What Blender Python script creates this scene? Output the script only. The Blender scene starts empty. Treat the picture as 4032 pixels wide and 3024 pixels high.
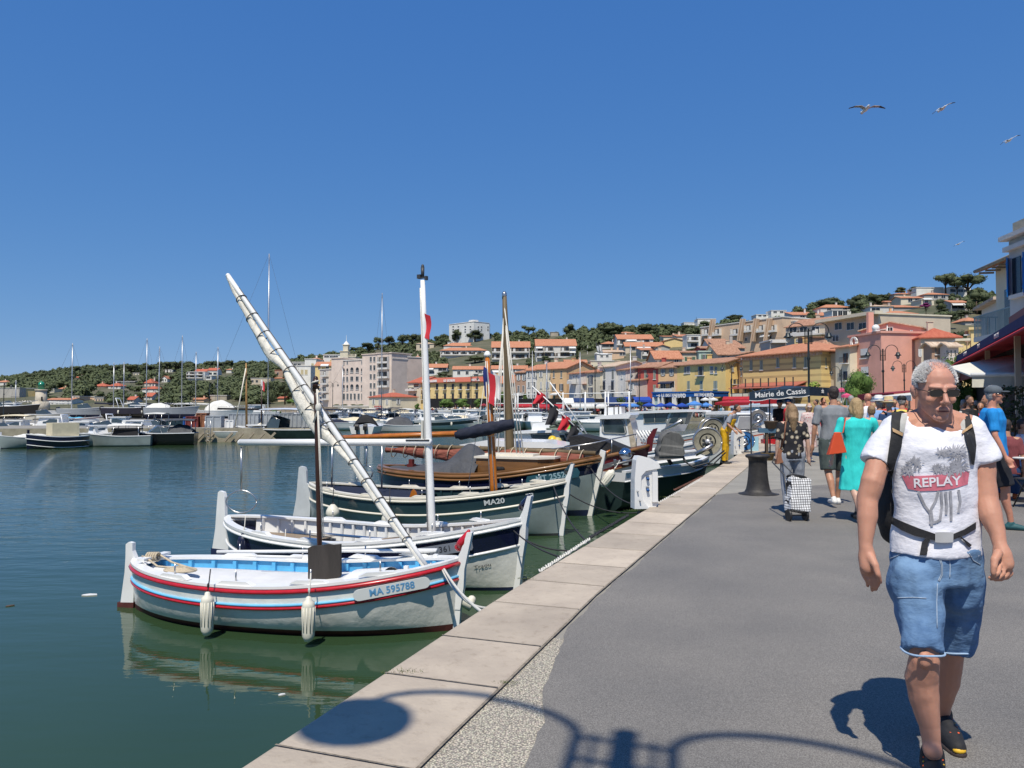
import bpy,bmesh,math,random
from mathutils import Vector as V,Matrix,noise
from mathutils.bvhtree import BVHTree
R=math.radians;PI=math.pi;sin=math.sin;cos=math.cos
rnd=random.Random(7)
SC=bpy.context.scene;COL=SC.collection
F=3030.;PX=2016.;PY=1512.;EH=1.56;PITCH=math.atan(88/3030)
WZ=-1.0
def ray(px,py):
 u=PY-py;c=cos(PITCH);s=sin(PITCH)
 return V((px-PX,F*c-u*s,F*s+u*c))
def at(px,py,Y):
 r=ray(px,py);k=Y/r.y;return V((r.x*k,Y,EH+r.z*k))
def G(px,py,z=0.):
 r=ray(px,py);k=(z-EH)/r.z;return V((r.x*k,r.y*k,z))
ZM={1:(0,1300,700/2212),2:(600,1300,700/2212),3:(1150,1250,700/2212),4:(1750,1250,700/2212),5:(2350,1250,700/2212),6:(2900,1050,700/2212),7:(3432,850,600/2212),8:(2800,1400,800/2212),9:(3600,1150,432/2205),'A':(450,1900,800/2212),'B':(1150,1900,800/2212),'C':(1200,1600,900/2212),'D':(1900,1500,900/2212),'E':(800,1000,1300/2212),'F':(3232,1350,800/2212),'G':(3232,1900,800/2212),'H':(3132,2424,900/2212),'J':(900,2200,1400/2212),'K':(2350,1600,800/2212),'L':(0,1560,400/2212),'M':(1000,1550,700/2212),'N':(3732,1450,300/1106),'O':(3300,380,732/2212),'S':(0,0,1)}
def z(k,x,y):
 a,b,f=ZM[k];return a+x*f,b+y*f
TMP=bpy.data.scenes.new('workbench')
def evalmesh(o):
 TMP.collection.objects.link(o);vl=TMP.view_layers[0];vl.update();dg=vl.depsgraph;dg.update()if hasattr(dg,'update')else None
 me=bpy.data.meshes.new_from_object(o.evaluated_get(dg));bpy.data.objects.remove(o);return me
class MB:
 """collects shapes that become one mesh"""
 def __init__(s,M=None):s.v=[];s.f=[];s.m=[];s.sm=[];s.M=M
 def add(s,vs,fs,m=0,sm=False):
  o=len(s.v)
  s.v+=[tuple(s.M@V(v))if s.M is not None else tuple(v)for v in vs]
  s.f+=[tuple(i+o for i in f)for f in fs];s.m+=[m]*len(fs);s.sm+=[sm]*len(fs);return s
 def box(s,c,d,m=0,rz=0,rx=0,ry=0):
  T=Matrix.Translation(V(c))@Matrix.Rotation(rz,4,'Z')@Matrix.Rotation(ry,4,'Y')@Matrix.Rotation(rx,4,'X')
  hx,hy,hz=d[0]/2,d[1]/2,d[2]/2
  vs=[T@V((x,y,zz))for x in(-hx,hx)for y in(-hy,hy)for zz in(-hz,hz)]
  return s.add(vs,[(0,1,3,2),(4,6,7,5),(0,4,5,1),(2,3,7,6),(0,2,6,4),(1,5,7,3)],m)
 def bb(s,x0,x1,y0,y1,z0,z1,m=0):
  return s.box(((x0+x1)/2,(y0+y1)/2,(z0+z1)/2),(abs(x1-x0),abs(y1-y0),abs(z1-z0)),m)
 def tube(s,pts,r,n=8,m=0,caps=True,sm=True,flat=1.):
  pts=[V(p)for p in pts];k=len(pts)
  rs=list(r)if hasattr(r,'__len__')else[r]*k
  vs=[];fs=[];up=None
  for i,p in enumerate(pts):
   t=(pts[min(i+1,k-1)]-pts[max(i-1,0)])
   t=t.normalized()if t.length>1e-9 else V((0,0,1))
   if up is None:up=V((0,0,1))if abs(t.z)<.9 else V((0,1,0))
   a=t.cross(up)
   if a.length<1e-6:a=t.orthogonal()
   a.normalize();b=a.cross(t).normalized();up=b
   for j in range(n):
    w=2*PI*j/n;vs.append(p+a*(cos(w)*rs[i])+b*(sin(w)*rs[i]*flat))
  for i in range(k-1):
   for j in range(n):
    fs.append((i*n+j,i*n+(j+1)%n,(i+1)*n+(j+1)%n,(i+1)*n+j))
  if caps:fs+=[tuple(range(n))[::-1],tuple((k-1)*n+j for j in range(n))]
  return s.add(vs,fs,m,sm)
 def lathe(s,prof,n=16,m=0,c=(0,0,0),sm=True):
  vs=[];fs=[];k=len(prof)
  for r,zz in prof:
   for j in range(n):
    w=2*PI*j/n;vs.append((c[0]+r*cos(w),c[1]+r*sin(w),c[2]+zz))
  for i in range(k-1):
   for j in range(n):fs.append((i*n+j,i*n+(j+1)%n,(i+1)*n+(j+1)%n,(i+1)*n+j))
  fs+=[tuple(range(n))[::-1],tuple((k-1)*n+j for j in range(n))]
  return s.add(vs,fs,m,sm)
 def ell(s,c,r,m=0,n=12,T=None):
  r=(r,r,r)if not hasattr(r,'__len__')else r
  vs=[V((0,0,r[2]))];fs=[];k=n//2;T=T or Matrix.Identity(3)
  for i in range(1,k):
   a=PI*i/k
   for j in range(n):
    w=2*PI*j/n;vs.append(V((r[0]*sin(a)*cos(w),r[1]*sin(a)*sin(w),r[2]*cos(a))))
  vs.append(V((0,0,-r[2])))
  for j in range(n):fs.append((0,1+j,1+(j+1)%n))
  for i in range(k-2):
   for j in range(n):fs.append((1+i*n+j,1+(i+1)*n+j,1+(i+1)*n+(j+1)%n,1+i*n+(j+1)%n))
  e=len(vs)-1
  for j in range(n):fs.append((e,1+(k-2)*n+(j+1)%n,1+(k-2)*n+j))
  return s.add([V(c)+T@v for v in vs],fs,m,True)
 def limb(s,pts,rs,n=12,m=0,ends=True):
  s.tube(pts,rs,n,m)
  if ends:
   s.ell(pts[0],rs[0],m,n);s.ell(pts[-1],rs[-1],m,n)
  return s
 def prism(s,poly,a,b,m=0,axis='z'):
  n=len(poly)
  f={'z':lambda p,h:(p[0],p[1],h),'y':lambda p,h:(p[0],h,p[1]),'x':lambda p,h:(h,p[0],p[1])}[axis]
  vs=[f(p,a)for p in poly]+[f(p,b)for p in poly]
  fs=[tuple(range(n))[::-1],tuple(range(n,2*n))]+[(i,(i+1)%n,n+(i+1)%n,n+i)for i in range(n)]
  return s.add(vs,fs,m)
 def poly(s,pts,m=0):return s.add(pts,[tuple(range(len(pts)))],m)
 def grid(s,fn,nu,nv,m=0,sm=True,mf=None,close=False):
  vs=[fn(i/nu,j/nv)for j in range(nv+1)for i in range(nu+1)]
  o=len(s.f)
  fs=[(j*(nu+1)+i,j*(nu+1)+i+1,(j+1)*(nu+1)+i+1,(j+1)*(nu+1)+i)for j in range(nv)for i in range(nu)]
  s.add(vs,fs,m,sm)
  if mf:
   for j in range(nv):
    for i in range(nu):s.m[o+j*nu+i]=mf(i,j)
  return s
 def mesh(s,mats,name='mesh'):
  me=bpy.data.meshes.new(name);me.from_pydata(s.v,[],s.f)
  for x in(mats if isinstance(mats,(list,tuple))else[mats]):me.materials.append(x)
  me.polygons.foreach_set('material_index',s.m);me.polygons.foreach_set('use_smooth',s.sm)
  bm=bmesh.new();bm.from_mesh(me);bmesh.ops.recalc_face_normals(bm,faces=bm.faces);bm.to_mesh(me);bm.free()
  me.update();return me
 def build(s,name,mats,parent=None,**k):
  return link(s.mesh(mats,name),name,parent,**k)
def link(me,name,parent=None,label=None,cat=None,group=None,kind=None,loc=None,rz=None):
 o=bpy.data.objects.new(name,me);COL.objects.link(o)
 if parent:o.parent=parent
 if loc is not None:o.location=loc
 if rz is not None:o.rotation_euler=(0,0,rz)
 return tag(o,label,cat,group,kind)
def tag(o,label=None,cat=None,group=None,kind=None):
 for k,v in(('label',label),('category',cat),('group',group),('kind',kind)):
  if v:o[k]=v
 return o
def thing(name,label,cat,loc=(0,0,0),rz=0,group=None):
 o=bpy.data.objects.new(name,None);COL.objects.link(o);o.empty_display_size=.2
 o.location=loc;o.rotation_euler=(0,0,rz);return tag(o,label,cat,group)
def dup(root,loc,rz=0,label=None,group=None,scale=None,cat=None):
 r=root.copy();COL.objects.link(r);r.location=loc;r.rotation_euler=(0,0,rz)
 if scale:r.scale=scale if hasattr(scale,'__len__')else(scale,)*3
 tag(r,label,cat,group)
 def rec(a,b):
  for ch in list(a.children):
   if ch.name in SEEN:continue
   c=ch.copy();COL.objects.link(c);c.parent=b;rec(ch,c)
 SEEN=set();rec(root,r)
 return r
def mw(o):
 s=o.scale
 return Matrix.Translation(o.location)@Matrix.Rotation(o.rotation_euler.z,4,'Z')@Matrix.Diagonal((s[0],s[1],s[2],1))
def l2(o,p):return mw(o).inverted()@V(p)
MC={}
def mat(name,c=(.5,.5,.5),rough=.6,var=.12,sc=3.,bump=0.,bsc=30.,metal=0.,spec=.5,coat=0.,stretch=None,c2=None,thr=None,trans=0.,ior=1.45,sss=0.):
 if name in MC:return MC[name]
 m=bpy.data.materials.new(name);m.use_nodes=True;nt=m.node_tree;N=nt.nodes;L=nt.links
 b=N['Principled BSDF'];b.inputs['Roughness'].default_value=rough;b.inputs['Metallic'].default_value=metal
 b.inputs['Specular IOR Level'].default_value=spec;b.inputs['Coat Weight'].default_value=coat
 b.inputs['Base Color'].default_value=(*c,1);b.inputs['Transmission Weight'].default_value=trans;b.inputs['IOR'].default_value=ior
 if sss:b.inputs['Subsurface Weight'].default_value=sss;b.inputs['Subsurface Radius'].default_value=(.02,.008,.004)
 m.diffuse_color=(*c,1)
 tc=N.new('ShaderNodeTexCoord');co=tc.outputs['Object']
 if stretch:
  mp=N.new('ShaderNodeMapping');mp.inputs['Scale'].default_value=stretch;L.new(co,mp.inputs['Vector']);co=mp.outputs['Vector']
 if var or c2:
  n=N.new('ShaderNodeTexNoise');n.inputs['Scale'].default_value=sc;n.inputs['Detail'].default_value=6;n.inputs['Roughness'].default_value=.65
  L.new(co,n.inputs['Vector'])
  rmp=N.new('ShaderNodeValToRGB');e=rmp.color_ramp.elements
  a=c;d=c2 or tuple(min(1,x*(1+var))for x in c);a=c if c2 else tuple(x*(1-var*1.3)for x in c)
  t=thr or(.3,.7)
  e[0].position=t[0];e[0].color=(*a,1);e[1].position=t[1];e[1].color=(*d,1)
  L.new(n.outputs['Fac'],rmp.inputs['Fac']);L.new(rmp.outputs['Color'],b.inputs['Base Color'])
 if bump:
  n2=N.new('ShaderNodeTexNoise');n2.inputs['Scale'].default_value=bsc;n2.inputs['Detail'].default_value=5;L.new(co,n2.inputs['Vector'])
  bp=N.new('ShaderNodeBump');bp.inputs['Strength'].default_value=min(1,bump);bp.inputs['Distance'].default_value=.4/bsc*max(1,bump)
  L.new(n2.outputs['Fac'],bp.inputs['Height']);L.new(bp.outputs['Normal'],b.inputs['Normal'])
 MC[name]=m;return m
def tex(m):
 return m.node_tree.nodes,m.node_tree.links,m.node_tree.nodes['Principled BSDF']
white=mat('white_paint',(.78,.78,.76),.35,.05,2.,coat=.2)
hullw=mat('hull_white',(.77,.76,.70),.3,.08,2.5,bump=.15,bsc=6,coat=.3)
gelw=mat('gelcoat_white',(.76,.77,.77),.25,.05,1.5,coat=.3)
cream=mat('cream_paint',(.72,.67,.55),.4,.06)
black=mat('black_rubber',(.015,.015,.017),.5,.1)
darkg=mat('dark_grey',(.05,.052,.056),.5,.15)
steel=mat('steel',(.5,.5,.5),.3,.1,metal=.9)
glass=mat('window_glass',(.02,.025,.03),.06,.0,spec=.9)
glassb=mat('tinted_glass',(.03,.05,.055),.08,.1,spec=.9)
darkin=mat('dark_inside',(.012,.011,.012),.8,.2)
rope=mat('rope',(.5,.42,.3),.9,.2,60,bump=.5,bsc=200)
roped=mat('rope_dark',(.03,.03,.035),.9,.2)
ropew=mat('rope_white',(.62,.6,.54),.9,.15,60)
cam=bpy.data.objects.new('camera',bpy.data.cameras.new('camera'));COL.objects.link(cam)
cam.location=(0,0,EH);cam.rotation_euler=(PI/2+PITCH,0,0)
cam.data.sensor_width=36;cam.data.lens=36*F/4032;cam.data.clip_end=6000;cam.data.clip_start=.05
SC.camera=cam
SEL=R(60.5);SAZ=R(12)
trav=V((sin(SAZ)*cos(SEL),cos(SAZ)*cos(SEL),-sin(SEL)))
sun=bpy.data.objects.new('sun',bpy.data.lights.new('sun','SUN'));COL.objects.link(sun)
sun.rotation_euler=trav.to_track_quat('-Z','Y').to_euler();sun.data.energy=5.0;sun.data.angle=R(.53);sun.data.color=(1,.93,.81)
W=bpy.data.worlds.new('World');SC.world=W;W.use_nodes=True
sk=W.node_tree.nodes.new('ShaderNodeTexSky');sk.sky_type='NISHITA';sk.sun_disc=False
sk.sun_elevation=SEL;sk.sun_rotation=R(192);sk.air_density=1.0;sk.dust_density=0.0;sk.ozone_density=2.0;sk.altitude=3000
bg=W.node_tree.nodes['Background'];bg.inputs['Strength'].default_value=.15
_N,_L=W.node_tree.nodes,W.node_tree.links
_s=_N.new('ShaderNodeSeparateColor');_c=_N.new('ShaderNodeCombineColor');_L.new(sk.outputs['Color'],_s.inputs[0])
for _i,(_a,_g)in enumerate(((.455,.80),(1.04,.505),(2.6,.25))):
 _p=_N.new('ShaderNodeMath');_p.operation='POWER';_p.inputs[1].default_value=_g;_L.new(_s.outputs[_i],_p.inputs[0])
 _m=_N.new('ShaderNodeMath');_m.operation='MULTIPLY';_m.inputs[1].default_value=_a;_L.new(_p.outputs[0],_m.inputs[0]);_L.new(_m.outputs[0],_c.inputs[_i])
_L.new(_c.outputs[0],bg.inputs['Color'])
SC.view_settings.view_transform='Standard';SC.view_settings.look='None';SC.view_settings.exposure=0;SC.view_settings.gamma=1
SC.cycles.max_bounces=6;SC.cycles.sample_clamp_indirect=2.5;SC.cycles.caustics_reflective=False;SC.cycles.caustics_refractive=False;SC.cycles.transparent_max_bounces=8;SC.cycles.use_denoising=True
def water_mat():
 m=bpy.data.materials.new('harbour_water');m.use_nodes=True;N,L,b=tex(m)
 b.inputs['Roughness'].default_value=.03;b.inputs['IOR'].default_value=1.33;b.inputs['Specular IOR Level'].default_value=.5
 tc=N.new('ShaderNodeTexCoord')
 n0=N.new('ShaderNodeTexNoise');n0.inputs['Scale'].default_value=.12;n0.inputs['Detail'].default_value=3;L.new(tc.outputs['Object'],n0.inputs['Vector'])
 cr=N.new('ShaderNodeValToRGB');e=cr.color_ramp.elements
 e[0].position=.35;e[0].color=(.024,.050,.022,1);e[1].position=.7;e[1].color=(.034,.066,.030,1)
 L.new(n0.outputs['Fac'],cr.inputs['Fac']);L.new(cr.outputs['Color'],b.inputs['Base Color'])
 sx=N.new('ShaderNodeSeparateXYZ');L.new(tc.outputs['Object'],sx.inputs[0])
 mr=N.new('ShaderNodeMapRange');mr.inputs[1].default_value=7;mr.inputs[2].default_value=32;mr.inputs[3].default_value=.1;mr.inputs[4].default_value=1;L.new(sx.outputs['Y'],mr.inputs[0])
 pn=N.new('ShaderNodeTexNoise');pn.inputs['Scale'].default_value=.07;pn.inputs['Detail'].default_value=2;L.new(tc.outputs['Object'],pn.inputs['Vector'])
 mr2=N.new('ShaderNodeMapRange');mr2.inputs[1].default_value=.35;mr2.inputs[2].default_value=.65;mr2.inputs[3].default_value=.55;mr2.inputs[4].default_value=1.2;L.new(pn.outputs['Fac'],mr2.inputs[0])
 ml=N.new('ShaderNodeMath');ml.operation='MULTIPLY';L.new(mr.outputs[0],ml.inputs[0]);L.new(mr2.outputs[0],ml.inputs[1])
 def wave(sc,st,d):
  mp=N.new('ShaderNodeMapping');mp.inputs['Scale'].default_value=st;mp.inputs['Rotation'].default_value=(0,0,R(8));L.new(tc.outputs['Object'],mp.inputs['Vector'])
  n=N.new('ShaderNodeTexNoise');n.inputs['Scale'].default_value=sc;n.inputs['Detail'].default_value=d;n.inputs['Roughness'].default_value=.55;L.new(mp.outputs[0],n.inputs['Vector']);return n
 a=wave(1.5,(.5,1.6,1),3);c=wave(6.5,(.6,1.4,1),3)
 s1=N.new('ShaderNodeMath');s1.operation='MULTIPLY_ADD';s1.inputs[1].default_value=.22;L.new(c.outputs['Fac'],s1.inputs[0]);L.new(a.outputs['Fac'],s1.inputs[2])
 bp=N.new('ShaderNodeBump');bp.inputs['Distance'].default_value=.075;L.new(ml.outputs[0],bp.inputs['Strength']);L.new(s1.outputs[0],bp.inputs['Height']);L.new(bp.outputs['Normal'],b.inputs['Normal'])
 return m
wm=MB();wm.poly([(-1500,-60,WZ),(1500,-60,WZ),(1500,1500,WZ),(-1500,1500,WZ)])
wm.build('water',water_mat(),kind='structure')
QE=[V((-2.7,-1.0)),V((-1.13,3.32)),V((.0545,6.61)),V((5.57,20.4)),V((13.4,40.4)),V((39.6,105))]
def qe(Y):
 for a,b in zip(QE,QE[1:]):
  if Y<=b.y or b is QE[-1]:return a.x+(b.x-a.x)*(Y-a.y)/(b.y-a.y)
def off(Y,d):
 for a,b in zip(QE,QE[1:]):
  if Y<=b.y or b is QE[-1]:
   t=(b-a).normalized();return V((qe(Y)+t.y*d,Y-t.x*d))
FQ=[(2400,128),(2150,150),(1900,182),(1560,212),(1250,200),(1085,175)]
far=[V(((p-PX)/F*Y,Y))for p,Y in FQ]
shore=QE+far+[V((-50,150)),V((-36,128)),V((-32,112)),V((-38,84)),V((-42,63)),V((-14.3,61.5)),V((-13.2,55.5)),V((-25.2,55.0)),V((-36,54)),V((-60,53)),V((-160,52))]
conc=mat('quay_concrete',(.27,.255,.22),.85,.14,1.3,bump=.5,bsc=60)
lm=MB()
pts=[(p.x,p.y,0.)for p in shore]+[(-1400,52,0),(-1400,1400,0),(1400,1400,0),(1400,-60,0),(-2.7,-60,0)]
lm.poly(pts);lm.build('ground',conc,kind='structure')
wallm=mat('quay_wall_stone',(.3,.27,.2),.85,.3,1.2,bump=.6,bsc=14)
qw=MB()
sh=[(p.x,p.y)for p in shore]
sh=[(-2.7,-60)]+sh+[(-1400,52)]
for a,b in zip(sh,sh[1:]):
 qw.poly([(a[0],a[1],-.003),(b[0],b[1],-.003),(b[0],b[1],-2),(a[0],a[1],-2)])
qw.build('quay_wall',wallm,kind='structure')
def coping_mat():
 m=mat('coping_limestone',(.53,.45,.35),.75,.15,1.4,bump=.45,bsc=45,c2=(.37,.31,.245));N,L,b=tex(m)
 ge=N.new('ShaderNodeNewGeometry');mr=N.new('ShaderNodeMapRange');mr.inputs[3].default_value=.84;mr.inputs[4].default_value=1.12;L.new(ge.outputs['Random Per Island'],mr.inputs[0]);mx=N.new('ShaderNodeMixRGB');mx.blend_type='MULTIPLY';mx.inputs[0].default_value=1
 src=b.inputs['Base Color'].links[0].from_socket;L.new(src,mx.inputs[1]);L.new(mr.outputs[0],mx.inputs[2])
 tc=N.new('ShaderNodeTexCoord');n3=N.new('ShaderNodeTexNoise');n3.inputs['Scale'].default_value=14;n3.inputs['Detail'].default_value=8;n3.inputs['Roughness'].default_value=.7;L.new(tc.outputs['Object'],n3.inputs[0]);c3=N.new('ShaderNodeValToRGB');e=c3.color_ramp.elements;e[0].position=.30;e[0].color=(.55,.5,.45,1);e[1].position=.46;e[1].color=(1,1,1,1);L.new(n3.outputs[0],c3.inputs[0]);m4=N.new('ShaderNodeMixRGB');m4.blend_type='MULTIPLY';m4.inputs[0].default_value=.45;L.new(mx.outputs[0],m4.inputs[1]);L.new(c3.outputs[0],m4.inputs[2]);L.new(m4.outputs[0],b.inputs['Base Color']);return m
cp=MB();rr=random.Random(3)
ys=[-.9,.9,1.9,2.75]
for q in(3.55,4.5,5.23,6.13,6.9,7.65):ys.append(q)
while ys[-1]<100:ys.append(ys[-1]+.78+rr.random()*.3)
for a,b in zip(ys,ys[1:]):
 n=1
 p=[off(a+.004,0.),off(b-.004,0.),off(b-.004,.70),off(a+.004,.70)]
 dz=.012+rr.random()*.003
 top=[(v.x,v.y,dz)for v in p];ins=[off(a+.012,.018),off(b-.012,.018),off(b-.012,.69),off(a+.012,.69)]
 t2=[(v.x,v.y,dz+.006)for v in ins];bot=[(v.x,v.y,-.28)for v in p]
 cp.add(bot+top+t2,[(8,9,10,11),(4,5,9,8),(5,6,10,9),(6,7,11,10),(7,4,8,11),(0,1,5,4),(1,2,6,5),(2,3,7,6),(3,0,4,7)],0)
jm=MB()
for b in ys[1:-1]:
 p,q=off(b,-.0),off(b,.70);t_=(off(b+.1,0)-off(b-.1,0)).normalized()*.006;jm.poly([(p.x-t_.x,p.y-t_.y,.0225),(q.x-t_.x,q.y-t_.y,.0225),(q.x+t_.x,q.y+t_.y,.0225),(p.x+t_.x,p.y+t_.y,.0225)])
p=[(off(y,.699),off(y,.716))for y in[-.9+.25*k for k in range(60)]]
for(a,b),(c,d)in zip(p,p[1:]):jm.poly([(a.x,a.y,.0165),(c.x,c.y,.0165),(d.x+.008*noise.noise(V((c.y*9,1,1))),d.y,.0165),(b.x+.008*noise.noise(V((a.y*9,1,1))),b.y,.0165)])
cop=cp.build('kerb',coping_mat(),kind='structure')
cop.location.x-=.03
jo=jm.build('joint_mortar',mat('joint_dark',(.23,.195,.15),.95,.4,30),cop)
def agg_mat():
 m=bpy.data.materials.new('exposed_aggregate');m.use_nodes=True;N,L,b=tex(m);b.inputs['Roughness'].default_value=.9
 tc=N.new('ShaderNodeTexCoord');vo=N.new('ShaderNodeTexVoronoi');vo.inputs['Scale'].default_value=95;L.new(tc.outputs['Object'],vo.inputs['Vector'])
 cr=N.new('ShaderNodeValToRGB');e=cr.color_ramp.elements;e[0].color=(.62,.56,.44,1);e[0].position=.25;e[1].color=(.21,.19,.155,1);e[1].position=.62
 L.new(vo.outputs['Distance'],cr.inputs['Fac'])
 hsv=N.new('ShaderNodeHueSaturation');hsv.inputs['Saturation'].default_value=.12;hsv.inputs['Value'].default_value=1.3;L.new(vo.outputs['Color'],hsv.inputs['Color'])
 hs=N.new('ShaderNodeMixRGB');hs.blend_type='MULTIPLY';hs.inputs[0].default_value=.5;L.new(cr.outputs[0],hs.inputs[1]);L.new(hsv.outputs[0],hs.inputs[2]);L.new(hs.outputs[0],b.inputs['Base Color'])
 bp=N.new('ShaderNodeBump');bp.invert=True;bp.inputs['Strength'].default_value=.8;bp.inputs['Distance'].default_value=.006;L.new(vo.outputs['Distance'],bp.inputs['Height']);L.new(bp.outputs[0],b.inputs['Normal'])
 return m
ag=MB();Y=-.8;L0=[]
while Y<5.5:L0.append(Y);Y+=.25
ag_l=[off(y,.68)for y in L0];ag_r=[off(y,1.6)for y in L0]
for i in range(len(L0)-1):ag.poly([(ag_l[i].x,ag_l[i].y,.004),(ag_l[i+1].x,ag_l[i+1].y,.004),(ag_r[i+1].x,ag_r[i+1].y,.004),(ag_r[i].x,ag_r[i].y,.004)])
ag.build('path',agg_mat(),kind='structure')
def asph_mat():
 m=bpy.data.materials.new('asphalt');m.use_nodes=True;N,L,b=tex(m);b.inputs['Roughness'].default_value=.82
 tc=N.new('ShaderNodeTexCoord');n=N.new('ShaderNodeTexNoise');n.inputs['Scale'].default_value=160;n.inputs['Detail'].default_value=3;L.new(tc.outputs['Object'],n.inputs['Vector'])
 n2=N.new('ShaderNodeTexNoise');n2.inputs['Scale'].default_value=.9;n2.inputs['Detail'].default_value=6;L.new(tc.outputs['Object'],n2.inputs['Vector'])
 cr=N.new('ShaderNodeValToRGB');e=cr.color_ramp.elements;e[0].color=(.115,.108,.098,1);e[0].position=.36;e[1].color=(.265,.252,.23,1);e[1].position=.68;L.new(n.outputs['Fac'],cr.inputs[0])
 c2=N.new('ShaderNodeValToRGB');e=c2.color_ramp.elements;e[0].color=(.80,.80,.81,1);e[0].position=.3;e[1].color=(1.13,1.11,1.08,1);e[1].position=.75;L.new(n2.outputs['Fac'],c2.inputs[0])
 mx=N.new('ShaderNodeMixRGB');mx.blend_type='MULTIPLY';mx.inputs[0].default_value=1;L.new(cr.outputs[0],mx.inputs[1]);L.new(c2.outputs[0],mx.inputs[2])
 vo=N.new('ShaderNodeTexVoronoi');vo.inputs['Scale'].default_value=9;L.new(tc.outputs['Object'],vo.inputs['Vector'])
 lt=N.new('ShaderNodeMath');lt.operation='LESS_THAN';lt.inputs[1].default_value=.03;L.new(vo.outputs['Distance'],lt.inputs[0])
 mx2=N.new('ShaderNodeMixRGB');L.new(lt.outputs[0],mx2.inputs[0]);L.new(mx.outputs[0],mx2.inputs[1]);mx2.inputs[2].default_value=(.3,.28,.25,1);L.new(mx2.outputs[0],b.inputs['Base Color'])
 bp=N.new('ShaderNodeBump');bp.inputs['Strength'].default_value=.6;bp.inputs['Distance'].default_value=.004;L.new(n.outputs['Fac'],bp.inputs['Height']);L.new(bp.outputs[0],b.inputs['Normal'])
 return m
GW=[(-5,.9),(2.5,.56),(3.3,.47),(4.2,.33),(4.55,.21),(5.35,.07),(5.6,.012),(40,.006)]
am=MB();Ys=[];Y=-.8
while Y<13.9:Ys.append(Y);Y+=.06
lft=[]
for y in Ys:
 w=noise.noise(V((y*1.6,0,3)))*.10+noise.noise(V((y*9,0,9)))*.03
 d=.705+w*.3
 for(p_,u_),(q_,v_)in zip(GW,GW[1:]):
  if p_<=y<=q_:d=.70+u_+(v_-u_)*(y-p_)/(q_-p_)+w*.5
 lft.append(off(y,d))
for i in range(len(Ys)-1):
 a,b=lft[i],lft[i+1];am.poly([(a.x,a.y,.008),(b.x,b.y,.008),(30,b.y+.8,.008),(30,a.y+.8,.008)])
am.poly([(lft[-1].x,lft[-1].y,.008),(6.6,15.6,.008),(14,17.4,.008),(30,19,.008),(30,lft[-1].y+.8,.008)])
am.build('road',asph_mat(),kind='structure')
wd=mat('weed_green',(.09,.12,.035),.8,.3,40)
for k,(px,py,n,s,lb)in enumerate([(1588,2648,130,.09,'small green weed tuft at the water end of a coping joint'),(1990,2690,60,.05,'tiny weed tuft where the coping joint meets the aggregate strip'),(2075,2280,60,.07,'dry grass tuft at the quay edge beside the blue stemmed boat'),(2640,1958,120,.12,'weed clump on the quay edge right of the large white service pedestal'),(2500,2010,120,.13,'weed clump under the large white service pedestal')]):
 p=G(px,py,.015);t=thing('weed',lb,'weed',p,0,'weeds in the quay joints');g=MB()
 for i in range(n):
  a=rnd.random()*6.3;r=rnd.random()**.7*s;x=r*cos(a)*1.5;y=r*sin(a)*.5;h=.006+rnd.random()*s*.16;w=.006
  q=rnd.random()*6.3;g.poly([(x,y,0),(x+w*cos(q),y+w*sin(q),0),(x+w*cos(q)*.5+rnd.uniform(-.02,.02),y+rnd.uniform(-.02,.02),h)])
 g.build('leaves',wd,t)
def cl(x,a=0.,b=1.):return max(a,min(b,x))
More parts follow.
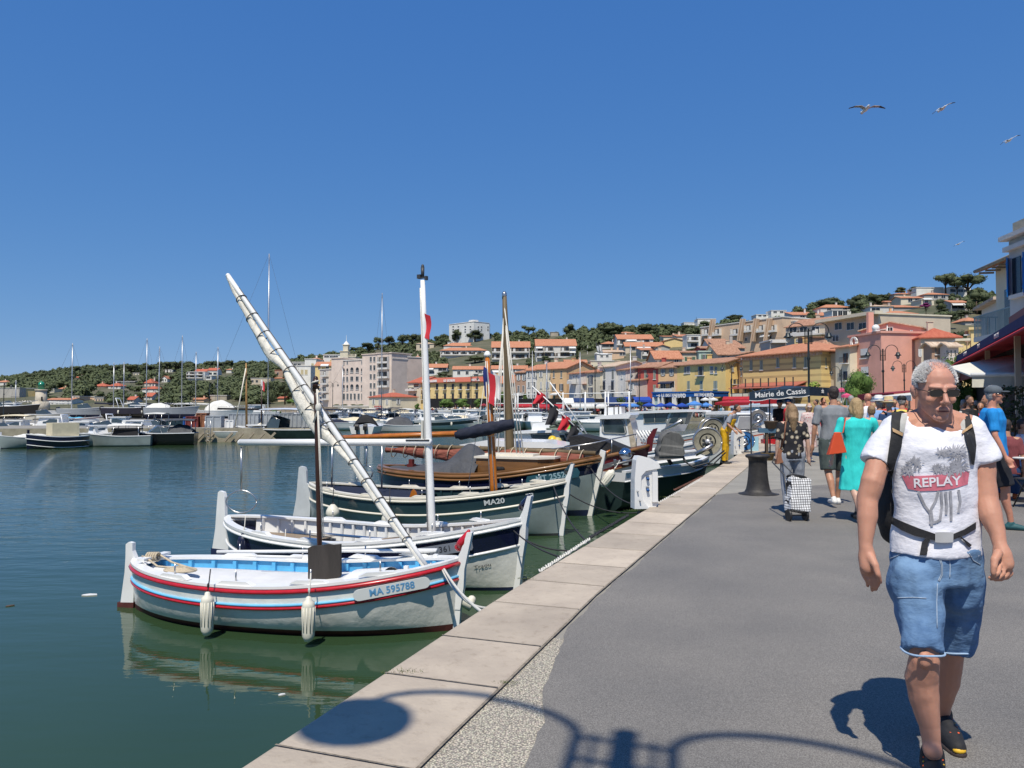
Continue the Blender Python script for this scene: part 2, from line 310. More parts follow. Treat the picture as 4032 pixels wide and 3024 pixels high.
class Hull:
 """local frame: x from stern (-L/2) to bow (+L/2), y to port, z up from the waterline"""
 def __init__(s,L,B,s0,sm,s1,kind='double',rake0=.05,rake1=.15,draft=.28,full=.62,pw=2.5,tm=.45):
  s.L,s.B,s.kind,s.r0,s.r1,s.d,s.full,s.pw=L,B,kind,rake0,rake1,draft,full,pw
  s.s0,s.sm,s.s1,s.tm=s0,sm,s1,tm
 def sheer(s,t):
  if t<s.tm:u=(s.tm-t)/s.tm;return s.sm+(s.s0-s.sm)*u*u
  u=(t-s.tm)/(1-s.tm);return s.sm+(s.s1-s.sm)*u**1.8
 def hb(s,t):
  if s.kind=='double':
   u=abs(2*t-1);return max(.0,s.B/2*(1-u**s.pw)**.72)
  u=cl((t-.35)/.65);w=(1-u**2.6)**.8
  return s.B/2*w*(.9+.1*cl(t/.35))
 def g(s,t,q):
  q=cl(q)
  if s.kind=='double':
   e=abs(2*t-1)**3;p=3.2*(1-e)+1.25*e;return(1-q**p)**(.75)
  e=t**3;k=(1-.16*q/.62)if q<.62 else(.84*(1-((q-.62)/.38)**1.4))
  return k*(1-.75*e*q)
 def pt(s,t,zz,side,inset=0):
  sh=s.sheer(t);q=(sh-zz)/(sh+s.d);w=max(0,s.hb(t)*s.g(t,q)-inset)
  x=-s.L/2+s.L*t
  rk=s.r1*(zz/s.s1)*cl((t-.6)/.4)**2 if t>.6 else-s.r0*(zz/s.s0)*cl((.4-t)/.4)**2
  return V((x+rk,side*w,zz))
 def shell(s,rows,n=40):
  """rows: ('d', offset below sheer) or ('z', height) ; returns list-of-rows function"""
  mb=MB()
  def lev(t,r):
   sh=s.sheer(t);return sh-r[1]if r[0]=='d' else min(sh-.02,r[1])
  for side in(-1,1):
   grid=[[s.pt(i/n,lev(i/n,r),side)for i in range(n+1)]for r in rows]
   vs=[p for g in grid for p in g];fs=[];ms=[]
   for j in range(len(rows)-1):
    for i in range(n):
     fs.append((j*(n+1)+i,j*(n+1)+i+1,(j+1)*(n+1)+i+1,(j+1)*(n+1)+i));ms.append(rows[j][2])
   o=len(mb.f);mb.add(vs,fs,0,True)
   for k,m in enumerate(ms):mb.m[o+k]=m
  if s.kind!='double':
   col=[s.pt(0,lev(0,r),1)for r in rows];col2=[s.pt(0,lev(0,r),-1)for r in rows]
   for j in range(len(rows)-1):mb.add([col[j],col[j+1],col2[j+1],col2[j]],[(0,1,2,3)],rows[j][2])
  return mb
 def line(s,dd,out=0.,n=44,side=1,t0=0.,t1=1.):
  r=[]
  for i in range(n+1):
   t=t0+(t1-t0)*i/n;p=s.pt(t,s.sheer(t)-dd,side);p.y+=side*out;r.append(p)
  return r
 def deck(s,dz,m=0,t0=0.,t1=1.,inset=.03,n=30,crown=.04,mb=None):
  mb=mb or MB()
  def f(u,v):
   t=t0+(t1-t0)*u;zz=s.sheer(t)+dz;w=max(0,s.hb(t)-inset);x=s.pt(t,s.sheer(t),1).x
   return V((x,(2*v-1)*w,zz+crown*(1-(2*v-1)**2)))
  return mb.grid(f,n,8,m)
def board(h,wd,th,m,mb,up=.0,n=44,inner=.0,t0=0.,t1=1.):
 for side in(-1,1):
  o=h.line(0,out=.015,n=n,side=side,t0=t0,t1=t1);vs=[];fs=[]
  for i,p in enumerate(o):
   y1=p.y;y0=p.y-side*wd
   if y0*side<0:y0=0
   for yy,zz in((y1,up),(y0,up),(y0,up+th),(y1,up+th)):vs.append((p.x,yy,p.z+zz))
  for i in range(len(o)-1):
   for k in range(4):fs.append((i*4+k,i*4+(k+1)%4,i*4+4+(k+1)%4,i*4+4+k))
  fs+=[(0,1,2,3),tuple(4*(len(o)-1)+k for k in(3,2,1,0))]
  mb.add(vs,fs,m)
 return mb
def rail(h,dd,r,m,mb,out=.01,t0=0.0,t1=1.,flat=1.):
 for side in(-1,1):mb.tube(h.line(dd,out=out,side=side,t0=t0,t1=t1),r,8,m,flat=flat)
 return mb
def text_obj(txt,size,mat_,parent,M,name='lettering',ext=.002,sx=1.,al='CENTER',bold=0.):
 cu=bpy.data.curves.new('t','FONT');cu.body=txt;cu.size=size;cu.align_x=al;cu.align_y='CENTER';cu.extrude=ext;cu.offset=bold
 cu.resolution_u=3
 o=bpy.data.objects.new('t',cu);me=evalmesh(o);bpy.data.curves.remove(cu)
 me.transform(M@Matrix.Diagonal((sx,1,1,1)));me.materials.clear();me.materials.append(mat_)
 return link(me,name,parent)
def frame(o,xd,yd):
 xd=V(xd).normalized();yd=V(yd);yd=(yd-xd*yd.dot(xd)).normalized();zd=xd.cross(yd)
 M=Matrix((xd,yd,zd)).transposed().to_4x4();M.translation=V(o);return M
def on_hull(h,t,dd,side,out=.012):
 a=h.pt(t-.01,h.sheer(t-.01)-dd,side);b=h.pt(t+.01,h.sheer(t+.01)-dd,side);c=h.pt(t,h.sheer(t)-dd+.03,side)
 p=h.pt(t,h.sheer(t)-dd,side);xd=(b-a)if side<0 else(a-b);M=frame(p,xd,c-p);n=M.col[2].to_3d();M.translation=p+n*out;return M
def place_boat(name,label,cat,stern,bow,group=None):
 a,b=V(stern),V(bow);c=(a+b)/2;d=b-a
 o=thing(name,label,cat,(c.x,c.y,WZ),math.atan2(d.y,d.x),group);return o,d.length
def mast_mb(p,q,r0,r1,m=0,n=14):
 p,q=V(p),V(q);return MB().tube([p+(q-p)*k/6 for k in range(7)],[r0+(r1-r0)*(k/6)**1.5 for k in range(7)],n,m)
def sag(a,b,d,n=14):
 a,b=V(a),V(b);return[a+(b-a)*(i/n)-V((0,0,d*4*(i/n)*(1-i/n)))for i in range(n+1)]
G_PT='wooden double ended boats moored along the quay'
red=mat('red_gloss',(.46,.012,.02),.25,.15,12,coat=.5);lblue=mat('sky_blue_paint',(.10,.42,.72),.35,.1,6)
lblue2=mat('pale_blue_line',(.16,.48,.75),.35,.1,6);oxide=mat('oxide_antifouling',(.085,.022,.018),.7,.35,8)
navy=mat('navy_gloss',(.008,.010,.035),.12,.1,3,coat=.6,spec=.7);navyc=mat('navy_canvas',(.012,.016,.034),.8,.25,8,bump=.4,bsc=10)
teald=mat('dark_teal_gloss',(.02,.045,.055),.15,.12,2,coat=.5);greyd=mat('weathered_dark_wood',(.045,.038,.033),.8,.35,6,bump=.5,bsc=25,stretch=(1,1,.15))
brownm=mat('dark_brown_mast',(.05,.022,.014),.35,.25,8,stretch=(1,1,.1));orange=mat('varnished_orange',(.42,.13,.012),.25,.2,6,coat=.4,stretch=(1,1,.15))
teak=mat('teak_deck',(.26,.20,.14),.7,.2,20,stretch=(.2,4,1));varn=mat('varnished_teak',(.20,.095,.032),.35,.3,7,coat=.25,stretch=(.15,1,1))
sailw=mat('white_sailcloth',(.74,.71,.63),.75,.1,4,bump=1.2,bsc=9,stretch=(1,1,.35));sailr=mat('tan_bark_sailcloth',(.24,.075,.05),.8,.25,9,bump=1.4,bsc=14,stretch=(.3,1,1))
creamp=mat('cream_gunwale',(.70,.66,.56),.4,.06);fendw=mat('fender_white',(.70,.67,.56),.45,.1,6);fendb=mat('fender_navy',(.01,.014,.045),.5,.2)
tarp=mat('grey_tarp',(.065,.068,.075),.75,.2,3,bump=.8,bsc=5);wine=mat('dark_red_hull',(.10,.012,.014),.3,.2);bot=mat('blue_antifouling',(.012,.02,.06),.6,.2)
hullg=mat('greenish_grey_hull',(.30,.35,.34),.3,.12,2,coat=.2)
def thole(mb,p,hgt=.14,r=.011,m=0):mb.tube([V(p),V(p)+V((0,0,hgt))],r,6,m)
def fittings(root,h,m,ts,pads=True,side_list=(-1,1)):
 for side in side_list:
  for t in ts:
   p=h.pt(t,h.sheer(t),side);q=h.pt(t+.02,h.sheer(t+.02),side);a=math.atan2(q.y-p.y,q.x-p.x)
   g=MB(Matrix.Translation(p+V((0,-side*.045,.03)))@Matrix.Rotation(a,4,'Z'))
   g.prism([(-.24,0),(-.15,.045),(.15,.045),(.24,0)],-.04,.04,0,'y');thole(g,(0,0,.04),.12,.010,1)
   g.build('oarlock_pad',[m,steel],root)
def capian(root,base,h,wd,tipm,white_=white,lean=.06,rot=0):
 b=V(base);d=V((cos(rot),sin(rot),0))
 g=MB(Matrix.Translation(b)@Matrix.Rotation(rot,4,'Z'))
 k=h
 prof=[(-.16*k,-1.1*k),(.00,-1.1*k),(.04,-.5*k),(.05,0),(.06+lean*.5,.5*k),(.07+lean,k),(.01+lean,k*1.0),(-.02+lean*.4,.5*k),(-.06,.18*k),(-.17,.0),(-.22,-.04)]
 g.prism(prof,-wd/2,wd/2,0,'y');o=g.build('stem_post',white_,root)
 t=MB(Matrix.Translation(b)@Matrix.Rotation(rot,4,'Z'))
 t.limb([(-.10+lean,0,.58*k),(-.055+lean,0,.72*k),(-.01+lean,0,.88*k),(.02+lean,0,1.02*k)],[.05*k/.4,.052*k/.4,.04*k/.4,.02*k/.4],10)
 t.build('post_cap',tipm,o);return o
b1,L=place_boat('rowing_boat','white wooden boat with red rails, sky blue inside and a red horned bow post','boat',G(531,2392,WZ),G(1799,2479,WZ),G_PT)
h=H1=Hull(L,1.62,.60,.53,.80,rake0=.03,rake1=.05,draft=.25)
h.shell([('d',0,0),('d',.02,0),('d',.10,0),('d',.2,0),('d',.3,0),('z',.13,0),('z',.075,1),('z',-.05,1),('z',-.16,1),('z',-.25,1)],48).build('hull',[hullw,oxide],b1)
g=MB();rail(h,.035,.026,0,g,.012);rail(h,.215,.021,0,g,.012);g.build('rubbing_strake',red,b1)
g=MB();rail(h,.180,.016,0,g,.012);g.build('pinstripe',lblue2,b1)
g=MB();board(h,.17,.03,0,g);g.build('gunwale',white,b1)
g=MB()
for side in(-1,1):
 def f(u,v):
  t=.03+.94*u;p=h.pt(t,h.sheer(t)-.0-v*.22,side,.06);p.y-=side*.06;return p if abs(p.y)>.01 or 1 else p
 g.grid(f,40,3,0)
 for k in range(15):
  t=.07+.06*k;p=h.pt(t,h.sheer(t)-.03,side,.07);q=h.pt(t,h.sheer(t)-.24,side,.10)
  g.box((p.x,(p.y+q.y)/2-side*.05,(p.z+q.z)/2),(.05,.05,.24),0)
g.build('inner_side',lblue,b1)
decky=mat('deck_white',(.66,.66,.65),.55,.08,3)
g=MB();h.deck(-.13,0,.06,.80,.12,crown=.09,mb=g);h.deck(-.10,0,.80,.985,.1,crown=.05,mb=g);h.deck(-.02,0,.0,.06,.05,crown=.01,mb=g);g.build('deck',decky,b1)
g=MB();h.deck(-.085,0,.70,.80,.30,crown=.10,mb=g);g.build('hatch',white,b1)
fittings(b1,h,white,(.25,.45,.66,.83))
p=h.pt(1,h.s1,1);capian(b1,(p.x,0,.70),.42,.085,red,lean=.07)
g=MB();q=[h.pt(1,zz,1)for zz in(.80,.5,.2,-.2)]
g.prism([(q[0].x-.06,.84),(q[0].x+.06,.84),(q[1].x+.045,.5),(q[2].x+.035,.2),(q[3].x+.03,-.2),(q[3].x-.05,-.2),(q[1].x-.06,.5)],-.035,.035,0,'y');g.build('stem',white,b1)
g=MB();x=h.pt(0,.5,1).x;g.prism([(x-.0,.72),(x+.05,.62),(x+.02,.05),(x-.05,-.2),(x-.20,-.25),(x-.17,.02),(x-.11,.45),(x-.10,.64),(x-.10,.80),(x-.06,.83),(x-.0,.82)],-.03,.03,0,'y')
rd=g.build('rudder',white,b1);g=MB();g.prism([(x-.21,.06),(x+.03,.07),(x+.02,-.24),(x-.21,-.26)],-.034,.034,0,'y');g.build('painted_foot',oxide,rd)
g=MB();g.box((x+.3,.0,.66),(.10,.5,.03));g.build('stern_bench',white,b1)
M=on_hull(h,.86,.128,-1,.018);pl=MB(M);w_,r_=.36,.062
pl.prism([(-w_+r_*cos(a),r_*sin(a))for a in[PI/2+PI*k/8 for k in range(9)]]+[(w_+r_*cos(a),r_*sin(a))for a in[-PI/2+PI*k/8 for k in range(9)]],0,.014)
plo=pl.build('number_plate',mat('plate_white',(.68,.70,.68),.4,.06),b1)
M2=M.copy();M2.translation=M.translation+M.col[2].to_3d()*.0165;text_obj('MA 595788',.108,mat('blue_lettering',(.12,.33,.58),.5,.1),plo,M2,'lettering',.001,.98,bold=.002)
ym=9.25
base=l2(b1,at(1262,2215,ym));top=l2(b1,at(1243,1500,ym))
ma=mast_mb(base-V((0,0,.2)),top,.031,.026).build('mast',brownm,b1)
g=MB();g.limb([top+V((0,0,-.10)),top+V((0,0,.03))],[.045,.03],10);g.build('mast_cap',brownm,ma)
g=MB()
for k in range(5):g.tube([top+V((.04*cos(a),.04*sin(a)+0.02*k,-.06-.05*k+.01*a))for a in[PI*j/6 for j in range(13)]],.011,6)
g.tube([top+V((.03,0,-.1)),top+V((.06,-.02,-.3)),top+V((.0,-.05,-.5))],.012,6);g.ell(top+V((.05,-.02,-.32)),(.04,.035,.06))
g.tube([top+V((.035,-.04,-.1)),base+V((.05,-.05,.3))],.008,6);g.tube([top+V((.045,-.04,-.1)),base+V((.07,-.05,.3))],.006,6)
g.build('rigging',ropew,b1)
pa=[l2(b1,at(a,b,ym-.12))for a,b in((1212,2158),(1228,2150),(1262,2148),(1290,2143),(1310,2146),(1340,2143),(1341,2262),(1338,2272),(1255,2294),(1213,2298))]
dr=V((0,.035,0));g=MB();n_=len(pa);g.add([p for p in pa]+[p+dr for p in pa],[tuple(range(n_)),tuple(range(n_,2*n_))[::-1]]+[(i,(i+1)%n_,n_+(i+1)%n_,n_+i)for i in range(n_)]);g.build('leeboard',greyd,b1)
ya=l2(b1,at(1692,2246,8.98));yb=l2(b1,at(898,1085,9.62));D=yb-ya
g=MB();g.tube([ya+D*k/12 for k in range(13)],[.024+.012*sin(PI*min(1,k/12*.9))for k in range(13)],14);g.ell(yb,.03);yd=g.build('yard',white,b1)
side_dir=V((-1,0,-.62)).normalized()
def furl(P0,D_,prof,sd,seed,flat=.75,n=60,nr=16,cloth=None,wob=.25,mb=None):
 """cloth bundled along a spar: prof(s) gives (hang offset, radius)"""
 mb=mb or MB();dn=D_.normalized();a=sd-dn*sd.dot(dn);a.normalize();b=dn.cross(a)
 vs=[]
 for i in range(n+1):
  s=i/n;o,r=prof(s);c=P0+D_*s+a*o
  for j in range(nr):
   w=2*PI*j/nr;q=noise.noise(V((s*9+seed,cos(w)*1.2,sin(w)*1.2)))*wob+.16*sin(5*w+s*30+seed)*.5
   rr_=r*(1+q);vs.append(c+a*(rr_*cos(w))+b*(rr_*flat*sin(w)))
 fs=[(i*nr+j,i*nr+(j+1)%nr,(i+1)*nr+(j+1)%nr,(i+1)*nr+j)for i in range(n)for j in range(nr)]
 fs+=[tuple(range(nr)),tuple(n*nr+j for j in range(nr))[::-1]]
 return mb.add(vs,fs,0,True)
def pf(s):
 k=[(0,.01,.03),(.10,.03,.035),(.18,.045,.045),(.30,.05,.05),(.36,.045,.04),(.44,.075,.06),(.50,.13,.105),(.57,.125,.115),(.66,.085,.08),(.685,.06,.06),(.74,.10,.09),(.82,.085,.08),(.9,.06,.055),(.93,.045,.045),(1.0,.012,.03)]
 s_=s
 for(a,o1,r1),(b,o2,r2)in zip(k,k[1:]):
  if s_<=b:u=(s_-a)/(b-a);u=u*u*(3-2*u);return(o1+(o2-o1)*u)*1.2,(r1+(r2-r1)*u)*(.74 if s<.62 else.62)
 return.01,.02
def pf2(s):return pf(.04+.95*s)
furl(ya,D,pf2,side_dir,2).build('furled_sail',sailw,yd)
g=MB();dn=D.normalized();aa=(side_dir-dn*side_dir.dot(dn)).normalized();bb_=dn.cross(aa)
for k in range(14):
 s=.10+k*.063;o,r=pf2(s);c=ya+D*s+aa*((o+r*.95-.036)/2);rr_=(o+r*.95+.036)/2+.002
 g.tube([c+aa*(rr_*cos(w))+bb_*((max(.04,r*.72)+.004)*sin(w))+dn*(.03*sin(w))for w in[2*PI*j/12 for j in range(13)]],.007,5)
g.tube([ya+D*.1-aa*.03,ya+D*.5-aa*.045-bb_*.02,ya+D*.95-aa*.03],.006,5);g.build('sail_tie',mat('tie_dark',(.09,.08,.07),.8),yd)
g=MB();cc=ya+V((.02,0,.02))
for k in range(7):g.tube([cc+V((.05*cos(a)+.02*k-.05,.06*sin(a)-.02*k,.01*k+.02*sin(3*a+k)))for a in[PI*j/7 for j in range(15)]],.010,5)
g.build('lashing',ropew,b1)
g=MB()
for px_,py_ in((1600,2262),(1716,2215)):
 p=l2(b1,at(px_,py_,9.05 if px_==1600 else 9.3));MB().box(p,(.05,.05,.2)).build('mooring_bitt',white,b1)
g=MB();yo=9.62
pA=l2(b1,at(855,2172,9.9));pB=l2(b1,at(1720,2168,9.55));g.tube([pA,pA+(pB-pA)*.55],.02,8);g.tube([pA+(pB-pA)*.5,pB],[.035,.06,.06,.045][:2],8,flat=.5)
pC=l2(b1,at(1010,2190,9.7));pD=l2(b1,at(1190,2195,9.7));g.tube([pC,pD],.018,8);g.build('oar',white,b1)
g=MB();c=l2(b1,at(710,2248,9.35));
for k in range(6):g.tube([c+V(((.20-.024*k)*cos(a),(.13-.016*k)*sin(a),.012+.006*k))for a in[2*PI*j/20 for j in range(21)]],.013,6)
a0=l2(b1,at(560,2190,9.8));g.tube([c+V((-.05,0,.03)),l2(b1,at(620,2230,9.5)),l2(b1,at(575,2195,9.7)),a0],.013,6);g.tube([c+V((.1,.05,.03)),l2(b1,at(680,2215,9.65)),l2(b1,at(630,2185,9.8)),l2(b1,at(600,2185,9.8))],.013,6)
for k in range(5):g.tube([l2(b1,at(585+k*9,2192,9.75))+V((0,.05*cos(a),.05*sin(a)))for a in[2*PI*j/10 for j in range(11)]],.013,6)
tag(g.build('mooring_rope',rope),'tan rope coiled on the stern deck of the red railed boat','rope').matrix_world=mw(b1)
def fender_cyl(px,py,Y,hgt,r,m,lab,linecol=ropew,up=.3):
 p=at(px,py,Y);t=thing('fender',lab,'fender',p,0,'boat fenders');g=MB()
 g.lathe([(.004,-.05),(.012,-.045),(r*.6,-.03),(r*.95,.02),(r,.07),(r,hgt*.45),(r,hgt-.06),(r*.9,hgt-.02),(r*.45,hgt+.005),(r*.4,hgt+.03),(.01,hgt+.04)],18)
 for k in range(12):
  a=2*PI*k/12;g.tube([(r*cos(a),r*sin(a),.07),(r*cos(a),r*sin(a),hgt-.07)],.006,5)
 g.build('body',m,t);g=MB();g.tube([(0,0,hgt+.02),(.01,.01,hgt+.12),(.0,.08,hgt+up)],.007,6);g.ell((0,.02,hgt+.1),(.014,.014,.03));g.build('line',linecol,t);return t
fender_cyl(815,2488,8.55,.40,.068,fendw,'grooved white fender nearer the stern of the red railed boat',roped,.27)
fender_cyl(1214,2512,8.25,.40,.068,fendw,'grooved white fender under the mast of the red railed boat',ropew,.27)
def buoy(px,py,Y,r,m,lab,lc=roped,up=.35,dy=.06):
 p=at(px,py,Y);t=thing('fender',lab,'fender',p,0,'round buoy fenders');g=MB()
 g.lathe([(.003,-r),(r*.5,-r*.86),(r*.86,-r*.5),(r,0),(r*.93,r*.4),(r*.72,r*.8),(r*.4,r*1.15),(r*.22,r*1.3),(.01,r*1.32)],20);g.build('body',m,t)
 g=MB();g.limb([(0,0,r*1.2),(.01,.01,r*1.5)],[r*.25,r*.1]);g.tube([(0,0,r*1.4),(.0,dy,r*1.4+up)],.008,6);g.build('line',lc,t);return t
def mline(a,b,s,r,m,lab,n=16):tag(MB().tube(sag(a,b,s,n),r,7).build('mooring_line',m),lab,'mooring line','mooring lines from bows to quay')
bw=lambda root,x,y,zz:mw(root)@V((x,y,zz))
mline(at(1745,2235,8.8),G(1905,2415,.0),.05,.014,ropew,'pale rope from the red railed boat bow to the quay edge')
mline(at(1740,2240,8.75),G(1935,2395,.0),.12,.012,ropew,'slacker pale rope from the red railed boat bow to the quay')
g=MB();p=at(1840,2370,8.95);t=thing('fender','white fender hung off the bow post of the red railed boat','fender',p,0,'boat fenders')
g.limb([(-.16,-.05,.13),(-.08,-.02,.03),(.02,0,-.03),(.05,.02,.02)],[.022,.055,.075,.05],12);g.build('body',fendw,t)
def ribs(h,n,m,mb,dz=.24,thick=.04,t0=.06,t1=.94,ins=.08):
 for side in(-1,1):
  mb.grid(lambda u,v:(lambda p:V((p.x,p.y,p.z)))(h.pt(t0+(t1-t0)*u,h.sheer(t0+(t1-t0)*u)-.01-v*dz,side,ins)),40,3,m)
  for k in range(n):
   t=t0+(t1-t0)*(k+.5)/n;p=h.pt(t,h.sheer(t)-.02,side,ins+.015);q=h.pt(t,h.sheer(t)-dz,side,ins+.015)
   mb.box((p.x,(p.y+q.y)/2,(p.z+q.z)/2),(thick,thick,dz),m)
def rudder(h,root,hd,m,foot,top=.95,w=.26,th=.03,white_m=white):
 g=MB();x=h.pt(0,h.s0*.8,1).x;k=hd
 g.prism([(x+.06,h.s0*.9),(x+.02,.05),(x-.08,-.2),(x-w*1.3,-.25),(x-w*1.35,.02),(x-w*1.05,.4*k),(x-w*.95,.72*k),(x-w*.85,k-.03),(x-w*.70,k),(x-w*.35,k-.02),(x-w*.25,k-.1),(x-w*.2,h.s0)],-th,th,0,'y')
 r=g.build('rudder',m,root);g=MB();g.prism([(x-w*1.4,.10),(x+.03,.10),(x+.02,-.24),(x-w*1.4,-.26)],-th-.004,th+.004,0,'y');g.build('painted_foot',foot,r);return r
b2,L=place_boat('rowing_boat','white boat with a navy band, tall white mast and a blue horned bow post','boat',G(905,2188,WZ),G(2038,2324,WZ),G_PT)
h=H2=Hull(L,1.95,.66,.56,.98,rake0=.05,rake1=.10,draft=.3)
h.shell([('d',0,0),('d',.06,1),('d',.32,1),('d',.325,0),('d',.42,0),('z',.12,0),('z',.05,2),('z',-.06,2),('z',-.2,2),('z',-.3,2)],50).build('hull',[hullw,navy,bot],b2)
g=MB();rail(h,.345,.02,0,g,.012);rail(h,.05,.022,0,g,.012);g.build('rubbing_strake',white,b2)
g=MB();board(h,.15,.035,0,g);g.build('gunwale',white,b2)
g=MB();ribs(h,22,0,g,.30);g.build('inner_side',white,b2)
g=MB();h.deck(-.24,0,.05,.30,.12,crown=.02,mb=g);h.deck(-.16,0,.52,.97,.12,crown=.05,mb=g);g.build('deck',teak,b2)
g=MB();h.deck(-.40,0,.28,.54,.1,crown=.0,mb=g);g.build('well_floor',navyc,b2)
g=MB()
for side in(-1,1):g.tube([h.pt(t,h.sheer(t)-.17,side,.30)for t in[.24+.013*k for k in range(24)]],.022,8)
g.build('coaming',white,b2)
fittings(b2,h,white,(.28,.47,.66,.82))
p=h.pt(1,h.s1,1);capian(b2,(p.x+.0,0,.92),.40,.09,navy,lean=.06)
g=MB();q=[h.pt(1,zz,1).x for zz in(.98,.6,.3,-.2)]
g.prism([(q[0]-.08,1.0),(q[0]+.06,1.0),(q[1]+.05,.6),(q[2]+.045,.3),(q[3]+.04,-.2),(q[3]-.06,-.2),(q[1]-.07,.6)],-.04,.04,0,'y');g.build('stem',white,b2)
rudder(h,b2,1.10,white,bot,w=.27)
M=on_hull(h,.845,.185,-1,.014);text_plate=mat('plate_grey',(.20,.22,.26),.4,.06)
pl=MB(M);pl.prism([(-.42,-.07),(.42,-.07),(.44,-.04),(.44,.07),(-.42,.07)],0,.01);po=pl.build('number_plate',text_plate,b2)
M2=M.copy();M2.translation=M.translation+M.col[2].to_3d()*.012;M2=M2@Matrix.Translation((-.06,0,0));text_obj('MA1361',.115,mat('grey_lettering',(.03,.03,.035),.5),po,M2,'lettering',.001,1.05)
M=on_hull(h,.93,.52,-1,.006);text_obj('Traou',.07,mat('scribble',(.03,.04,.05),.5),b2,M,'painted_name',.001,1.4)
m0=l2(b2,at(1707,2150,11.3));m1=l2(b2,at(1664,1104,11.55))
ma=mast_mb(m0-V((0,0,.3)),m1,.058,.035).build('mast',white,b2)
g=MB();g.box(m0+(m1-m0)*.42+V((-.11,0,0)),(.03,.04,.35));g.tube([m0+(m1-m0)*.02+V((-.075,-.03,0)),m0+(m1-m0)*.97+V((-.03,-.03,0))],.009,6);g.tube([m0+(m1-m0)*.02+V((-.06,-.06,.1)),m0+(m1-m0)*.93+V((-.02,-.05,0))],.007,6);g.build('halyard',ropew,b2)
g=MB();g.box(m1+V((0,0,.04)),(.10,.04,.02));g.box(m1+V((-.055,0,.06)),(.06,.06,.06));g.box(m1+V((.065,0,.03)),(.035,.05,.06));g.limb([m1+V((0,0,.05)),m1+V((0,0,.19))],[.024,.028],10);g.ell(m1+V((0,0,.21)),(.024,.024,.035));g.build('masthead_light',darkg,b2)
g=MB();b0=l2(b2,at(1697,1742,11.35));b9=l2(b2,at(948,1742,12.75));g.tube([b9,b9+(b0-b9)*.5,b0],[.055,.055,.052],14);g.ell(b9,.055);g.build('boom',white,b2)
g=MB();g.tube([b0+(b9-b0)*.0+V((0,-.05,.035)),b0+(b9-b0)*.11+V((0,-.05,.035))],.012,6);g.build('cleat',darkg,b2)
def flag(root,p,wv,hgt,cols,name='flag',droop=.6,seed=0,dirv=(1,0,0)):
 d=V(dirv).normalized();mb=MB();n=12
 def f(u,v):
  x=u*wv*(1-droop*.75);zz=-v*hgt-u*droop*hgt*.55;y=.10*wv*sin(9*u+seed)*u**.5+.05*wv*sin(5*v+3*u)
  return V(p)+d*x+d.cross(V((0,0,1)))*y+V((0,0,zz))
 mb.grid(f,n,8,0,True,lambda i,j:min(len(cols)-1,i*len(cols)//n));return mb.build(name,cols,root)
fb,fw,fr=mat('flag_blue',(.015,.03,.16),.8,.1),mat('flag_white',(.75,.75,.75),.8,.05),mat('flag_red',(.60,.03,.045),.8,.1)
pf_=l2(b2,at(1658,1210,11.6));flag(b2,pf_,.42,.36,[fb,fw,fr],droop=.72,seed=1,dirv=(.93,-.3,0))
g=MB();c=l2(b2,at(950,1975,12.7));ux=V((cos(.4),sin(.4),0));g.tube([c+ux*(.235*cos(a)*(1+.1*cos(2*a)))+V((0,0,.185*sin(a)))for a in[2*PI*k/28 for k in range(29)]],.012,7)
g.tube([c+V((0,0,.185)),l2(b2,at(950,1760,12.75))],.015,8);g.build('boom_crutch',steel,b2)
mline(bw(b2,.5*L-.1,0,.85),G(2230,2200,-.05),.06,.010,roped,'dark line from the blue horned bow towards the springs on the quay wall')
mline(bw(b2,.5*L+.02,0,.75),G(2470,2080,-.1),.25,.011,roped,'long sagging dark line from the blue horned bow along the quay wall')
t=fender_cyl(958,2195,12.1,.34,.085,fendb,'navy fender nearest the stern of the navy banded boat',ropew,.3)
fender_cyl(1118,2212,11.75,.18,.085,fendb,'navy fender left of the dark mast on the navy banded boat',ropew,.3)
b3,L=place_boat('rowing_boat','white hulled boat with a dark teal band, cream rails and an orange varnished mast','boat',G(1225,2052,WZ),G(2212,2108,WZ),G_PT)
h=H3=Hull(L,2.0,.84,.70,1.10,rake0=.05,rake1=.12,draft=.3)
h.shell([('d',0,0),('d',.05,1),('d',.29,1),('d',.295,0),('d',.5,0),('z',.12,0),('z',.05,2),('z',-.06,2),('z',-.2,2),('z',-.3,2)],50).build('hull',[hullg,teald,darkg],b3)
g=MB();rail(h,.315,.024,0,g,.014);rail(h,.04,.026,0,g,.014);g.build('rubbing_strake',creamp,b3)
g=MB();board(h,.13,.035,0,g);g.build('gunwale',creamp,b3)
g=MB();ribs(h,20,0,g,.3);g.build('inner_side',teald,b3)
g=MB();h.deck(-.32,0,.05,.97,.1,crown=.02,mb=g);g.build('deck',darkg,b3)
g=MB();h.deck(-.03,0,.08,.46,.12,crown=.03,mb=g);g.build('cockpit_cover',navyc,b3)
g=MB();h.deck(-.10,0,.80,.98,.1,crown=.03,mb=g);g.build('foredeck',creamp,b3)
fittings(b3,h,creamp,(.14,.34,.55,.72,.88))
g=MB();p=l2(b3,at(1628,1958,15.9));g.prism([(-.12,-.1),(.13,-.1),(.06,.12),(0,.17),(-.05,.12)],-.01,.01,0,'y');o=g.build('wooden_crutch',orange,b3);o.location=p
p=h.pt(1,h.s1,1);capian(b3,(p.x,0,1.02),.40,.10,teald,lean=.07);capl=1
g=MB();q=[h.pt(1,zz,1).x for zz in(1.1,.7,.3,-.2)]
g.prism([(q[0]-.08,1.1),(q[0]+.06,1.1),(q[1]+.05,.7),(q[2]+.045,.3),(q[3]+.04,-.2),(q[3]-.06,-.2),(q[1]-.07,.7)],-.04,.04,0,'y');g.build('stem',white,b3)
rudder(h,b3,1.22,mat('rudder_grey',(.55,.57,.58),.4,.1),black,w=.32)
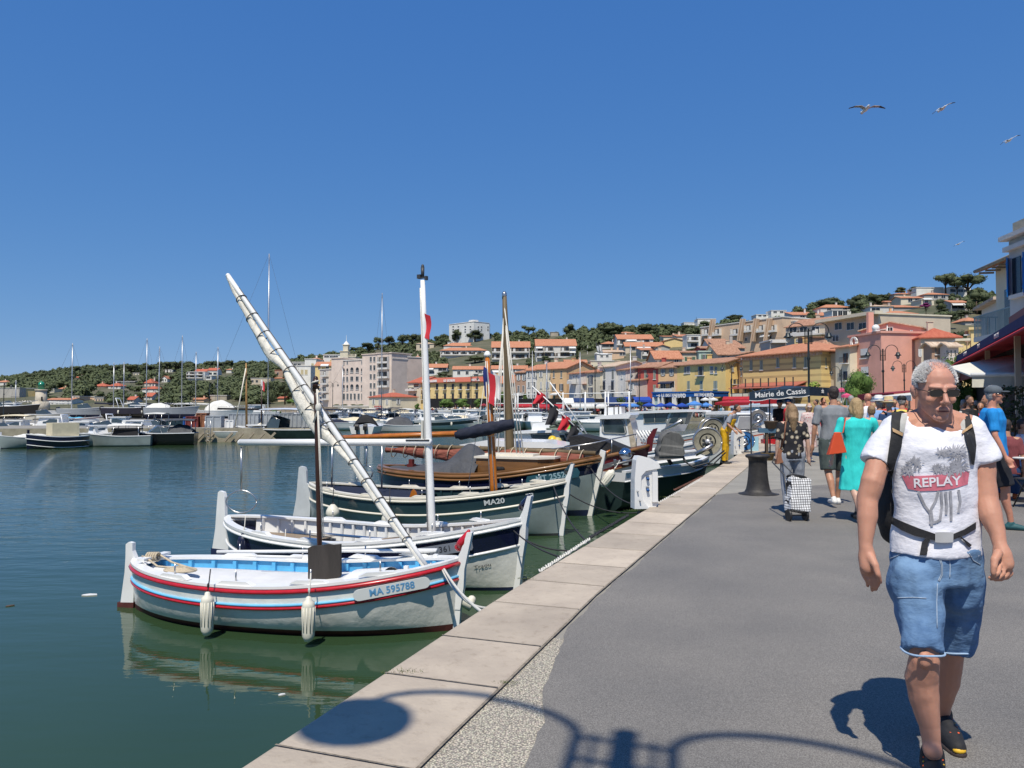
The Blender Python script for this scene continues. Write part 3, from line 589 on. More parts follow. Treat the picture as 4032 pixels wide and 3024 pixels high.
M=on_hull(h,.80,.17,-1,.004);text_obj('MA20',.14,mat('silver_lettering',(.55,.58,.58),.5),b3,M,'lettering',.001,1.2,bold=.004)
M=on_hull(h,.905,.17,-1,.004);text_obj('73',.14,MC['silver_lettering'],b3,M,'lettering',.001,1.2,bold=.004)
m0=l2(b3,at(1947,1962,15.9));m1=l2(b3,at(1919,1404,16.0))
mast_mb(m0-V((0,0,.25)),m1,.088,.050).build('mast',orange,b3)
g=MB();g.ell(m1+V((0,0,.04)),(.07,.07,.08));g.lathe([(.065,0),(.075,.02),(.075,.05),(.05,.08),(.01,.09)],12,0,m1);g.build('masthead_cap',white,b3)
g=MB();b0=l2(b3,at(1945,1703,15.7));b9=l2(b3,at(1262,1727,17.2));dv=b0-b9;g.tube([b9,b9+dv*.33,b9+dv*.34,b0],[.055,.06,.06,.065],4);g.build('boom',orange,b3)
g=MB();s0_=l2(b3,at(1793,1715,15.85));s1_=l2(b3,at(2022,1668,15.6));Dv=s1_-s0_
furl(s0_,Dv,lambda s:(.0,.10+.03*sin(PI*s)-.03*(s<.04)),V((0,0,-1)),5,.9,30,14,mb=g,wob=.12);g.build('rolled_sail',navyc,b3)
g=MB();c=m0+(m1-m0)*.44
for k in range(3):g.tube([c+V((.11*cos(a),.11*sin(a),.02*k))for a in[2*PI*j/12 for j in range(13)]],.012,6)
for xx,y1 in((-.06,-.1),(.05,-.12)):g.tube([m1+V((xx*.3,-.06,-.1)),m0+V((xx,y1,.05))],.009,6)
g.tube([m1+V((0,-.05,-.3)),m0+V((-.55,-.1,.2))],.007,6);g.build('rigging',ropew,b3)
flag(b3,l2(b3,at(1905,1440,15.95)),.5,.62,[fb,fw,fr],droop=.62,seed=2,dirv=(.9,-.35,0));flag(b3,l2(b3,at(1925,1452,16.2)),.42,.5,[fw,fw],'pennant',droop=.6,seed=0,dirv=(.9,.3,0))
for pa_,pb_,yy in(((1306,1930),(1308,1750),16.9),((1503,1925),(1504,1750),16.6)):MB().tube([l2(b3,at(*pa_,yy)),l2(b3,at(*pb_,yy))],.02,8).build('boom_crutch',steel,b3)
g=MB();c=l2(b3,at(1442,1842,16.9));g.tube([l2(b3,at(1443,1755,16.9)),c+V((0,0,.05)),c+V((-.12,0,.03)),c+V((-.14,0,-.15))],.016,7);g.tube([c+V((0,0,.05)),c+V((.12,0,.02)),c+V((.16,0,-.1)),c+V((.13,0,-.2))],.016,7);g.build('tiller_frame',steel,b3)
buoy(1310,2020,15.8,.14,fendw,'white round buoy fender near the stern of the teal banded boat',roped,.42,.1)
buoy(1532,2048,15.35,.155,fendw,'white round buoy fender behind the slanting white yard',roped,.42,.1)
mline(bw(b3,.5*L-.05,0,.95),G(2740,1925,-.1),.5,.012,roped,'dark line sagging from the teal horned bow to under the white pedestal')
mline(bw(b3,.5*L-.2,0,1.05),G(2350,2160,-.1),.2,.012,roped,'dark line from the teal banded boat down to the chained springs')
b4,L=place_boat('sailing_boat','navy boat with varnished rails, wooden cabin, grey tarp and furled tan sail','boat',G(1500,1985,WZ),G(2325,2030,WZ),G_PT)
h=H4=Hull(L,2.3,.98,.92,1.38,rake0=.08,rake1=.28,draft=.3)
h.shell([('d',0,1),('d',.10,1),('d',.36,0),('d',.5,0),('z',.2,0),('z',.14,2),('z',-.06,2),('z',-.2,2),('z',-.3,2)],50).build('hull',[hullg,navy,bot],b4)
g=MB();rail(h,.02,.05,0,g,.0);rail(h,.10,.03,0,g,.02);board(h,.22,.03,0,g,up=.03);g.build('gunwale',varn,b4)
g=MB();h.deck(-.06,0,.05,.99,.1,crown=.04,mb=g);g.build('deck',teak,b4)
x0=l2(b4,at(1905,1890,18.9)).x;x1=l2(b4,at(2195,1890,18.4)).x
g=MB();g.prism([(x0,-.68),(x1-.3,-.60),(x1,-.3),(x1,.3),(x1-.3,.6),(x0,.68)],.8,1.32);cb=g.build('cabin',varn,b4)
g=MB();g.prism([(x0-.04,-.72),(x1-.28,-.64),(x1+.04,-.33),(x1+.04,.33),(x1-.28,.64),(x0-.04,.72)],1.322,1.37);g.prism([(x0+.1,-.4),(x1-.5,-.35),(x1-.5,.35),(x0+.1,.4)],1.372,1.42);g.build('cabin_roof',creamp,b4)
for fr_ in(.32,.80):
 xx=x0+(x1-x0)*fr_;g=MB();g.limb([(xx-.09,-.665+.02*fr_,1.08),(xx+.09,-.655+.02*fr_,1.08)],[.055,.055],8);o=g.build('porthole',darkin,cb)
g=MB()
xa=l2(b4,at(1530,1880,19.6)).x
def ft(u,v):
 t_=u;x=xa+(x0+.05-xa)*u;ww=.95-.25*(1-u);y=(2*v-1)*ww;pk=.30*u**1.3+.38*math.exp(-((u-.78)/.16)**2)
 zz=h.sheer(.3)+.08+pk*(1-abs(2*v-1)**1.6)-.10*(abs(2*v-1)**6)+.03*sin(14*u+5*v)
 return V((x,y,zz))
g.grid(ft,40,20,0);g.build('tarp',tarp,b4)
g=MB();p=l2(b4,at(1620,1865,19.9));g.box(p+V((0,0,-.05)),(.17,.17,.6));g.box(p+V((0,0,.30)),(.11,.11,.14));g.box(p+V((0,0,.1)),(.19,.19,.05));g.build('rudder_head',mat('dark_red_wood',(.13,.02,.015),.5,.2),b4)
m0=l2(b4,at(2010,1838,19.2));m1=l2(b4,at(1986,1155,19.4));mw_=mat('grey_wood_mast',(.13,.095,.05),.6,.3,8,stretch=(1,1,.1))
mast_mb(m0-V((0,0,.2)),m1,.125,.055).build('mast',mw_,b4);g=MB();g.lathe([(.06,-.15),(.065,.0),(.05,.02),(.03,.05)],10,0,m1);g.build('masthead_cap',steel,b4)
ya=l2(b4,at(2345,1785,18.3));yb=l2(b4,at(1520,1752,20.6));D=yb-ya
g=MB();g.tube([ya,ya+D*.4,yb],[.055,.075,.04],12);y4=g.build('boom',mw_,b4)
furl(ya+D*.05,D*.95,lambda s:(.13+.08*sin(PI*min(1,s*1.1)),(.10+.09*sin(PI*min(1,max(0,s*1.05)))**.8)*(1.25-.5*s)+.015*sin(25*s)),V((0,0,-1)),3,.8,70,16,wob=.35).build('furled_sail',sailr,b4)
g=MB()
for k in range(16):
 s=.06+k*.06;c=ya+D*s-V((0,0,.12));g.tube([c+V((.05*sin(a)+.06*sin(k),.17*cos(a),.19*sin(a)))for a in[2*PI*j/12 for j in range(13)]],.013,5)
g.build('sail_tie',rope,b4)
g=MB()
for(ax,ay),(bx,by),yy in(((1988,1250),(2050,1800),18.6),((1988,1250),(2035,1800),18.7),((1985,1200),(2062,1790),18.6),((1984,1230),(1945,1830),19),((1984,1260),(1930,1825),19),((1984,1240),(1960,1820),19),((1980,1300),(1990,1820),19)):
 g.tube([l2(b4,at(ax,ay,19.35)),l2(b4,at(bx,by,yy))],.014,5)
g.build('rigging',ropew,b4)
M=on_hull(h,.87,.25,-1,.006);pl=MB(M);pl.prism([(-.62,-.11),(.55,-.11),(.6,0),(.55,.11),(-.62,.11),(-.67,0)],0,.008);po=pl.build('number_plate',mat('plate_teal',(.03,.10,.13),.4),b4)
M2=M.copy();M2.translation=M.translation+M.col[2].to_3d()*.010;text_obj('MT 255280',.19,mat('pale_lettering',(.35,.5,.55),.5),po,M2,'lettering',.001,.98,bold=.004)
g=MB();q=[h.pt(1,zz,1).x for zz in(1.38,.8,.3,-.2)]
g.prism([(q[0]-.02,1.55),(q[0]+.10,1.5),(q[1]+.08,.8),(q[2]+.05,.3),(q[3]+.05,-.2),(q[3]-.1,-.2),(q[1]-.1,.8)],-.05,.05,0,'y');g.build('stem',hullw,b4)
g=MB();p=l2(b4,at(2378,1800,18.1));g.limb([p+V((-.12,0,-.12)),p+V((0,0,-.02)),p+V((.05,0,.1)),p+V((.14,0,.16))],[.05,.06,.045,.02],10);g.build('horn_cleat',orange,b4)
g=MB();p=l2(b4,at(2405,1830,18.0));g.box(p,(.5,.06,.10),0,.3,0,-.3);g.box(p+V((.1,0,.05)),(.06,.3,.14),0,.3);g.tube([p+V((-.6,0,-.2)),p+V((.5,0,.12))],.03,8);g.build('anchor_gear',mat('grey_metal',(.2,.2,.2),.4,.3,metal=.5),b4)
t=fender_cyl(2375,1910,17.6,.38,.10,fendw,'white fender slung at the bow of the varnished sailing boat',ropew,.3);t.rotation_euler=(R(0),R(35),0)
g=MB();p=l2(b4,at(2322,1842,18.2));g.ell(p,(.10,.09,.09),0,12);g.ell(p+V((-.18,.05,-.02)),(.09,.08,.08),0,12);g.build('coiled_rope_bag',darkg,b4)
mline(bw(b4,.5*L-.05,0,1.2),G(2610,1985,-.05),.35,.013,roped,'dark line from the varnished boat bow passing behind the white pedestal')
b5,L=place_boat('motor_boat','dark red and green motor boat with a black bow cover behind the white pedestal','boat',G(1830,1952,WZ),G(2515,1972,WZ))
h=Hull(L,2.4,1.05,.98,1.5,rake0=.1,rake1=.3,draft=.3)
h.shell([('d',0,0),('d',.22,0),('d',.40,1),('d',.6,1),('z',.50,1),('z',.44,2),('z',.34,1),('z',.20,2),('z',-.1,2),('z',-.3,2)],44).build('hull',[wine,hullg,mat('deep_red',(.28,.02,.03),.4,.2)],b5)
g=MB();rail(h,.0,.05,0,g,.0);rail(h,.40,.025,0,g,.01);g.build('rubbing_strake',varn,b5)
g=MB();h.deck(-.04,0,.03,.98,.08,crown=.04,mb=g);g.build('deck',creamp,b5)
xa=l2(b5,at(1890,1850,21.5)).x;xb=l2(b5,at(2230,1850,20.8)).x
g=MB();g.prism([(xa,.9),(xb+.35,.9),(xb-.1,1.42),(xa+.1,1.42)],-.75,.75,0,'y');g.build('wheelhouse',mat('mahogany',(.11,.03,.02),.25,.2,coat=.4),b5)
for a,b in((.06,.30),(.34,.62),(.66,.93)):
 g=MB();g.prism([(xa+(xb-xa)*a,1.08),(xa+(xb-xa)*b+.06,1.08),(xa+(xb-xa)*b-.04,1.34),(xa+(xb-xa)*a+.03,1.34)],-.775,-.76,0,'y');g.build('window',glassb,b5)
g=MB();g.prism([(xa-.5,1.5),(xa+.2,1.62),(xb-.6,1.60),(xb+.0,1.5),(xb-.1,1.44),(xa-.4,1.44)],-.85,.85,0,'y');g.build('wheelhouse_roof',gelw,b5)
g=MB();xc=l2(b5,at(2360,1810,20.6)).x
g.prism([(xc-.75,1.1),(xc+.95,1.32),(xc+.2,1.62),(xc-.5,1.78),(xc-.8,1.75)],-.7,.7,0,'y');g.build('bow_cover',mat('black_tarp',(.02,.02,.022),.8,.2,bump=.5,bsc=4),b5)
g=MB();q=h.pt(1,1.5,1).x;g.prism([(q-.12,1.3),(q+.06,1.35),(q+.10,1.65),(q+.22,1.98),(q+.10,1.95),(q-.06,1.7)],-.06,.06,0,'y');g.build('stem_post',wine,b5)
g=MB();p=l2(b5,at(2460,1800,20.4));g.lathe([(.10,-.2),(.12,0)],12,0,p);g.ell(p+V((0,0,.08)),(.21,.21,.17),0,14);g.build('searchlight',mat('chrome',(.6,.6,.62),.12,.1,metal=1.),b5)
g=MB();p=h.pt(.9,1.3,-1);g.tube([h.pt(.55,h.sheer(.55)+.0,-1,.1)+V((0,0,.42)),h.pt(.75,h.sheer(.75),-1,.1)+V((0,0,.42)),h.pt(.95,h.sheer(.95),-1,.05)+V((0,0,.4))],.018,6)
for tt in(.55,.7,.85,.95):q=h.pt(tt,h.sheer(tt),-1,.08);g.tube([q,q+V((0,0,.42))],.014,6)
g.build('hand_rail',steel,b5)
b6,L=place_boat('fishing_boat','dark green fishing boat with white rail, lying right of the large white pedestal','boat',G(2330,1835,WZ),G(2790,1880,WZ))
b6.location=((G(2560,1925,WZ)+G(2815,1850,WZ))/2).to_tuple();
a_=G(2590,1935,WZ);c_=G(2815,1838,WZ);d_=(c_-a_)
a6=at(2500,1865,19.5);e6=at(2842,1800,22.8)
b6.location=(a6.x*.5+e6.x*.5-.75,21.45,WZ);b6.rotation_euler=(0,0,math.atan2(22.6-19.2,e6.x-a6.x)+.0);L=5.6
h=H6=Hull(L,2.3,.95,.98,1.22,'transom',rake1=.3,draft=.35)
dgr=mat('dark_green_hull',(.018,.035,.034),.45,.35,1.5)
h.shell([('d',0,1),('d',.22,1),('d',.225,0),('d',.6,0),('z',.15,0),('z',-.1,0),('z',-.35,0)],40).build('hull',[dgr,gelw],b6)
g=MB();board(h,.13,.05,0,g);rail(h,.22,.02,0,g,.01);g.build('gunwale',white,b6)
g=MB();h.deck(-.34,0,.01,.97,.1,crown=.0,mb=g);g.build('deck',mat('deck_grey',(.25,.27,.28),.7,.2),b6)
b6e=b6
def interp(tab,x):
 if x<=tab[0][0]:return tab[0][1]
 for(a,p),(b,q)in zip(tab,tab[1:]):
  if x<=b:u=(x-a)/(b-a);return p+(q-p)*u
 return tab[-1][1]
RID=[(-2500,1575),(-600,1530),(0,1500),(150,1480),(300,1462),(450,1458),(600,1450),(900,1446),(1100,1440),(1250,1415),(1380,1398),(1480,1372),(1650,1352),(1750,1335),(1900,1322),(2050,1325),(2200,1318),(2350,1305),(2500,1305),(2700,1298),(2900,1275),(3050,1262),(3200,1222),(3350,1195),(3500,1180),(3600,1165),(3750,1160),(3900,1165),(4032,1180),(5200,1200),(6500,1250)]
YRI=[(0,760),(1000,700),(1700,600),(2500,460),(3000,400),(3700,340),(6000,300)]
YBA=[(0,300),(900,310),(1300,300),(1500,275),(2000,225),(2500,175),(2900,150),(3300,128),(3700,118),(6000,110)]
def terr(px,Y):
 yb=interp(YBA,px);yr=interp(YRI,px);zr=(1600-interp(RID,px))/F*yr+EH
 if Y<=yb:return-.6*cl((yb-Y)/15.)
 if Y<=yr:return zr*(Y-yb)/(yr-yb)
 return zr-(Y-yr)*.05-((Y-yr)/90)**2
def terrX(X,Y):return terr(PX+F*X/Y,Y)
def hillY(px,py):
 lo,hi=interp(YBA,px),interp(YRI,px)
 for _ in range(30):
  m=(lo+hi)/2
  if(terr(px,m)-EH)/m<(1600-py)/F:lo=m
  else:hi=m
 return lo
hm=MB();NU=120;NV=34
def th(u,v):
 px=-2600+u*9000;yb=interp(YBA,px)-14;yr=interp(YRI,px)*1.45;Y=yb+(yr-yb)*v;zz=terr(px,Y)
 return V(((px-PX)/F*Y,Y,zz+noise.noise(V((px*.01,Y*.03,0)))*.7*(zz>3)-.05))
hm.grid(th,NU,NV,0)
hm.build('hill',mat('hill_scrub',(.045,.06,.025),.95,.3,.06,c2=(.16,.14,.09),bump=.5,bsc=.5),kind='structure')
def plaster(n,c,v=.1):return mat('plaster_'+n,c,.85,v,.35,bump=.2,bsc=6)
def tiles(n,a,b):
 m=mat('tiles_'+n,a,.85,.1,1.6,c2=b,thr=(.35,.65),bump=.5,bsc=5,stretch=(3,.6,.6));return m
T_or=tiles('orange',(.38,.14,.07),(.54,.26,.15));T_br=tiles('brown',(.25,.12,.07),(.48,.27,.17));T_rd=tiles('red',(.38,.09,.05),(.47,.14,.08));T_pl=tiles('pale',(.40,.27,.18),(.62,.50,.38))
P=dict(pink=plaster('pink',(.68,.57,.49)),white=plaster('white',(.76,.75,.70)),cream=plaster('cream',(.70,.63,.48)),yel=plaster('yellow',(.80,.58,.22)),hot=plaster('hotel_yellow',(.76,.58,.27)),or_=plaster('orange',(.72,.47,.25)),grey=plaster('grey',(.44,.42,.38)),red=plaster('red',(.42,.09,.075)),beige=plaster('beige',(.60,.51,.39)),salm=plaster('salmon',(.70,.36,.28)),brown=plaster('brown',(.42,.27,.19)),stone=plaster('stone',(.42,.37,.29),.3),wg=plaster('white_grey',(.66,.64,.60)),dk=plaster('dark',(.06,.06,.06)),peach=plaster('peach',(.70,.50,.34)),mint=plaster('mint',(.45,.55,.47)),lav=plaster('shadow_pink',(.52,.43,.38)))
SH=dict(w=mat('shutter_white',(.68,.68,.66),.6,.05),g=mat('shutter_grey',(.25,.26,.24),.6,.1),n=mat('shutter_navy',(.02,.03,.07),.5,.1),v=mat('shutter_green',(.03,.11,.06),.5,.1),b=mat('shutter_brown',(.12,.05,.03),.5,.1),l=mat('shutter_sage',(.30,.33,.26),.6,.1),d=darkg,y=mat('shutter_tan',(.55,.47,.28),.6,.1))
pane=mat('house_pane',(.025,.03,.035),.15,.3,.4,spec=.6);recess_dark=mat('recess_shade',(.10,.085,.07),.7,.5,.5);railm=mat('iron_rail',(.04,.04,.04),.6,.1)  # dark brown balcony back panel paints the shade of a recess not modelled
WC={}
def win_mesh(st,w,h,sh):
 key=(st,round(w,1),round(h,1),sh)
 if key in WC:return WC[key]
 w,h=key[1],key[2];g=MB();s=SH.get(sh,SH['w'])
 if st in 'psc':
  e=.07
  g.bb(-w/2,w/2,-.05,.02,-h/2,h/2,0 if st!='c' else 2)
  if st!='c':
   for x0,x1,z0,z1 in((-w/2-e,-w/2,-h/2-e,h/2+e),(w/2,w/2+e,-h/2-e,h/2+e),(-w/2,w/2,h/2,h/2+e),(-w/2-.1,w/2+.1,-h/2-.12,-h/2)):g.bb(x0,x1,-.10,.02,z0,z1,1)
   g.bb(-.03,.03,-.075,.0,-h/2,h/2,1)
  else:
   g.bb(-.02,.02,-.07,-.045,-h/2,h/2,0);g.bb(-w/2-.1,w/2+.1,-.12,.02,-h/2-.12,-h/2,1)
  if st=='s':
   for q in(-1,1):g.bb(q*(w/2+.08),q*(w*1.02+.1),-.12,-.04,-h/2,h/2,2)
 elif st=='a':
  n=8;pr=[(w/2*cos(PI*k/n),h/2-w/2+w/2*sin(PI*k/n))for k in range(n+1)]+[(-w/2,-h/2),(w/2,-h/2)]
  g.prism(pr,-.06,.02,0,'y');g.bb(-w/2-.1,w/2+.1,-.2,.02,-h/2-.12,-h/2,1)
  for k in range(5):x=-w/2+w*(k+.5)/5;g.bb(x-.02,x+.02,-.14,-.10,-h/2,-h/2+.8,1)
 elif st=='b':
  g.bb(-w/2,w/2,-.04,.02,-h/2,h/2,0);g.bb(-w/2-.25,w/2+.25,-.6,.02,-h/2-.12,-h/2,1)
  for q in(-1,1):g.bb(q*w*.3,q*w*.5,-.09,-.03,-h/2,h/2,2)
  g.bb(-w/2-.22,w/2+.22,-.58,-.54,-h/2+.78,-h/2+.83,3)
  n=max(3,int((w+.5)/.22))
  for k in range(n+1):x=-w/2-.22+(w+.44)*k/n;g.bb(x-.015,x+.015,-.575,-.545,-h/2,-h/2+.8,3)
 elif st=='L':
  g.bb(-w/2,w/2,-.05,.02,-h/2,h/2,4);g.bb(-w/2-.1,w/2+.1,-1.2,.02,-h/2-.15,-h/2+.0,1)
  g.bb(-w/2-.1,w/2+.1,-1.2,-1.1,-h/2,-h/2+.45,1);g.bb(-w/2-.1,w/2+.1,-1.17,-1.13,-h/2+.75,-h/2+.80,3)
  for q in(-1,1):g.bb(q*(w/2+.1),q*w/2,-1.1,.02,-h/2,h/2,1)
  n=max(2,int(w/2.2))
  for k in range(n):
   x=-w/2+w*(k+.5)/n;g.bb(x-.55,x+.55,-.09,-.05,-h/2+.1,h/2-.2,0 if k%2 else 2)
 elif st=='A':
  g.add([(-w/2,0,h/2),(w/2,0,h/2),(w/2,-1.1,-h/2),(-w/2,-1.1,-h/2),(-w/2,0,h/2-.05),(w/2,0,h/2-.05),(w/2,-1.1,-h/2-.05),(-w/2,-1.1,-h/2-.05)],[(0,1,2,3),(7,6,5,4),(0,3,7,4),(1,5,6,2),(3,2,6,7),(0,4,5,1)],2)
  g.bb(-w/2,w/2,-1.12,-1.09,-h/2-.25,-h/2,2)
 elif st=='k':
  g.bb(-w/2,w/2,-.05,.02,-h/2,h/2,0);g.bb(-w/2,w/2,-.08,-.04,-h/2+h*.3,h/2,2);g.bb(-w/2-.2,w/2+.2,-.16,.02,-h/2-.15,-h/2,1)
 me=g.mesh([pane,SH['w']if st!='L' else P['wg'],s,railm,recess_dark],st);WC[key]=me;return me
WN=dict(p='window',s='window',c='window',a='arched_window',b='balcony_window',L='balcony',A='awning',k='window')
class House:pass
FOOT=[]
def house(k,xl,yl,xr,Y,D=8.,wall='white',roof='g',rh=2.,rc=None,label='',wins=(),YR=None,base=None,yb=None,name='house',over=.35,cat='house',group=None,ang=None):
 """k: photo crop the coordinates are read in; xl, yl left end of the eave; xr right end; Y depth (or yb: base row on the slope)"""
 f=ZM[k][2];a=z(k,xl,yl);b=z(k,xr,yl)
 if roof in 'ghsx':rh=rh*.46
 if Y is None:
  Y=hillY((a[0]+b[0])/2,z(k,0,yb)[1]);base=terr((a[0]+b[0])/2,Y)-2.5
 YR=YR or Y;base=-.3 if base is None else base
 A=at(a[0],a[1],Y);B_=at(b[0],a[1],YR);B_.z=A.z
 d=V((B_.x-A.x,B_.y-A.y));Wd=d.length;rz=math.atan2(d.y,d.x);H_=A.z-base
 o=thing(name,label,cat,(A.x,A.y,base),rz,group);h=House();h.o,h.W,h.H,h.D,h.k,h.f,h.Y=o,Wd,H_,D,k,f,(Y+YR)/2
 wm_=P[wall]if isinstance(wall,str)else wall;h.wm=wm_;rc=rc or T_or;h.inv=mw(o).inverted()
 FOOT.append((a[0],b[0]+6,a[1]-rh/h.Y*F,min(Y,YR),z(k,0,yb)[1]if yb else 1640))
 g=MB();g.bb(0,Wd,0,D,0,H_,0);r=MB();e=over;t=.16
 if roof=='g':
  g.add([(0,0,H_),(0,D,H_),(0,D/2,H_+rh),(Wd,0,H_),(Wd,D,H_),(Wd,D/2,H_+rh)],[(0,1,2),(3,5,4)],0)
  for s_,y0 in((1,-e),(-1,D+e)):
   zz=H_-rh*e/(D/2);q=[(-e,y0,zz),(Wd+e,y0,zz),(Wd+e,D/2,H_+rh),(-e,D/2,H_+rh)]
   r.add(q+[(x,y,c+t)for x,y,c in q],[(0,1,2,3),(7,6,5,4),(0,4,5,1),(1,5,6,2),(3,7,4,0)],0)
 elif roof=='x':
  g.add([(0,0,H_),(Wd,0,H_),(Wd/2,0,H_+rh),(0,D,H_),(Wd,D,H_),(Wd/2,D,H_+rh)],[(0,1,2),(3,5,4)],0)
  for x0 in(-e,Wd+e):
   zz=H_-rh*e/(Wd/2);q=[(x0,-e,zz),(Wd/2,-e,H_+rh),(Wd/2,D+e,H_+rh),(x0,D+e,zz)]
   r.add(q+[(x,y,c+t)for x,y,c in q],[(0,1,2,3),(7,6,5,4),(0,4,5,1),(2,6,7,3),(3,7,4,0)],0)
 elif roof=='h':
  i=min(D,Wd)/2;x0,x1,y0,y1,zz=-e,Wd+e,-e,D+e,H_-.05
  if Wd>=D:r1,r2=(i,D/2,H_+rh),(Wd-i,D/2,H_+rh);fs=[(0,1,5,4),(1,2,5),(2,3,4,5),(3,0,4)]
  else:r1,r2=(Wd/2,i,H_+rh),(Wd/2,D-i,H_+rh);fs=[(0,1,4),(1,2,5,4),(2,3,5),(3,0,4,5)]
  r.add([(x0,y0,zz),(x1,y0,zz),(x1,y1,zz),(x0,y1,zz),r1,r2,(x0,y0,zz-t),(x1,y0,zz-t),(x1,y1,zz-t),(x0,y1,zz-t)],fs+[(0,6,7,1),(1,7,8,2),(2,8,9,3),(3,9,6,0),(6,9,8,7)],0)
 elif roof=='s':
  g.add([(0,0,H_),(0,D,H_),(0,D,H_+rh),(Wd,0,H_),(Wd,D,H_),(Wd,D,H_+rh)],[(0,1,2),(3,5,4),(1,4,5,2)],0)
  q=[(-e,-e,H_-rh*e/D),(Wd+e,-e,H_-rh*e/D),(Wd+e,D+.1,H_+rh),(-e,D+.1,H_+rh)]
  r.add(q+[(x,y,c+t)for x,y,c in q],[(0,1,2,3),(7,6,5,4),(0,4,5,1),(1,5,6,2),(2,6,7,3),(3,7,4,0)],0)
 else:
  r.bb(-.2,Wd+.2,-.2,D+.2,H_+.002,H_+.28,0)
  if rh>.6:r.bb(Wd*.55,Wd*.75,D*.4,D*.7,H_+.28,H_+.28+rh*.6,0)
 g.build('wall',wm_,o);h.roof=r.build('roof',rc if roof!='f' else P['wg']if rc is T_or else rc,o)
 if roof in 'ghs' and Wd>3:
  c=MB();rr_=random.Random(int(a[0]*7));xx=Wd*(.2+.6*rr_.random());c.bb(xx,xx+.7,D*.55,D*.55+.5,H_+rh*.5,H_+rh+.9);c.bb(xx-.08,xx+.78,D*.55-.08,D*.55+.58,H_+rh+.9,H_+rh+1.0);c.build('chimney',wm_,h.roof)
 for w in wins:h_win(h,*w)
 return h
def h_win(h,st,xs,ys,w,hh,sh='w',k=None,side=False,proud=0):
 k=k or h.k;xs=xs if isinstance(xs,(list,tuple))else[xs];ys=ys if isinstance(ys,(list,tuple))else[ys];f=ZM[k][2]
 for y in ys:
  for x in xs:
   p=z(k,x,y);r=h.inv.to_3x3()@ray(*p);c=h.inv@V((0,0,EH))
   if side:kk=(h.W-c.x)/r.x
   else:kk=-c.y/r.y
   q=c+r*kk;sc_=kk*abs(r.length)/abs(ray(*p).length)*1.0
   mpp=kk*F/F;m=f*kk
   cosf=abs(ray(*p).normalized()@(mw(h.o).to_3x3()@V((0 if not side else-1,-1 if not side else 0,0))))if 0 else 1
   ww,wh=w*m,hh*m
   if(not side and not(-.5<q.x<h.W+.5))or ww<=0:continue
   o=link(win_mesh(st,ww,wh,sh),WN[st],h.o,loc=(h.W+.0 if side else q.x,q.y if side else-proud,q.z));o.rotation_euler=(0,0,PI/2 if side else 0)
def vol(h,x0,x1,yt,dy=-.25,D=None,name='upper_block',m=None,yb=None,cap=True):
 """extra storey or bay of the same building, from crop x0..x1 up to row yt"""
 def px2(x,y):
  p=z(h.k,x,y);r=h.inv.to_3x3()@ray(*p);c=h.inv@V((0,0,EH));kk=-c.y/r.y;return c+r*kk
 a=px2(x0,yt);b=px2(x1,yt);zb=px2((x0+x1)/2,yb).z if yb else 0
 g=MB();g.bb(a.x,b.x,dy,(D or h.D)+.1,zb,(a.z+b.z)/2)
 if cap:g.bb(a.x-.25,b.x+.25,dy-.25,(D or h.D)+.35,(a.z+b.z)/2+.002,(a.z+b.z)/2+.3)
 return g.build(name,m or h.wm,h.o)
SK='p'
h=house(3,497,548,1250,268,9,'pink','f',.5,None,'long pink apartment block with arched and square windows above the harbour',[('p',[540,580],[580,683,782,885,990],28,54,'b'),('a',[645,688,870,918],[665,872],30,64),('a',[645,918],[560],20,42),('p',[690,872],[562],22,38),('p',[645,688,870,918],[768],30,60),('a',[745,812],[652,862],50,62),('p',[745,812],[762],46,55),('p',[648,692,735,782,830,876,920],[985],32,76)],YR=252,name='apartment_block',cat='apartment block')
vol(h,497,640,512);vol(h,880,1075,462);vol(h,1072,1252,448,-.5)
h_win(h,'p',[988,1033],[520,625,735,847,950],32,58,'b',proud=.26);h_win(h,'L',[1162],[530,605,715,828],165,74,'w',proud=.5);h_win(h,'p',[1445],[600,715],20,50,side=True)
house(3,1360,505,1440,262,7,'lav','f',.5,None,'plain rear wing of the pink apartment block with a few small windows',[('p',1400,[600,715],22,60)],YR=258,name='apartment_block',cat='apartment block')
h=house(3,345,655,497,276,9,'pink','f',.4,None,'pink balconied wing at the left of the arched apartment block',[('L',425,[700,800,900,990],135,66)],YR=269,name='apartment_block',cat='apartment block')
house(3,288,600,480,290,8,'hot','g',3.4,T_or,'yellow penthouse with orange roof above the pink balconied wing',[('A',410,590,100,20),('p',[340,440],628,30,30)],base=4)
h=house(3,600,492,790,330,9,'cream','f',.4,P['cream'],'cream castle-like villa with a pointed lookout tower and battlements',[('p',[640,740],520,24,40)],base=6,name='castle_villa',cat='villa')
for i in range(7):
 g=MB();x=h.W*(.42+.085*i);g.bb(x,x+.8,-.15,.4,h.H+.28,h.H+1.3);g.build('merlon',P['cream'],h.o)
vol(h,602,700,425,-.6,3.5,'tower_base',P['cream']);vol(h,636,697,345,-.3,3.,'tower',P['cream'])
q=h.inv@at(*z(3,667,340),331);g=MB();g.lathe([(1.6,-.2),(1.6,.0),(1.2,.4),(.7,1.1),(.2,1.6),(.08,1.8),(.05,4.2),(.01,4.3)],8,0,(q.x,q.y+1.3,q.z));g.build('spire',P['white'],h.o)
h_win(h,'a',[655,678],372,12,28)
house(3,388,468,600,345,9,'white','f',.5,None,'white flat roofed modern block left of the castle-like villa',[('p',[430,540],488,60,16),('p',[490],488,40,16)],base=8)
house(3,58,605,232,300,9,'white','f',.5,None,'pale blue white villa with two large tan shuttered windows',[('c',[125,175],[680],36,62,'y')],base=3)
house(3,158,520,300,322,9,'white','f',.5,None,'tall white house behind the pale villa with a small roof turret',[('c',255,590,34,40,'y')],base=3)
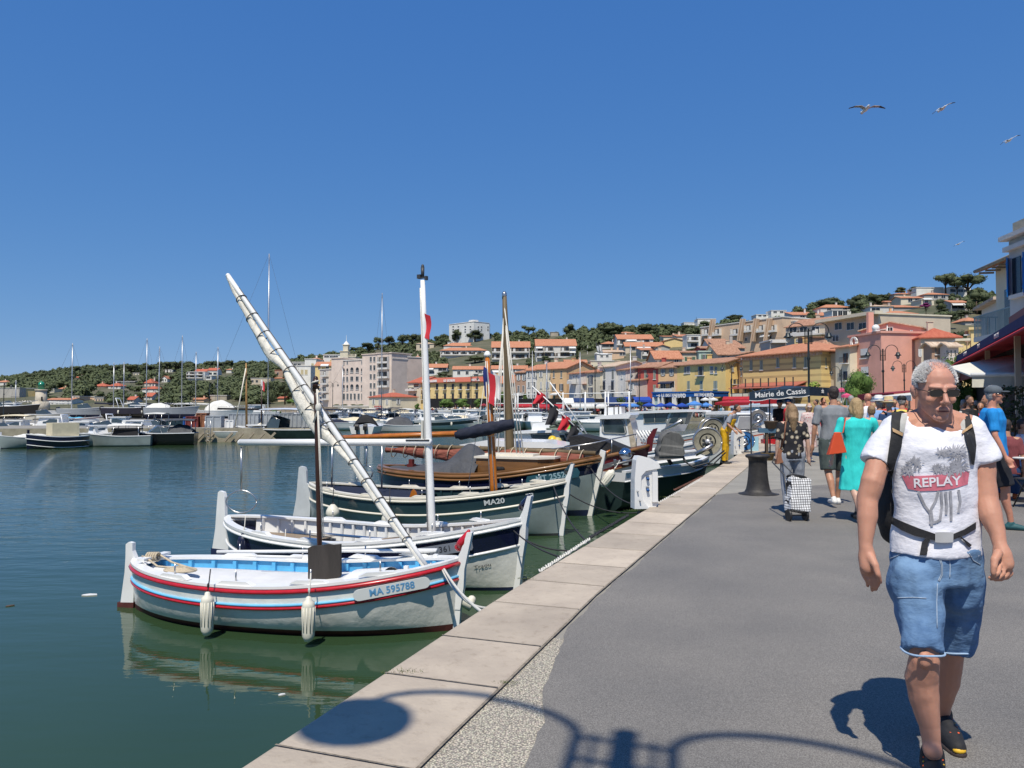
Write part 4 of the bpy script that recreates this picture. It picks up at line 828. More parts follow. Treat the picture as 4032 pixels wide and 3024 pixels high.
house(3,215,520,352,340,8,'white','h',2.,T_or,'small white house with hipped orange roof above the tall white one',base=3)
house(3,5,560,160,330,8,'grey','f',.5,None,'low grey flat roofed house left of the white turreted one',[('p',[40,90],585,36,22)],base=3)
h=house(3,515,1108,952,232,8,'cream','f',.3,None,'long low cream terrace building with scrub growing on its flat roof',[('p',[600,700,800,900],1165,60,36)],name='terrace_building',cat='building')
h=house(3,958,987,1236,222,9,'cream','h',2.6,T_rd,'small cream harbour house with red hipped roof and pale shutters',[('s',[1017,1097,1183],1050,20,62,'w'),('c',[1015,1097,1183],1172,28,30,'w'),('s',[1320],1045,20,62,'w',None,True),('p',[1282],1178,24,44,'n',None,True),('c',[1328],1170,34,60,'w',None,True)],YR=214)
q=h.inv@at(*z(3,1097,1122),219);g=MB();g.bb(q.x-2,q.x+2,-.12,-.02,q.z-.5,q.z+.5);g.build('sign',mat('sign_red',(.42,.1,.08),.6),h.o)
text_obj("PRUD'HOMIE PECHEURS",.5,white,h.o,Matrix.Translation((q.x,-.14,q.z))@Matrix.Rotation(PI/2,4,'X'),'lettering',.01,.75)
h=house(3,1445,812,1600,228,10,'cream','g',3.6,T_rd,'narrow cream house with a big arched window beside the yellow hotel',[('a',1530,985,56,72),('k',1545,848,92,44,'b'),('L',1500,890,170,40)],YR=224)
h=house(3,1600,812,2697,224,10,'hot','g',3.0,T_rd,'long yellow hotel with blue doors and rooftop letters behind clipped trees',[('b',[1632,1705,1805,1905,2002,2100,2192],[862],34,72,'n'),('b',[1632,1705,1805,1905,2002,2100,2192],[982],34,72,'n')],YR=205,name='hotel',cat='hotel',over=.6)
h_win(h,'b',[203,302,404],[858,970],34,72,'n',4)
HOT=h
for i,(tx,kx,x,y)in enumerate((('HOSTELLERIE',3,1708,797),('LE GOLFE',3,1955,787),('HOTEL',4,385,775))):
 p=z(kx,x,y);r=h.inv.to_3x3()@ray(*p);c=h.inv@V((0,0,EH));kk=(-.75-c.y)/r.y;q=c+r*kk
 text_obj(tx,.85,white,h.o,Matrix.Translation((q.x,-.75,h.H+.35))@Matrix.Rotation(PI/2,4,'X'),'roof_lettering',.05,1.15,bold=.04)
house(4,580,822,880,196,9,'beige','g',4.6,T_or,'beige house with orange roof between the yellow hotel and the shop row',[('c',[700],[880],26,44),('p',[625],985,20,50)],YR=188)
h=house(4,880,690,1012,180,8,'brown','g',1.6,T_br,'narrow pink brown house with white shutters over a dark shop sign',[('s',[925,990],[745],20,72),('p',[925,985],[890],26,80),('L',[940],[950],120,30)],YR=178)
g=MB();g.bb(.3,h.W-.3,-.5,.0,3.1,4.3);g.build('shop_sign',darkg,h.o);text_obj('La Marine',.7,white,h.o,Matrix.Translation((h.W/2,-.52,3.7))@Matrix.Rotation(PI/2,4,'X'),'lettering',.01)
house(4,1014,660,1150,177,9,'wg','g',3.0,T_or,'narrow pale grey house with three rows of white shutters',[('s',[1052,1122],[712,838,962],20,72)],YR=175)
house(4,1150,648,1320,174,9,'cream','g',3.6,T_or,'cream house between the white shuttered one and the orange one',[('s',[1203],[705],22,66),('c',[1203],[840],30,80),('s',[1285],[840],20,78),('s',[1210,1280],[968],20,70)],YR=171)
h=house(4,1318,642,1520,170,9,'or_','g',3.4,T_or,'apricot house with dark open shutters and a small awning',[('c',[1362,1455],[705],28,78,'g'),('s',[1364,1457],[868],28,82,'d'),('c',[1368,1462],[1015],30,90,'v'),('A',[1400],[945],130,16)],YR=166)
h=house(4,1550,705,1683,162,11,'wg','s',3.4,T_or,'pale house with two open balconies left of the navy shuttered house',[('p',[1610,1645],[765],24,70),('L',[1615],[795],110,50),('c',[1635],[900],24,100,'w'),('s',[1735],[900],20,70,'w')],YR=158)
house(4,1683,838,1772,160,8,'beige','s',1.0,T_or,'low beige house front with an iron balcony below a brown gable',[('b',[1730],[905],40,84,'w')],YR=157)
h=house(4,1770,690,1935,156,9,'cream','s',3.2,T_or,'cream house with tall navy shutters above a dark blue awning',[('s',[1822],[775],36,108,'n'),('s',[1822],[920],36,100,'n'),('p',[1925],[1035],34,50)],YR=152)
h=house(4,1930,622,2124,153,10,'wg','g',2.6,T_pl,'white grey house with dark shutters and two balcony rows',[('c',[1990,2095],[715],38,112,'g'),('b',[1987,2092],[850],44,110,'n'),('c',[1995,2100],[990],40,84,'g')],YR=149)
h=house(5,222,662,358,150,9,'wg','g',1.6,T_br,'plain grey white house with pale blue shutters beside the red house',[('c',[312],[715],28,80,'w'),('c',[316],[885],26,84,'w')],YR=147)
house(5,358,640,515,156,8,'grey','s',1.2,T_br,'weathered grey gable wall rising behind the small pink balcony house',YR=150)
house(5,388,795,512,146,6,'pink','g',1.0,T_br,'small pale pink house with an iron balcony left of the red house',[('s',[435],[860],30,70,'w'),('L',[440],[930],120,50,'w')],YR=144)
house(5,510,626,765,147,9,'red','g',2.3,T_br,'red rendered house with pale framed grey shutters',[('c',[604,718],[712],36,112,'l'),('c',[610,718],[905],38,140,'l')],YR=144,over=.5)
house(5,765,628,1002,144,10,'or_','g',2.4,T_br,'ochre house joined to the left of the large yellow house',[('s',[825,932],[680],26,72,'g'),('p',[828,940],[860],64,120),('A',[880],[803],200,20,'n'),('L',[870],[895],240,40)],YR=141,over=.5)
h=house(5,1000,598,1600,141,8,'yel','g',2.2,T_br,'large bright yellow house with grey shutters above the blue bistro front',[('p',[1143,1432],[652],40,80),('c',[1103,1483],[655],38,80,'g'),('b',[1295],[665],90,110,'g'),('c',[1142,1302],[842],48,104,'l'),('c',[1477],[838],66,104,'l'),('c',[1690],[640],30,60,'w',None,True),('b',[1712],[800],40,60,'g',None,True)],YR=131,over=.5)
b0=at(*z(5,690,1000),137);b1_=at(*z(5,1405,1000),127);rzb=math.atan2(b1_.y-b0.y,b1_.x-b0.x);Lb=math.hypot(b1_.y-b0.y,b1_.x-b0.x)
t=thing('bistro_front','long blue bistro front with white lettering under the yellow house','restaurant',(b0.x,b0.y,0),rzb);blu=mat('bistro_blue',(.01,.09,.32),.45,.1)
zt=(1600-z(5,0,940)[1])/F*132+EH;zb_=(1600-z(5,0,990)[1])/F*132+EH
g=MB();g.bb(0,Lb,0,5,zb_,zt);g.bb(-.1,Lb+.1,-.1,5.1,zt+.002,zt+.25);g.build('fascia',blu,t);g=MB();g.bb(.2,Lb-.2,.8,1,0,zb_-.002);g.build('shop_window',pane,t)
for fx in(.0,.1,.17,.36,.40,.66,.78,.985):g=MB();g.bb(Lb*fx,Lb*fx+.35,0,.4,0,zb_-.002);g.build('pillar',P['white'],t)
for fx in(.02,.68):g=MB();g.bb(Lb*fx,Lb*(fx+.09),.3,.4,.2,zb_-.1);g.build('glass_screen',mat('pale_glass',(.35,.48,.5),.3),t)
for tx,fx,s_ in(('~o LE BISTROT DE',.33,.82),('Nino',.49,1.5),('BISTROT DE',.89,.7),('Nino',.975,1.2)):text_obj(tx,s_,white,t,Matrix.Translation((Lb*fx,-.03,(zt+zb_)/2))@Matrix.Rotation(PI/2,4,'X'),'lettering',.01,.95,bold=.02)
house(5,1765,545,1832,132,8,'or_','g',1.,T_br,'very narrow salmon house squeezed left of the striped yellow house',[('c',[1798,],[545,690],22,80,'w')],YR=129)
house(5,1655,470,1770,160,8,'grey','g',1.5,T_br,'tall narrow grey house behind the right gable of the yellow house',[('c',[1690,],[520],34,60,'w')],YR=158)
def stripe_mat():
 m=bpy.data.materials.new('striped_render');m.use_nodes=True;N,L_,b=tex(m);b.inputs['Roughness'].default_value=.85
 tc=N.new('ShaderNodeTexCoord');s=N.new('ShaderNodeSeparateXYZ');L_.new(tc.outputs['Object'],s.inputs[0])
 a=N.new('ShaderNodeMath');a.operation='MULTIPLY';a.inputs[1].default_value=1/.95;L_.new(s.outputs['Z'],a.inputs[0])
 f_=N.new('ShaderNodeMath');f_.operation='FRACT';L_.new(a.outputs[0],f_.inputs[0]);g_=N.new('ShaderNodeMath');g_.operation='GREATER_THAN';g_.inputs[1].default_value=.62;L_.new(f_.outputs[0],g_.inputs[0])
 n=N.new('ShaderNodeTexNoise');n.inputs['Scale'].default_value=.35;n.inputs['Detail'].default_value=5;L_.new(tc.outputs['Object'],n.inputs[0]);m2=N.new('ShaderNodeMath');m2.operation='MULTIPLY';L_.new(g_.outputs[0],m2.inputs[0]);L_.new(n.outputs[0],m2.inputs[1])
 mx=N.new('ShaderNodeMixRGB');mx.inputs[1].default_value=(.74,.55,.23,1);mx.inputs[2].default_value=(.30,.20,.10,1);L_.new(m2.outputs[0],mx.inputs[0]);L_.new(mx.outputs[0],b.inputs['Base Color']);return m
h=house(6,80,1115,1052,126,11,stripe_mat(),'h',3.9,T_or,'yellow house with tan stripes, orange hipped roof and a glazed veranda restaurant',[('c',[183,310],[1225],44,120,'l'),('c',[515,722,862],[1190],50,130,'l'),('c',[1112],[1190],20,120,'l',None,True)],YR=112,over=.9)
g=MB()
for i in range(26):x=h.W*i/25;g.bb(x-.25,x+.25,-.08,-.01,h.H-.62-.12*abs(sin(i*.75)),h.H-.06)
g.build('painted_frieze',mat('frieze',(.55,.42,.32),.8,.3,2),h.o)
g=MB();g.bb(0,h.W*.82,-2.6,-.02,4.7,5.0);g.add([(-.2,-3.0,4.75),(h.W*.83,-3.0,4.75),(h.W*.83,-.02,5.6),(-.2,-.02,5.6),(-.2,-3.0,4.65),(h.W*.83,-3.0,4.65),(h.W*.83,-.02,5.5),(-.2,-.02,5.5)],[(0,1,2,3),(7,6,5,4),(0,4,5,1),(1,5,6,2)],0);g.build('veranda_roof',mat('veranda_red',(.38,.12,.08),.7,.2),h.o)
g=MB()
for i in range(9):x=h.W*.82*i/8;g.bb(x-.06,x+.06,-2.7,-2.55,0,6.2)
g.bb(0,h.W*.82,-2.68,-2.58,3.9,4.0);g.bb(0,h.W*.82,-2.68,-2.58,2.4,2.5);g.build('veranda_frame',darkg,h.o)
for i,(a,b,dz)in enumerate(((.0,.17,0),(.18,.25,0),(.26,.52,.35),(.53,.66,0),(.67,.82,0))):
 g=MB();n=10
 for j in range(n):x0_=h.W*(a+(b-a)*j/n);x1_=h.W*(a+(b-a)*(j+1)/n);u=(j+.5)/n;g.bb(x0_,x1_-.03,-2.82,-2.74,3.0+dz*4*u*(1-u),3.9+dz*4*u*(1-u))
 g.build('valance',cream,h.o)
g=MB();g.bb(.1,h.W*.82,-2.3,-2.2,.8,3.9);g.build('veranda_glazing',pane,h.o);g=MB();g.bb(0,h.W*.82,-2.6,-2.5,0,2.0);g.build('veranda_wall',P['cream'],h.o)
house(6,1165,1082,1232,113,8,'beige','g',1.,T_br,'sliver of beige house between the striped house and the cream balcony house',[],YR=112)
house(6,1230,1015,1408,111,8,'cream','g',1.7,T_or,'narrow cream house with a red curtained balcony beside the big salmon house',[('b',[1358],[1140],76,120,'b'),('b',[1358],[1360],66,110,'n')],YR=108,over=.5)
h=house(6,1405,882,1800,110,10,'salm','f',.3,P['salm'],'big salmon pink house with roof terrace, round openings and roller blinds',[('k',[1593],[1078],142,120,'w'),('k',[1600],[1300],140,110,'w')],YR=103)
h2=house(6,1545,800,2293,113,12,'salm','x',2.2,T_pl,'tall salmon pink gabled part rising behind the roof terrace',[('c',[2178],[845],26,110,'w'),('c',[2192],[1078],30,110,'w'),('c',[2180],[1310],26,90,'w'),('p',[1740],[820],220,60),('p',[1910],[800],60,90)],YR=108)
g=MB();a=h.inv@at(*z(6,1510,900),109);
for xx in(1510,1665):
 q=h.inv@at(*z(6,xx,900),109);g.tube([(q.x+.62*cos(w),-.12,h.H-.75+.62*sin(w))for w in[2*PI*k/16 for k in range(17)]],.14,6)
g.build('round_opening',P['white'],h.o)
q=h.inv@at(*z(6,1757,818),104);g=MB();g.ell((q.x,-.1,h.H+.75),.5);g.bb(q.x-.4,q.x+.4,-.4,.3,h.H+.28,h.H+.42);g.build('ball_finial',white,h.o)
g=MB();g.bb(h.W*.35,h.W*.42,1,1.8,h.H,h.H+3.3);g.build('chimney',P['salm'],h.o)
g=MB();q=h2.inv@at(*z(6,1890,1100),111);g.tube([(q.x,-.08,.2),(q.x,-.08,h2.H+.8)],.07,6);g.build('drainpipe',SH['w'],h2.o)
house(9,130,905,900,101,6,'beige','h',3.0,T_rd,'olive beige house with a big red tiled roof right of the salmon house',[('s',[112],[1215],20,130,'w'),('p',[330],[1180],30,50)],YR=100)
house(9,350,1085,680,88,1.8,'brown','g',.9,T_pl,'mauve brown low house with grey shutters behind the walking man',[('c',[430,500],[1180],26,140,'g')],YR=88)
house(9,690,1090,890,86,1.8,'pink','g',.8,T_pl,'pale mauve house with two grey shuttered windows above the man',[('c',[580,655],[1235],26,130,'g'),('c',[740,820],[1235],26,130,'g')],YR=86)
h=house(9,860,985,1345,92,3,'hot','f',.4,P['cream'],'ochre building with a parapet, mounted letters and a tiled canopy',[('c',[1050],[820],70,70,'b')],YR=91)
vol(h,1130,1345,760,-.3);text_obj('TIKI  TIKI',.9,P['brown'],h.o,Matrix.Translation((2.6,-.2,h.H-.4))@Matrix.Rotation(PI/2,4,'X'),'lettering',.03)
def hh(k,xl,yl,xr,yb,roof,rh,rc,wall,label,wins=(),D=8.,YR=None,name='house',cat='house',over=.4,dY=0):return house(k,xl,yl,xr,None,D,wall,roof,rh,rc,label,wins,yb=yb,name=name,cat=cat,over=over)
hh(3,1700,622,1925,705,'g',4.0,T_or,'white','white villa with long dark window and awning behind the hotel roof',[('p',[1870],[645],100,38),('A',[1730],[635],60,22),('p',[1740],[680],60,22)],D=9)
hh(4,105,645,525,735,'g',3.2,T_or,'white','low white row house with orange roof right behind the hotel',[('p',[178,282],[688],34,40),('L',[390],[680],50,40),('p',[445],[675],40,30)])
hh(4,590,640,1030,735,'g',3.2,T_or,'wg','low white row house with awnings behind the tall grey mast',[('A',[640,745],[668],90,26),('s',[865],[672],22,50),('p',[640,745],[705],80,24)])
hh(4,-51,408,530,480,'h',4.0,T_or,'wg','long low villa with orange hipped roof and a row of glazed bays',[('p',[-10,35,105,175,240,310,380,440,500],[440],40,34),('L',[240],[450],560,38)],D=10)
hh(4,-10,350,340,380,'h',3.8,T_or,'wg','small villa with orange roof just above the long glazed villa',[],D=8)
h=hh(4,590,372,1062,530,'g',7.5,T_or,'wg','left of two balconied apartment terraces with orange roofs',[('L',[700,940],[405,490],215,62)],D=16,name='apartment_block',cat='apartment block')
h=hh(4,1140,352,1642,515,'g',8.0,T_or,'wg','right of two balconied apartment terraces, with a plain grey gable',[('L',[1175,1300,1500],[400],110,60),('L',[1265,1500],[470],225,56),('A',[1178,1590],[370,425],85,22),('p',[1778],[365,440],16,30,'w',None,True)],D=18,name='apartment_block',cat='apartment block')
h=house(4,58,92,365,540,14,'white','f',3.5,None,'white flat roofed hotel standing alone on the hill crest',[('p',[110,175,260,325],[115,150,180],30,14),('p',[420,460,540],[120,155],20,20,'w',None,True)],YR=520,base=30,name='hotel',cat='hotel');vol(h,60,330,72,.5,8)
house(4,498,85,560,530,12,'white','f',1.,None,'right end block of the white hotel on the hill crest',[('p',535,[120,155],22,20)],base=30)
hh(3,1545,325,1765,395,'h',2.5,T_pl,'beige','faded pink house with terrace on the hill beside the umbrella pines',[('p',[1600,1700],[360],24,40)])
hh(3,1935,310,2040,345,'f',1,None,'white','small white cube house with a turret under the crest',[('p',[1970],[325],14,18)])
hh(3,1985,352,2212,375,'g',4.5,T_or,'wg','orange gabled roof tucked between the pines above the glazed villa',[])
hh(3,1485,512,1625,600,'h',4.0,T_or,'pink','pink house with bright orange roof behind the apartment block',[('p',[1560],[545],60,26)])
hh(4,1320,185,1415,225,'f',.5,P['stone'],'stone','small ruined brick tower among the crest pines',[])
hh(4,1950,325,2155,385,'h',3.0,T_or,'wg','wide villa with orange hipped roof behind the flying gull',[('p',[2050],[350],180,36)])
hh(4,1985,432,2150,520,'s',3.0,T_or,'peach','peach house with an angled orange roof below the wide villa',[('p',[2080,2130],[460],24,24)])
hh(4,1500,560,1770,640,'g',2.6,T_or,'beige','beige house peeping over the apricot shop house roofs',[])
hh(4,1660,600,1820,660,'s',2.,T_or,'cream','cream house with small dark windows below the grey gable terraces',[('p',[1720,1825],[605],46,26)])
hh(4,1820,545,2110,600,'f',.5,None,'cream','cream parapet house right under the flying gull',[('p',[1760],[620],40,20)])
hh(4,2100,640,2212,700,'g',2.0,T_br,'cream','cream house with rooftop air units above the white grey front',[])
hh(5,0,455,190,560,'f',.5,None,'wg','white terraced house with parapets at the foot of the crest slope',[('p',[60,130],[480],30,30)])
hh(5,60,430,340,520,'s',2.6,T_pl,'peach','peach house with pale tiled roof and terrace',[('p',[300,340],[455],34,30)])
hh(5,230,195,480,240,'h',2.6,T_or,'wg','villa with pale orange roof alone against the dark trees',[])
h=hh(5,262,268,700,390,'g',5.5,T_or,'wg','white terrace with orange roof, awning and plain gable',[('L',[300,425,600],[310],110,66),('A',[428],[280],130,26)],D=14)
hh(5,830,238,1030,280,'s',2.6,T_or,'cream','pale house with a steep lean-to roof above the yellow gable',[],D=10)
hh(5,1000,235,1180,330,'s',3.6,T_or,'cream','cream house with chimneys between the yellow gable and white balconies',[],D=10)
h=hh(5,355,358,835,420,'g',4.2,T_or,'beige','long dark veranda house with orange roof running right',[('p',[480,600,700],[385],90,44),('A',[580],[370],170,24)],D=8)
hh(5,838,290,1088,375,'x',2.4,T_or,'hot','plain yellow gable wall with a chimney in the middle of the hill',[],D=9)
hh(5,1120,220,1300,375,'f',.5,None,'white','white house with glass balconies below the orange block',[('L',[1190,],[270],130,60),('p',[1210],[340],80,40)])
h=hh(5,552,405,732,510,'s',3.6,T_or,'grey','grey house with a glazed balcony strip and orange lean-to roof',[('p',[640],[430],110,46),('L',[640],[450],150,50)],D=12)
hh(5,732,370,905,500,'x',1.8,T_br,'grey','bare grey brown gable wall with an air unit',[('k',[782],[455],30,36)],D=10)
h=house(5,728,515,1062,168,10,'beige','g',4.4,T_or,'house with bright orange roof behind the dish antennas',[('p',[990],[538],50,40)],base=0)
h=house(5,1060,438,1262,172,8,'beige','g',1.2,T_br,'beige house with green shuttered windows above the yellow house roof',[('c',[1115,1205],[518],38,56,'v'),('c',[1115,1205],[518],30,50,'l')],base=0)
h=house(5,1268,430,1502,170,8,'mint','f',.5,P['mint'],'pale green house with dark green open shutters above the yellow house',[('s',[1335,1440],[495],30,66,'v')],base=0)
house(5,1300,385,1410,190,7,'red','g',1.5,T_br,'small red house with red chimney behind the pale green one',[],base=2)
h=house(5,1510,462,1800,165,13,'beige','g',5.6,T_br,'brown roofed house with a long rough tiled slope left of the striped house',[('c',[1570,1640],[500],34,50,'g')],base=0)
house(5,1400,345,1640,200,9,'wg','g',4.2,T_br,'house with brown roof and grey chimney stacks below the orange block',[('p',[1450],[380],50,40)],base=3)
house(5,1505,380,1840,188,9,'grey','s',5.5,T_br,'dark grey wall rising to the right under the orange block',[],base=3)
h=house(6,-448,762,572,258,12,'peach','f',.8,None,'wide peach apartment block with white slatted balconies on the hill',[('L',[-360,-230,0],[815],120,84),('L',[165,318,462],[770],110,84)],YR=227,base=5,name='apartment_block',cat='apartment block')
h_win(h,'A',[380],[850],160,30);h_win(h,'p',[385],[885],140,30);h_win(h,'p',[120],[905],30,40)
for xx in(-300,70,240,400):
 for dx in(0,26):
  p=z(6,xx+dx,790);r=h.inv.to_3x3()@ray(*p);c=h.inv@V((0,0,EH));kk=-c.y/r.y;q=c+r*kk
  MB().box((q.x,-.8,q.z),(.5,1.2,7),0,0,0,.22).build('slanted_fin',P['peach'],h.o)
house(6,570,700,708,232,8,'white','f',.5,None,'white end house with a satellite dish right of the peach block',[('p',[600],[830],40,40)],YR=228,base=5)
h=house(6,612,758,1100,172,12,'beige','g',4.4,T_br,'house with a rough tiled roof and full width dark glazing',[('p',[705,835,985],[790],105,80),('L',[835],[820],400,50)],YR=164,base=5)
house(6,720,870,1060,160,8,'hot','f',.5,None,'pale yellow wall and terrace under the dark glazed house',[('p',[760,820],[915],30,26)],YR=155,base=0)
house(6,420,925,610,150,6,'grey','f',.4,None,'grey terrace with white rails above the striped house roof',[('L',[515],[930],180,24)],base=0)
house(6,960,880,1100,145,8,'brown','s',1.5,T_br,'brown rough wall with lean-to roof behind the yellow chimney',[],base=0)
house(6,1050,1000,1228,128,10,'beige','h',3.0,T_br,'house with rust brown roof behind the right end of the striped house',[],base=0)
h=house(6,1100,695,1765,152,16,'beige','f',.4,P['cream'],'long flat roofed cream building with a glazed terrace storey',[('p',[1270,1420,1570],[740],130,84),('p',[1220,1255],[890],50,70)],YR=138,base=0,over=1.);
g=MB();g.bb(-1,h.W+1,-1.6,.1,h.H-.1,h.H+.5);g.build('roof_slab',P['cream'],h.o);g=MB();g.bb(-1,h.W*.75,-1.2,0,0,h.H-5.6);g.build('lower_wall',P['cream'],h.o)
hh(6,700,600,1060,690,'s',5.0,T_or,'wg','long pale villa with an orange roof stepping up the slope',[('p',[820,950],[620],60,20)],D=10)
hh(6,1045,505,1408,600,'h',3.6,T_or,'wg','villa with orange hipped roof and a white eaves band at the crest',[('p',[1150,1350],[530],50,22)])
hh(6,1010,605,1200,665,'h',3.8,T_or,'wg','lower villa with an orange roof beside a glazed bay',[])
hh(6,1190,545,1425,650,'f',.5,None,'white','white glazed bay house with french windows',[('p',[1225,1290,1350],[590],50,80)])
hh(6,245,600,432,640,'f',.5,None,'white','white modern house far up the hill, left of the pair',[('p',[290,350],[610],36,18)])
hh(6,432,548,620,600,'f',.5,None,'white','white modern house far up the hill, right of the pair',[('p',[480,560],[565],40,20)])
hh(5,1085,65,1230,85,'f',.5,None,'white','thin white house strip on the skyline',[]);hh(5,1255,20,1480,50,'f',.5,None,'white','long white house on the skyline above the dark wood',[])
R7=[(330,1130,640,1190,'h',2.6,'beige','hipped orange roofed house below the dark bushes at the crest',[]),(650,1100,870,1160,'h',2.4,'beige','small hipped orange roof between two larger ones near the crest',[]),(760,1138,1112,1225,'h',3.4,'grey','wide house with orange hipped roof beside a telegraph pole',[('p',[930,1040],[1175],60,44)]),(425,1192,740,1265,'g',2.8,'cream','house with an open loggia under a sloping orange roof',[('p',[560,660],[1225],60,50)]),(0,1250,455,1290,'g',2.4,'brown','brown gabled house with a long skylight in its orange roof',[]),(-20,1308,312,1440,'h',2.4,'wg','white house with a pale sand coloured hipped roof',[('p',[60],[1370],120,70)]),(215,1322,700,1380,'h',3.2,'grey','upper of two nested houses with orange pyramid roofs',[]),(195,1415,660,1535,'h',3.6,'or_','lower of two nested houses with orange pyramid roofs and apricot walls',[('p',[375],[1462],140,46),('p',[540],[1462],50,84),('c',[592],[1462],50,88,'w')]),(725,1215,905,1300,'f',.5,'cream','cream terrace house behind the purple bougainvillea',[('A',[800],[1205],130,20),('p',[795],[1250],40,50)]),(650,1045,1040,1085,'f',.5,'white','long white modern villa on the crest with box chimneys',[]),(1130,1040,1440,1110,'f',.5,'white','white and dark glass villa behind the two umbrella pines',[('p',[1180,1290,1380],[1085],80,40)]),(1158,1258,1395,1385,'g',3.2,'grey','grey house with red tiled roof and a white awning over dark glass',[('A',[1250],[1280],190,30),('p',[1250],[1325],180,44)]),(1360,1520,1580,1580,'h',3.4,'grey','dark walled house with a bright orange hipped roof near the pine',[('p',[1470,1530],[1555],34,26)])]
for xl,yl,xr,yb_,rf,rh,wl,lb,ww in R7:hh(7,xl,yl,xr,yb_,rf,rh*.8,T_pl if 'sand' in lb else T_or,wl,lb,ww,D=8)
h=house(1,-300,735,245,420,12,'hot','f',.5,None,'pale yellow four storey apartment block at the left edge',[('L',[20,165],[805,855],60,34),('p',[70,105,225],[800,860],16,28),('L',[165],[770],60,30)],YR=400,base=-.3,name='apartment_block',cat='apartment block')
house(1,243,722,442,398,20,'grey','f',.5,None,'long grey end wall of the pale yellow apartment block',[('p',[390],[800],16,30)],YR=410,base=-.3,name='apartment_block',cat='apartment block')
house(1,578,868,895,335,9,'white','g',1.6,T_or,'white two storey house with black shutters right of the lighthouse',[('s',[597,650,707,750,785,848],[897],9,32,'d'),('s',[650,707,750,785,848],[962],9,32,'d')],base=-.3)
house(1,893,825,988,350,9,'peach','f',.5,None,'tall peach house beside the white two storey house',[('p',[915,960],[850,890],14,30)],base=-.3)
house(1,1018,832,1175,360,9,'peach','f',.5,None,'peach house with a green vine at the foot of the hill',[],base=-.3);house(1,1175,848,1290,352,9,'peach','f',.5,None,'peach house with three dark windows left of the slim masts',[('p',[1145,1200,1235,1265],[880],16,40)],base=-.3)
L1=[(-60,645,105,690,'h',3,'white','white house with terracotta roof at the left edge of the wooded hill'),(930,588,1005,600,'h',2.6,'cream','tiny cream house with a red hipped roof alone in the woods'),(1150,695,1322,720,'h',4,'peach','peach villa with layered terracotta roofs in the woods'),(1345,692,1500,725,'h',4,'white','white villa with red hipped roof and pergola'),(1440,640,1680,662,'f',.5,'dk','long dark flat roofed modern house among the pines'),(1640,535,1738,560,'f',.5,'cream','cream stone house high in the woods left of a tall mast'),(1798,655,1898,695,'h',5.5,'pink','upper red pyramid roofed house of the pair by the masts'),(1772,728,1972,775,'h',3.2,'white','lower wide white house with red roof and dark windows'),(1795,822,1890,862,'g',3.5,'wg','small white gabled house under the wide red roofed one'),(1578,865,1665,905,'g',3,'wg','low house with orange roof behind the moored masts'),(2055,492,2150,522,'f',.5,'white','white cube house near the crest left of the terraces'),(2010,600,2080,645,'x',3.5,'white','white house with pointed gable in the woods'),(620,735,675,775,'f',.5,'cream','small cream tower house right behind the green lantern'),(735,728,800,745,'h',2,'peach','tiny peach house half hidden above the white harbour house')]
for xl,yl,xr,yb_,rf,rh,wl,lb in L1:hh(1,xl,yl,xr,yb_,rf,rh,T_rd if 'red' in lb else T_or,wl,lb,[('p',[xl+(xr-xl)*.3,xl+(xr-xl)*.7],(yl+yb_)/2,14,(yb_-yl)*.5)]if yb_-yl>20 and wl!='dk' else[('p',[(xl+xr)/2],(yl+yb_)/2,(xr-xl)*.4,(yb_-yl)*.4)])
L2=[(440,520,650,620,'f',.5,'white','large white modern villa with stacked terraces on the wooded hill',[('L',[480,585],[540,580],95,34)]),(528,512,690,540,'g',4,'wg','villa with a broad red roof behind the white terraces',[]),(662,570,735,620,'f',.5,'white','small white block at the right foot of the terraced villa',[('p',[695],[590],50,24)]),(685,500,812,560,'g',4,'white','white and red roofed house right of the terraced villa',[('p',[720,780],[540],40,26)]),(918,492,985,535,'h',2,'wg','small pale house with a chimney pot roof under the crest',[]),(1225,600,1470,670,'f',.5,'beige','long beige flat house behind the tall aluminium mast',[('p',[1245,1300],[635],26,30)]),(1522,500,1640,580,'f',.5,'brown','brown rendered block beside the furled white sail',[('p',[1560],[540],20,30)]),(1520,600,1640,612,'g',1.5,'peach','low orange roofed annex under the brown block',[]),(1563,848,1640,890,'g',1.5,'peach','small peach house with red roof above the stone sea wall',[]),(500,862,640,890,'g',1.5,'peach','low peach house above the pier crates',[]),(720,815,925,870,'f',.5,'stone','brown stone house hidden in trees behind the street lamp',[])]
for xl,yl,xr,yb_,rf,rh,wl,lb,ww in L2:hh(2,xl,yl,xr,yb_,rf,rh,T_rd if 'red' in lb else T_or,wl,lb,ww)
p=at(z(1,510,0)[0],1600,300);zt=(1600-z(1,0,738)[1])/F*300+EH;r_=65*.3165/F*300
t=thing('lighthouse','round stone lighthouse with a green domed lantern','lighthouse',(p.x,p.y,0));lst=mat('lighthouse_stone',(.50,.45,.36),.85,.2,.6,bump=.4,bsc=3)
MB().lathe([(r_*1.05,-.5),(r_*1.0,zt*.5),(r_*.95,zt-.5),(r_*.95,zt-.5)],24).build('tower',lst,t);MB().lathe([(r_*1.1,zt-.5),(r_*1.1,zt),(r_*.5,zt+.02)],24).build('gallery',lst,t);MB().lathe([(r_*1.5,-.5),(r_*1.5,3.2),(r_*1.3,3.4)],24).build('base',lst,t)
gm=mat('lantern_green',(.01,.22,.12),.35,.15,coat=.4);MB().lathe([(r_*.56,zt),(r_*.54,zt+1.7),(r_*.6,zt+1.8),(r_*.52,zt+2.3),(r_*.34,zt+2.9),(.2,zt+3.1),(.22,zt+3.3),(.02,zt+3.5)],16).build('lantern',gm,t)
MB().box((1.5,-r_*.99,zt*.55),(.5,.3,1.6)).build('window',darkin,t)
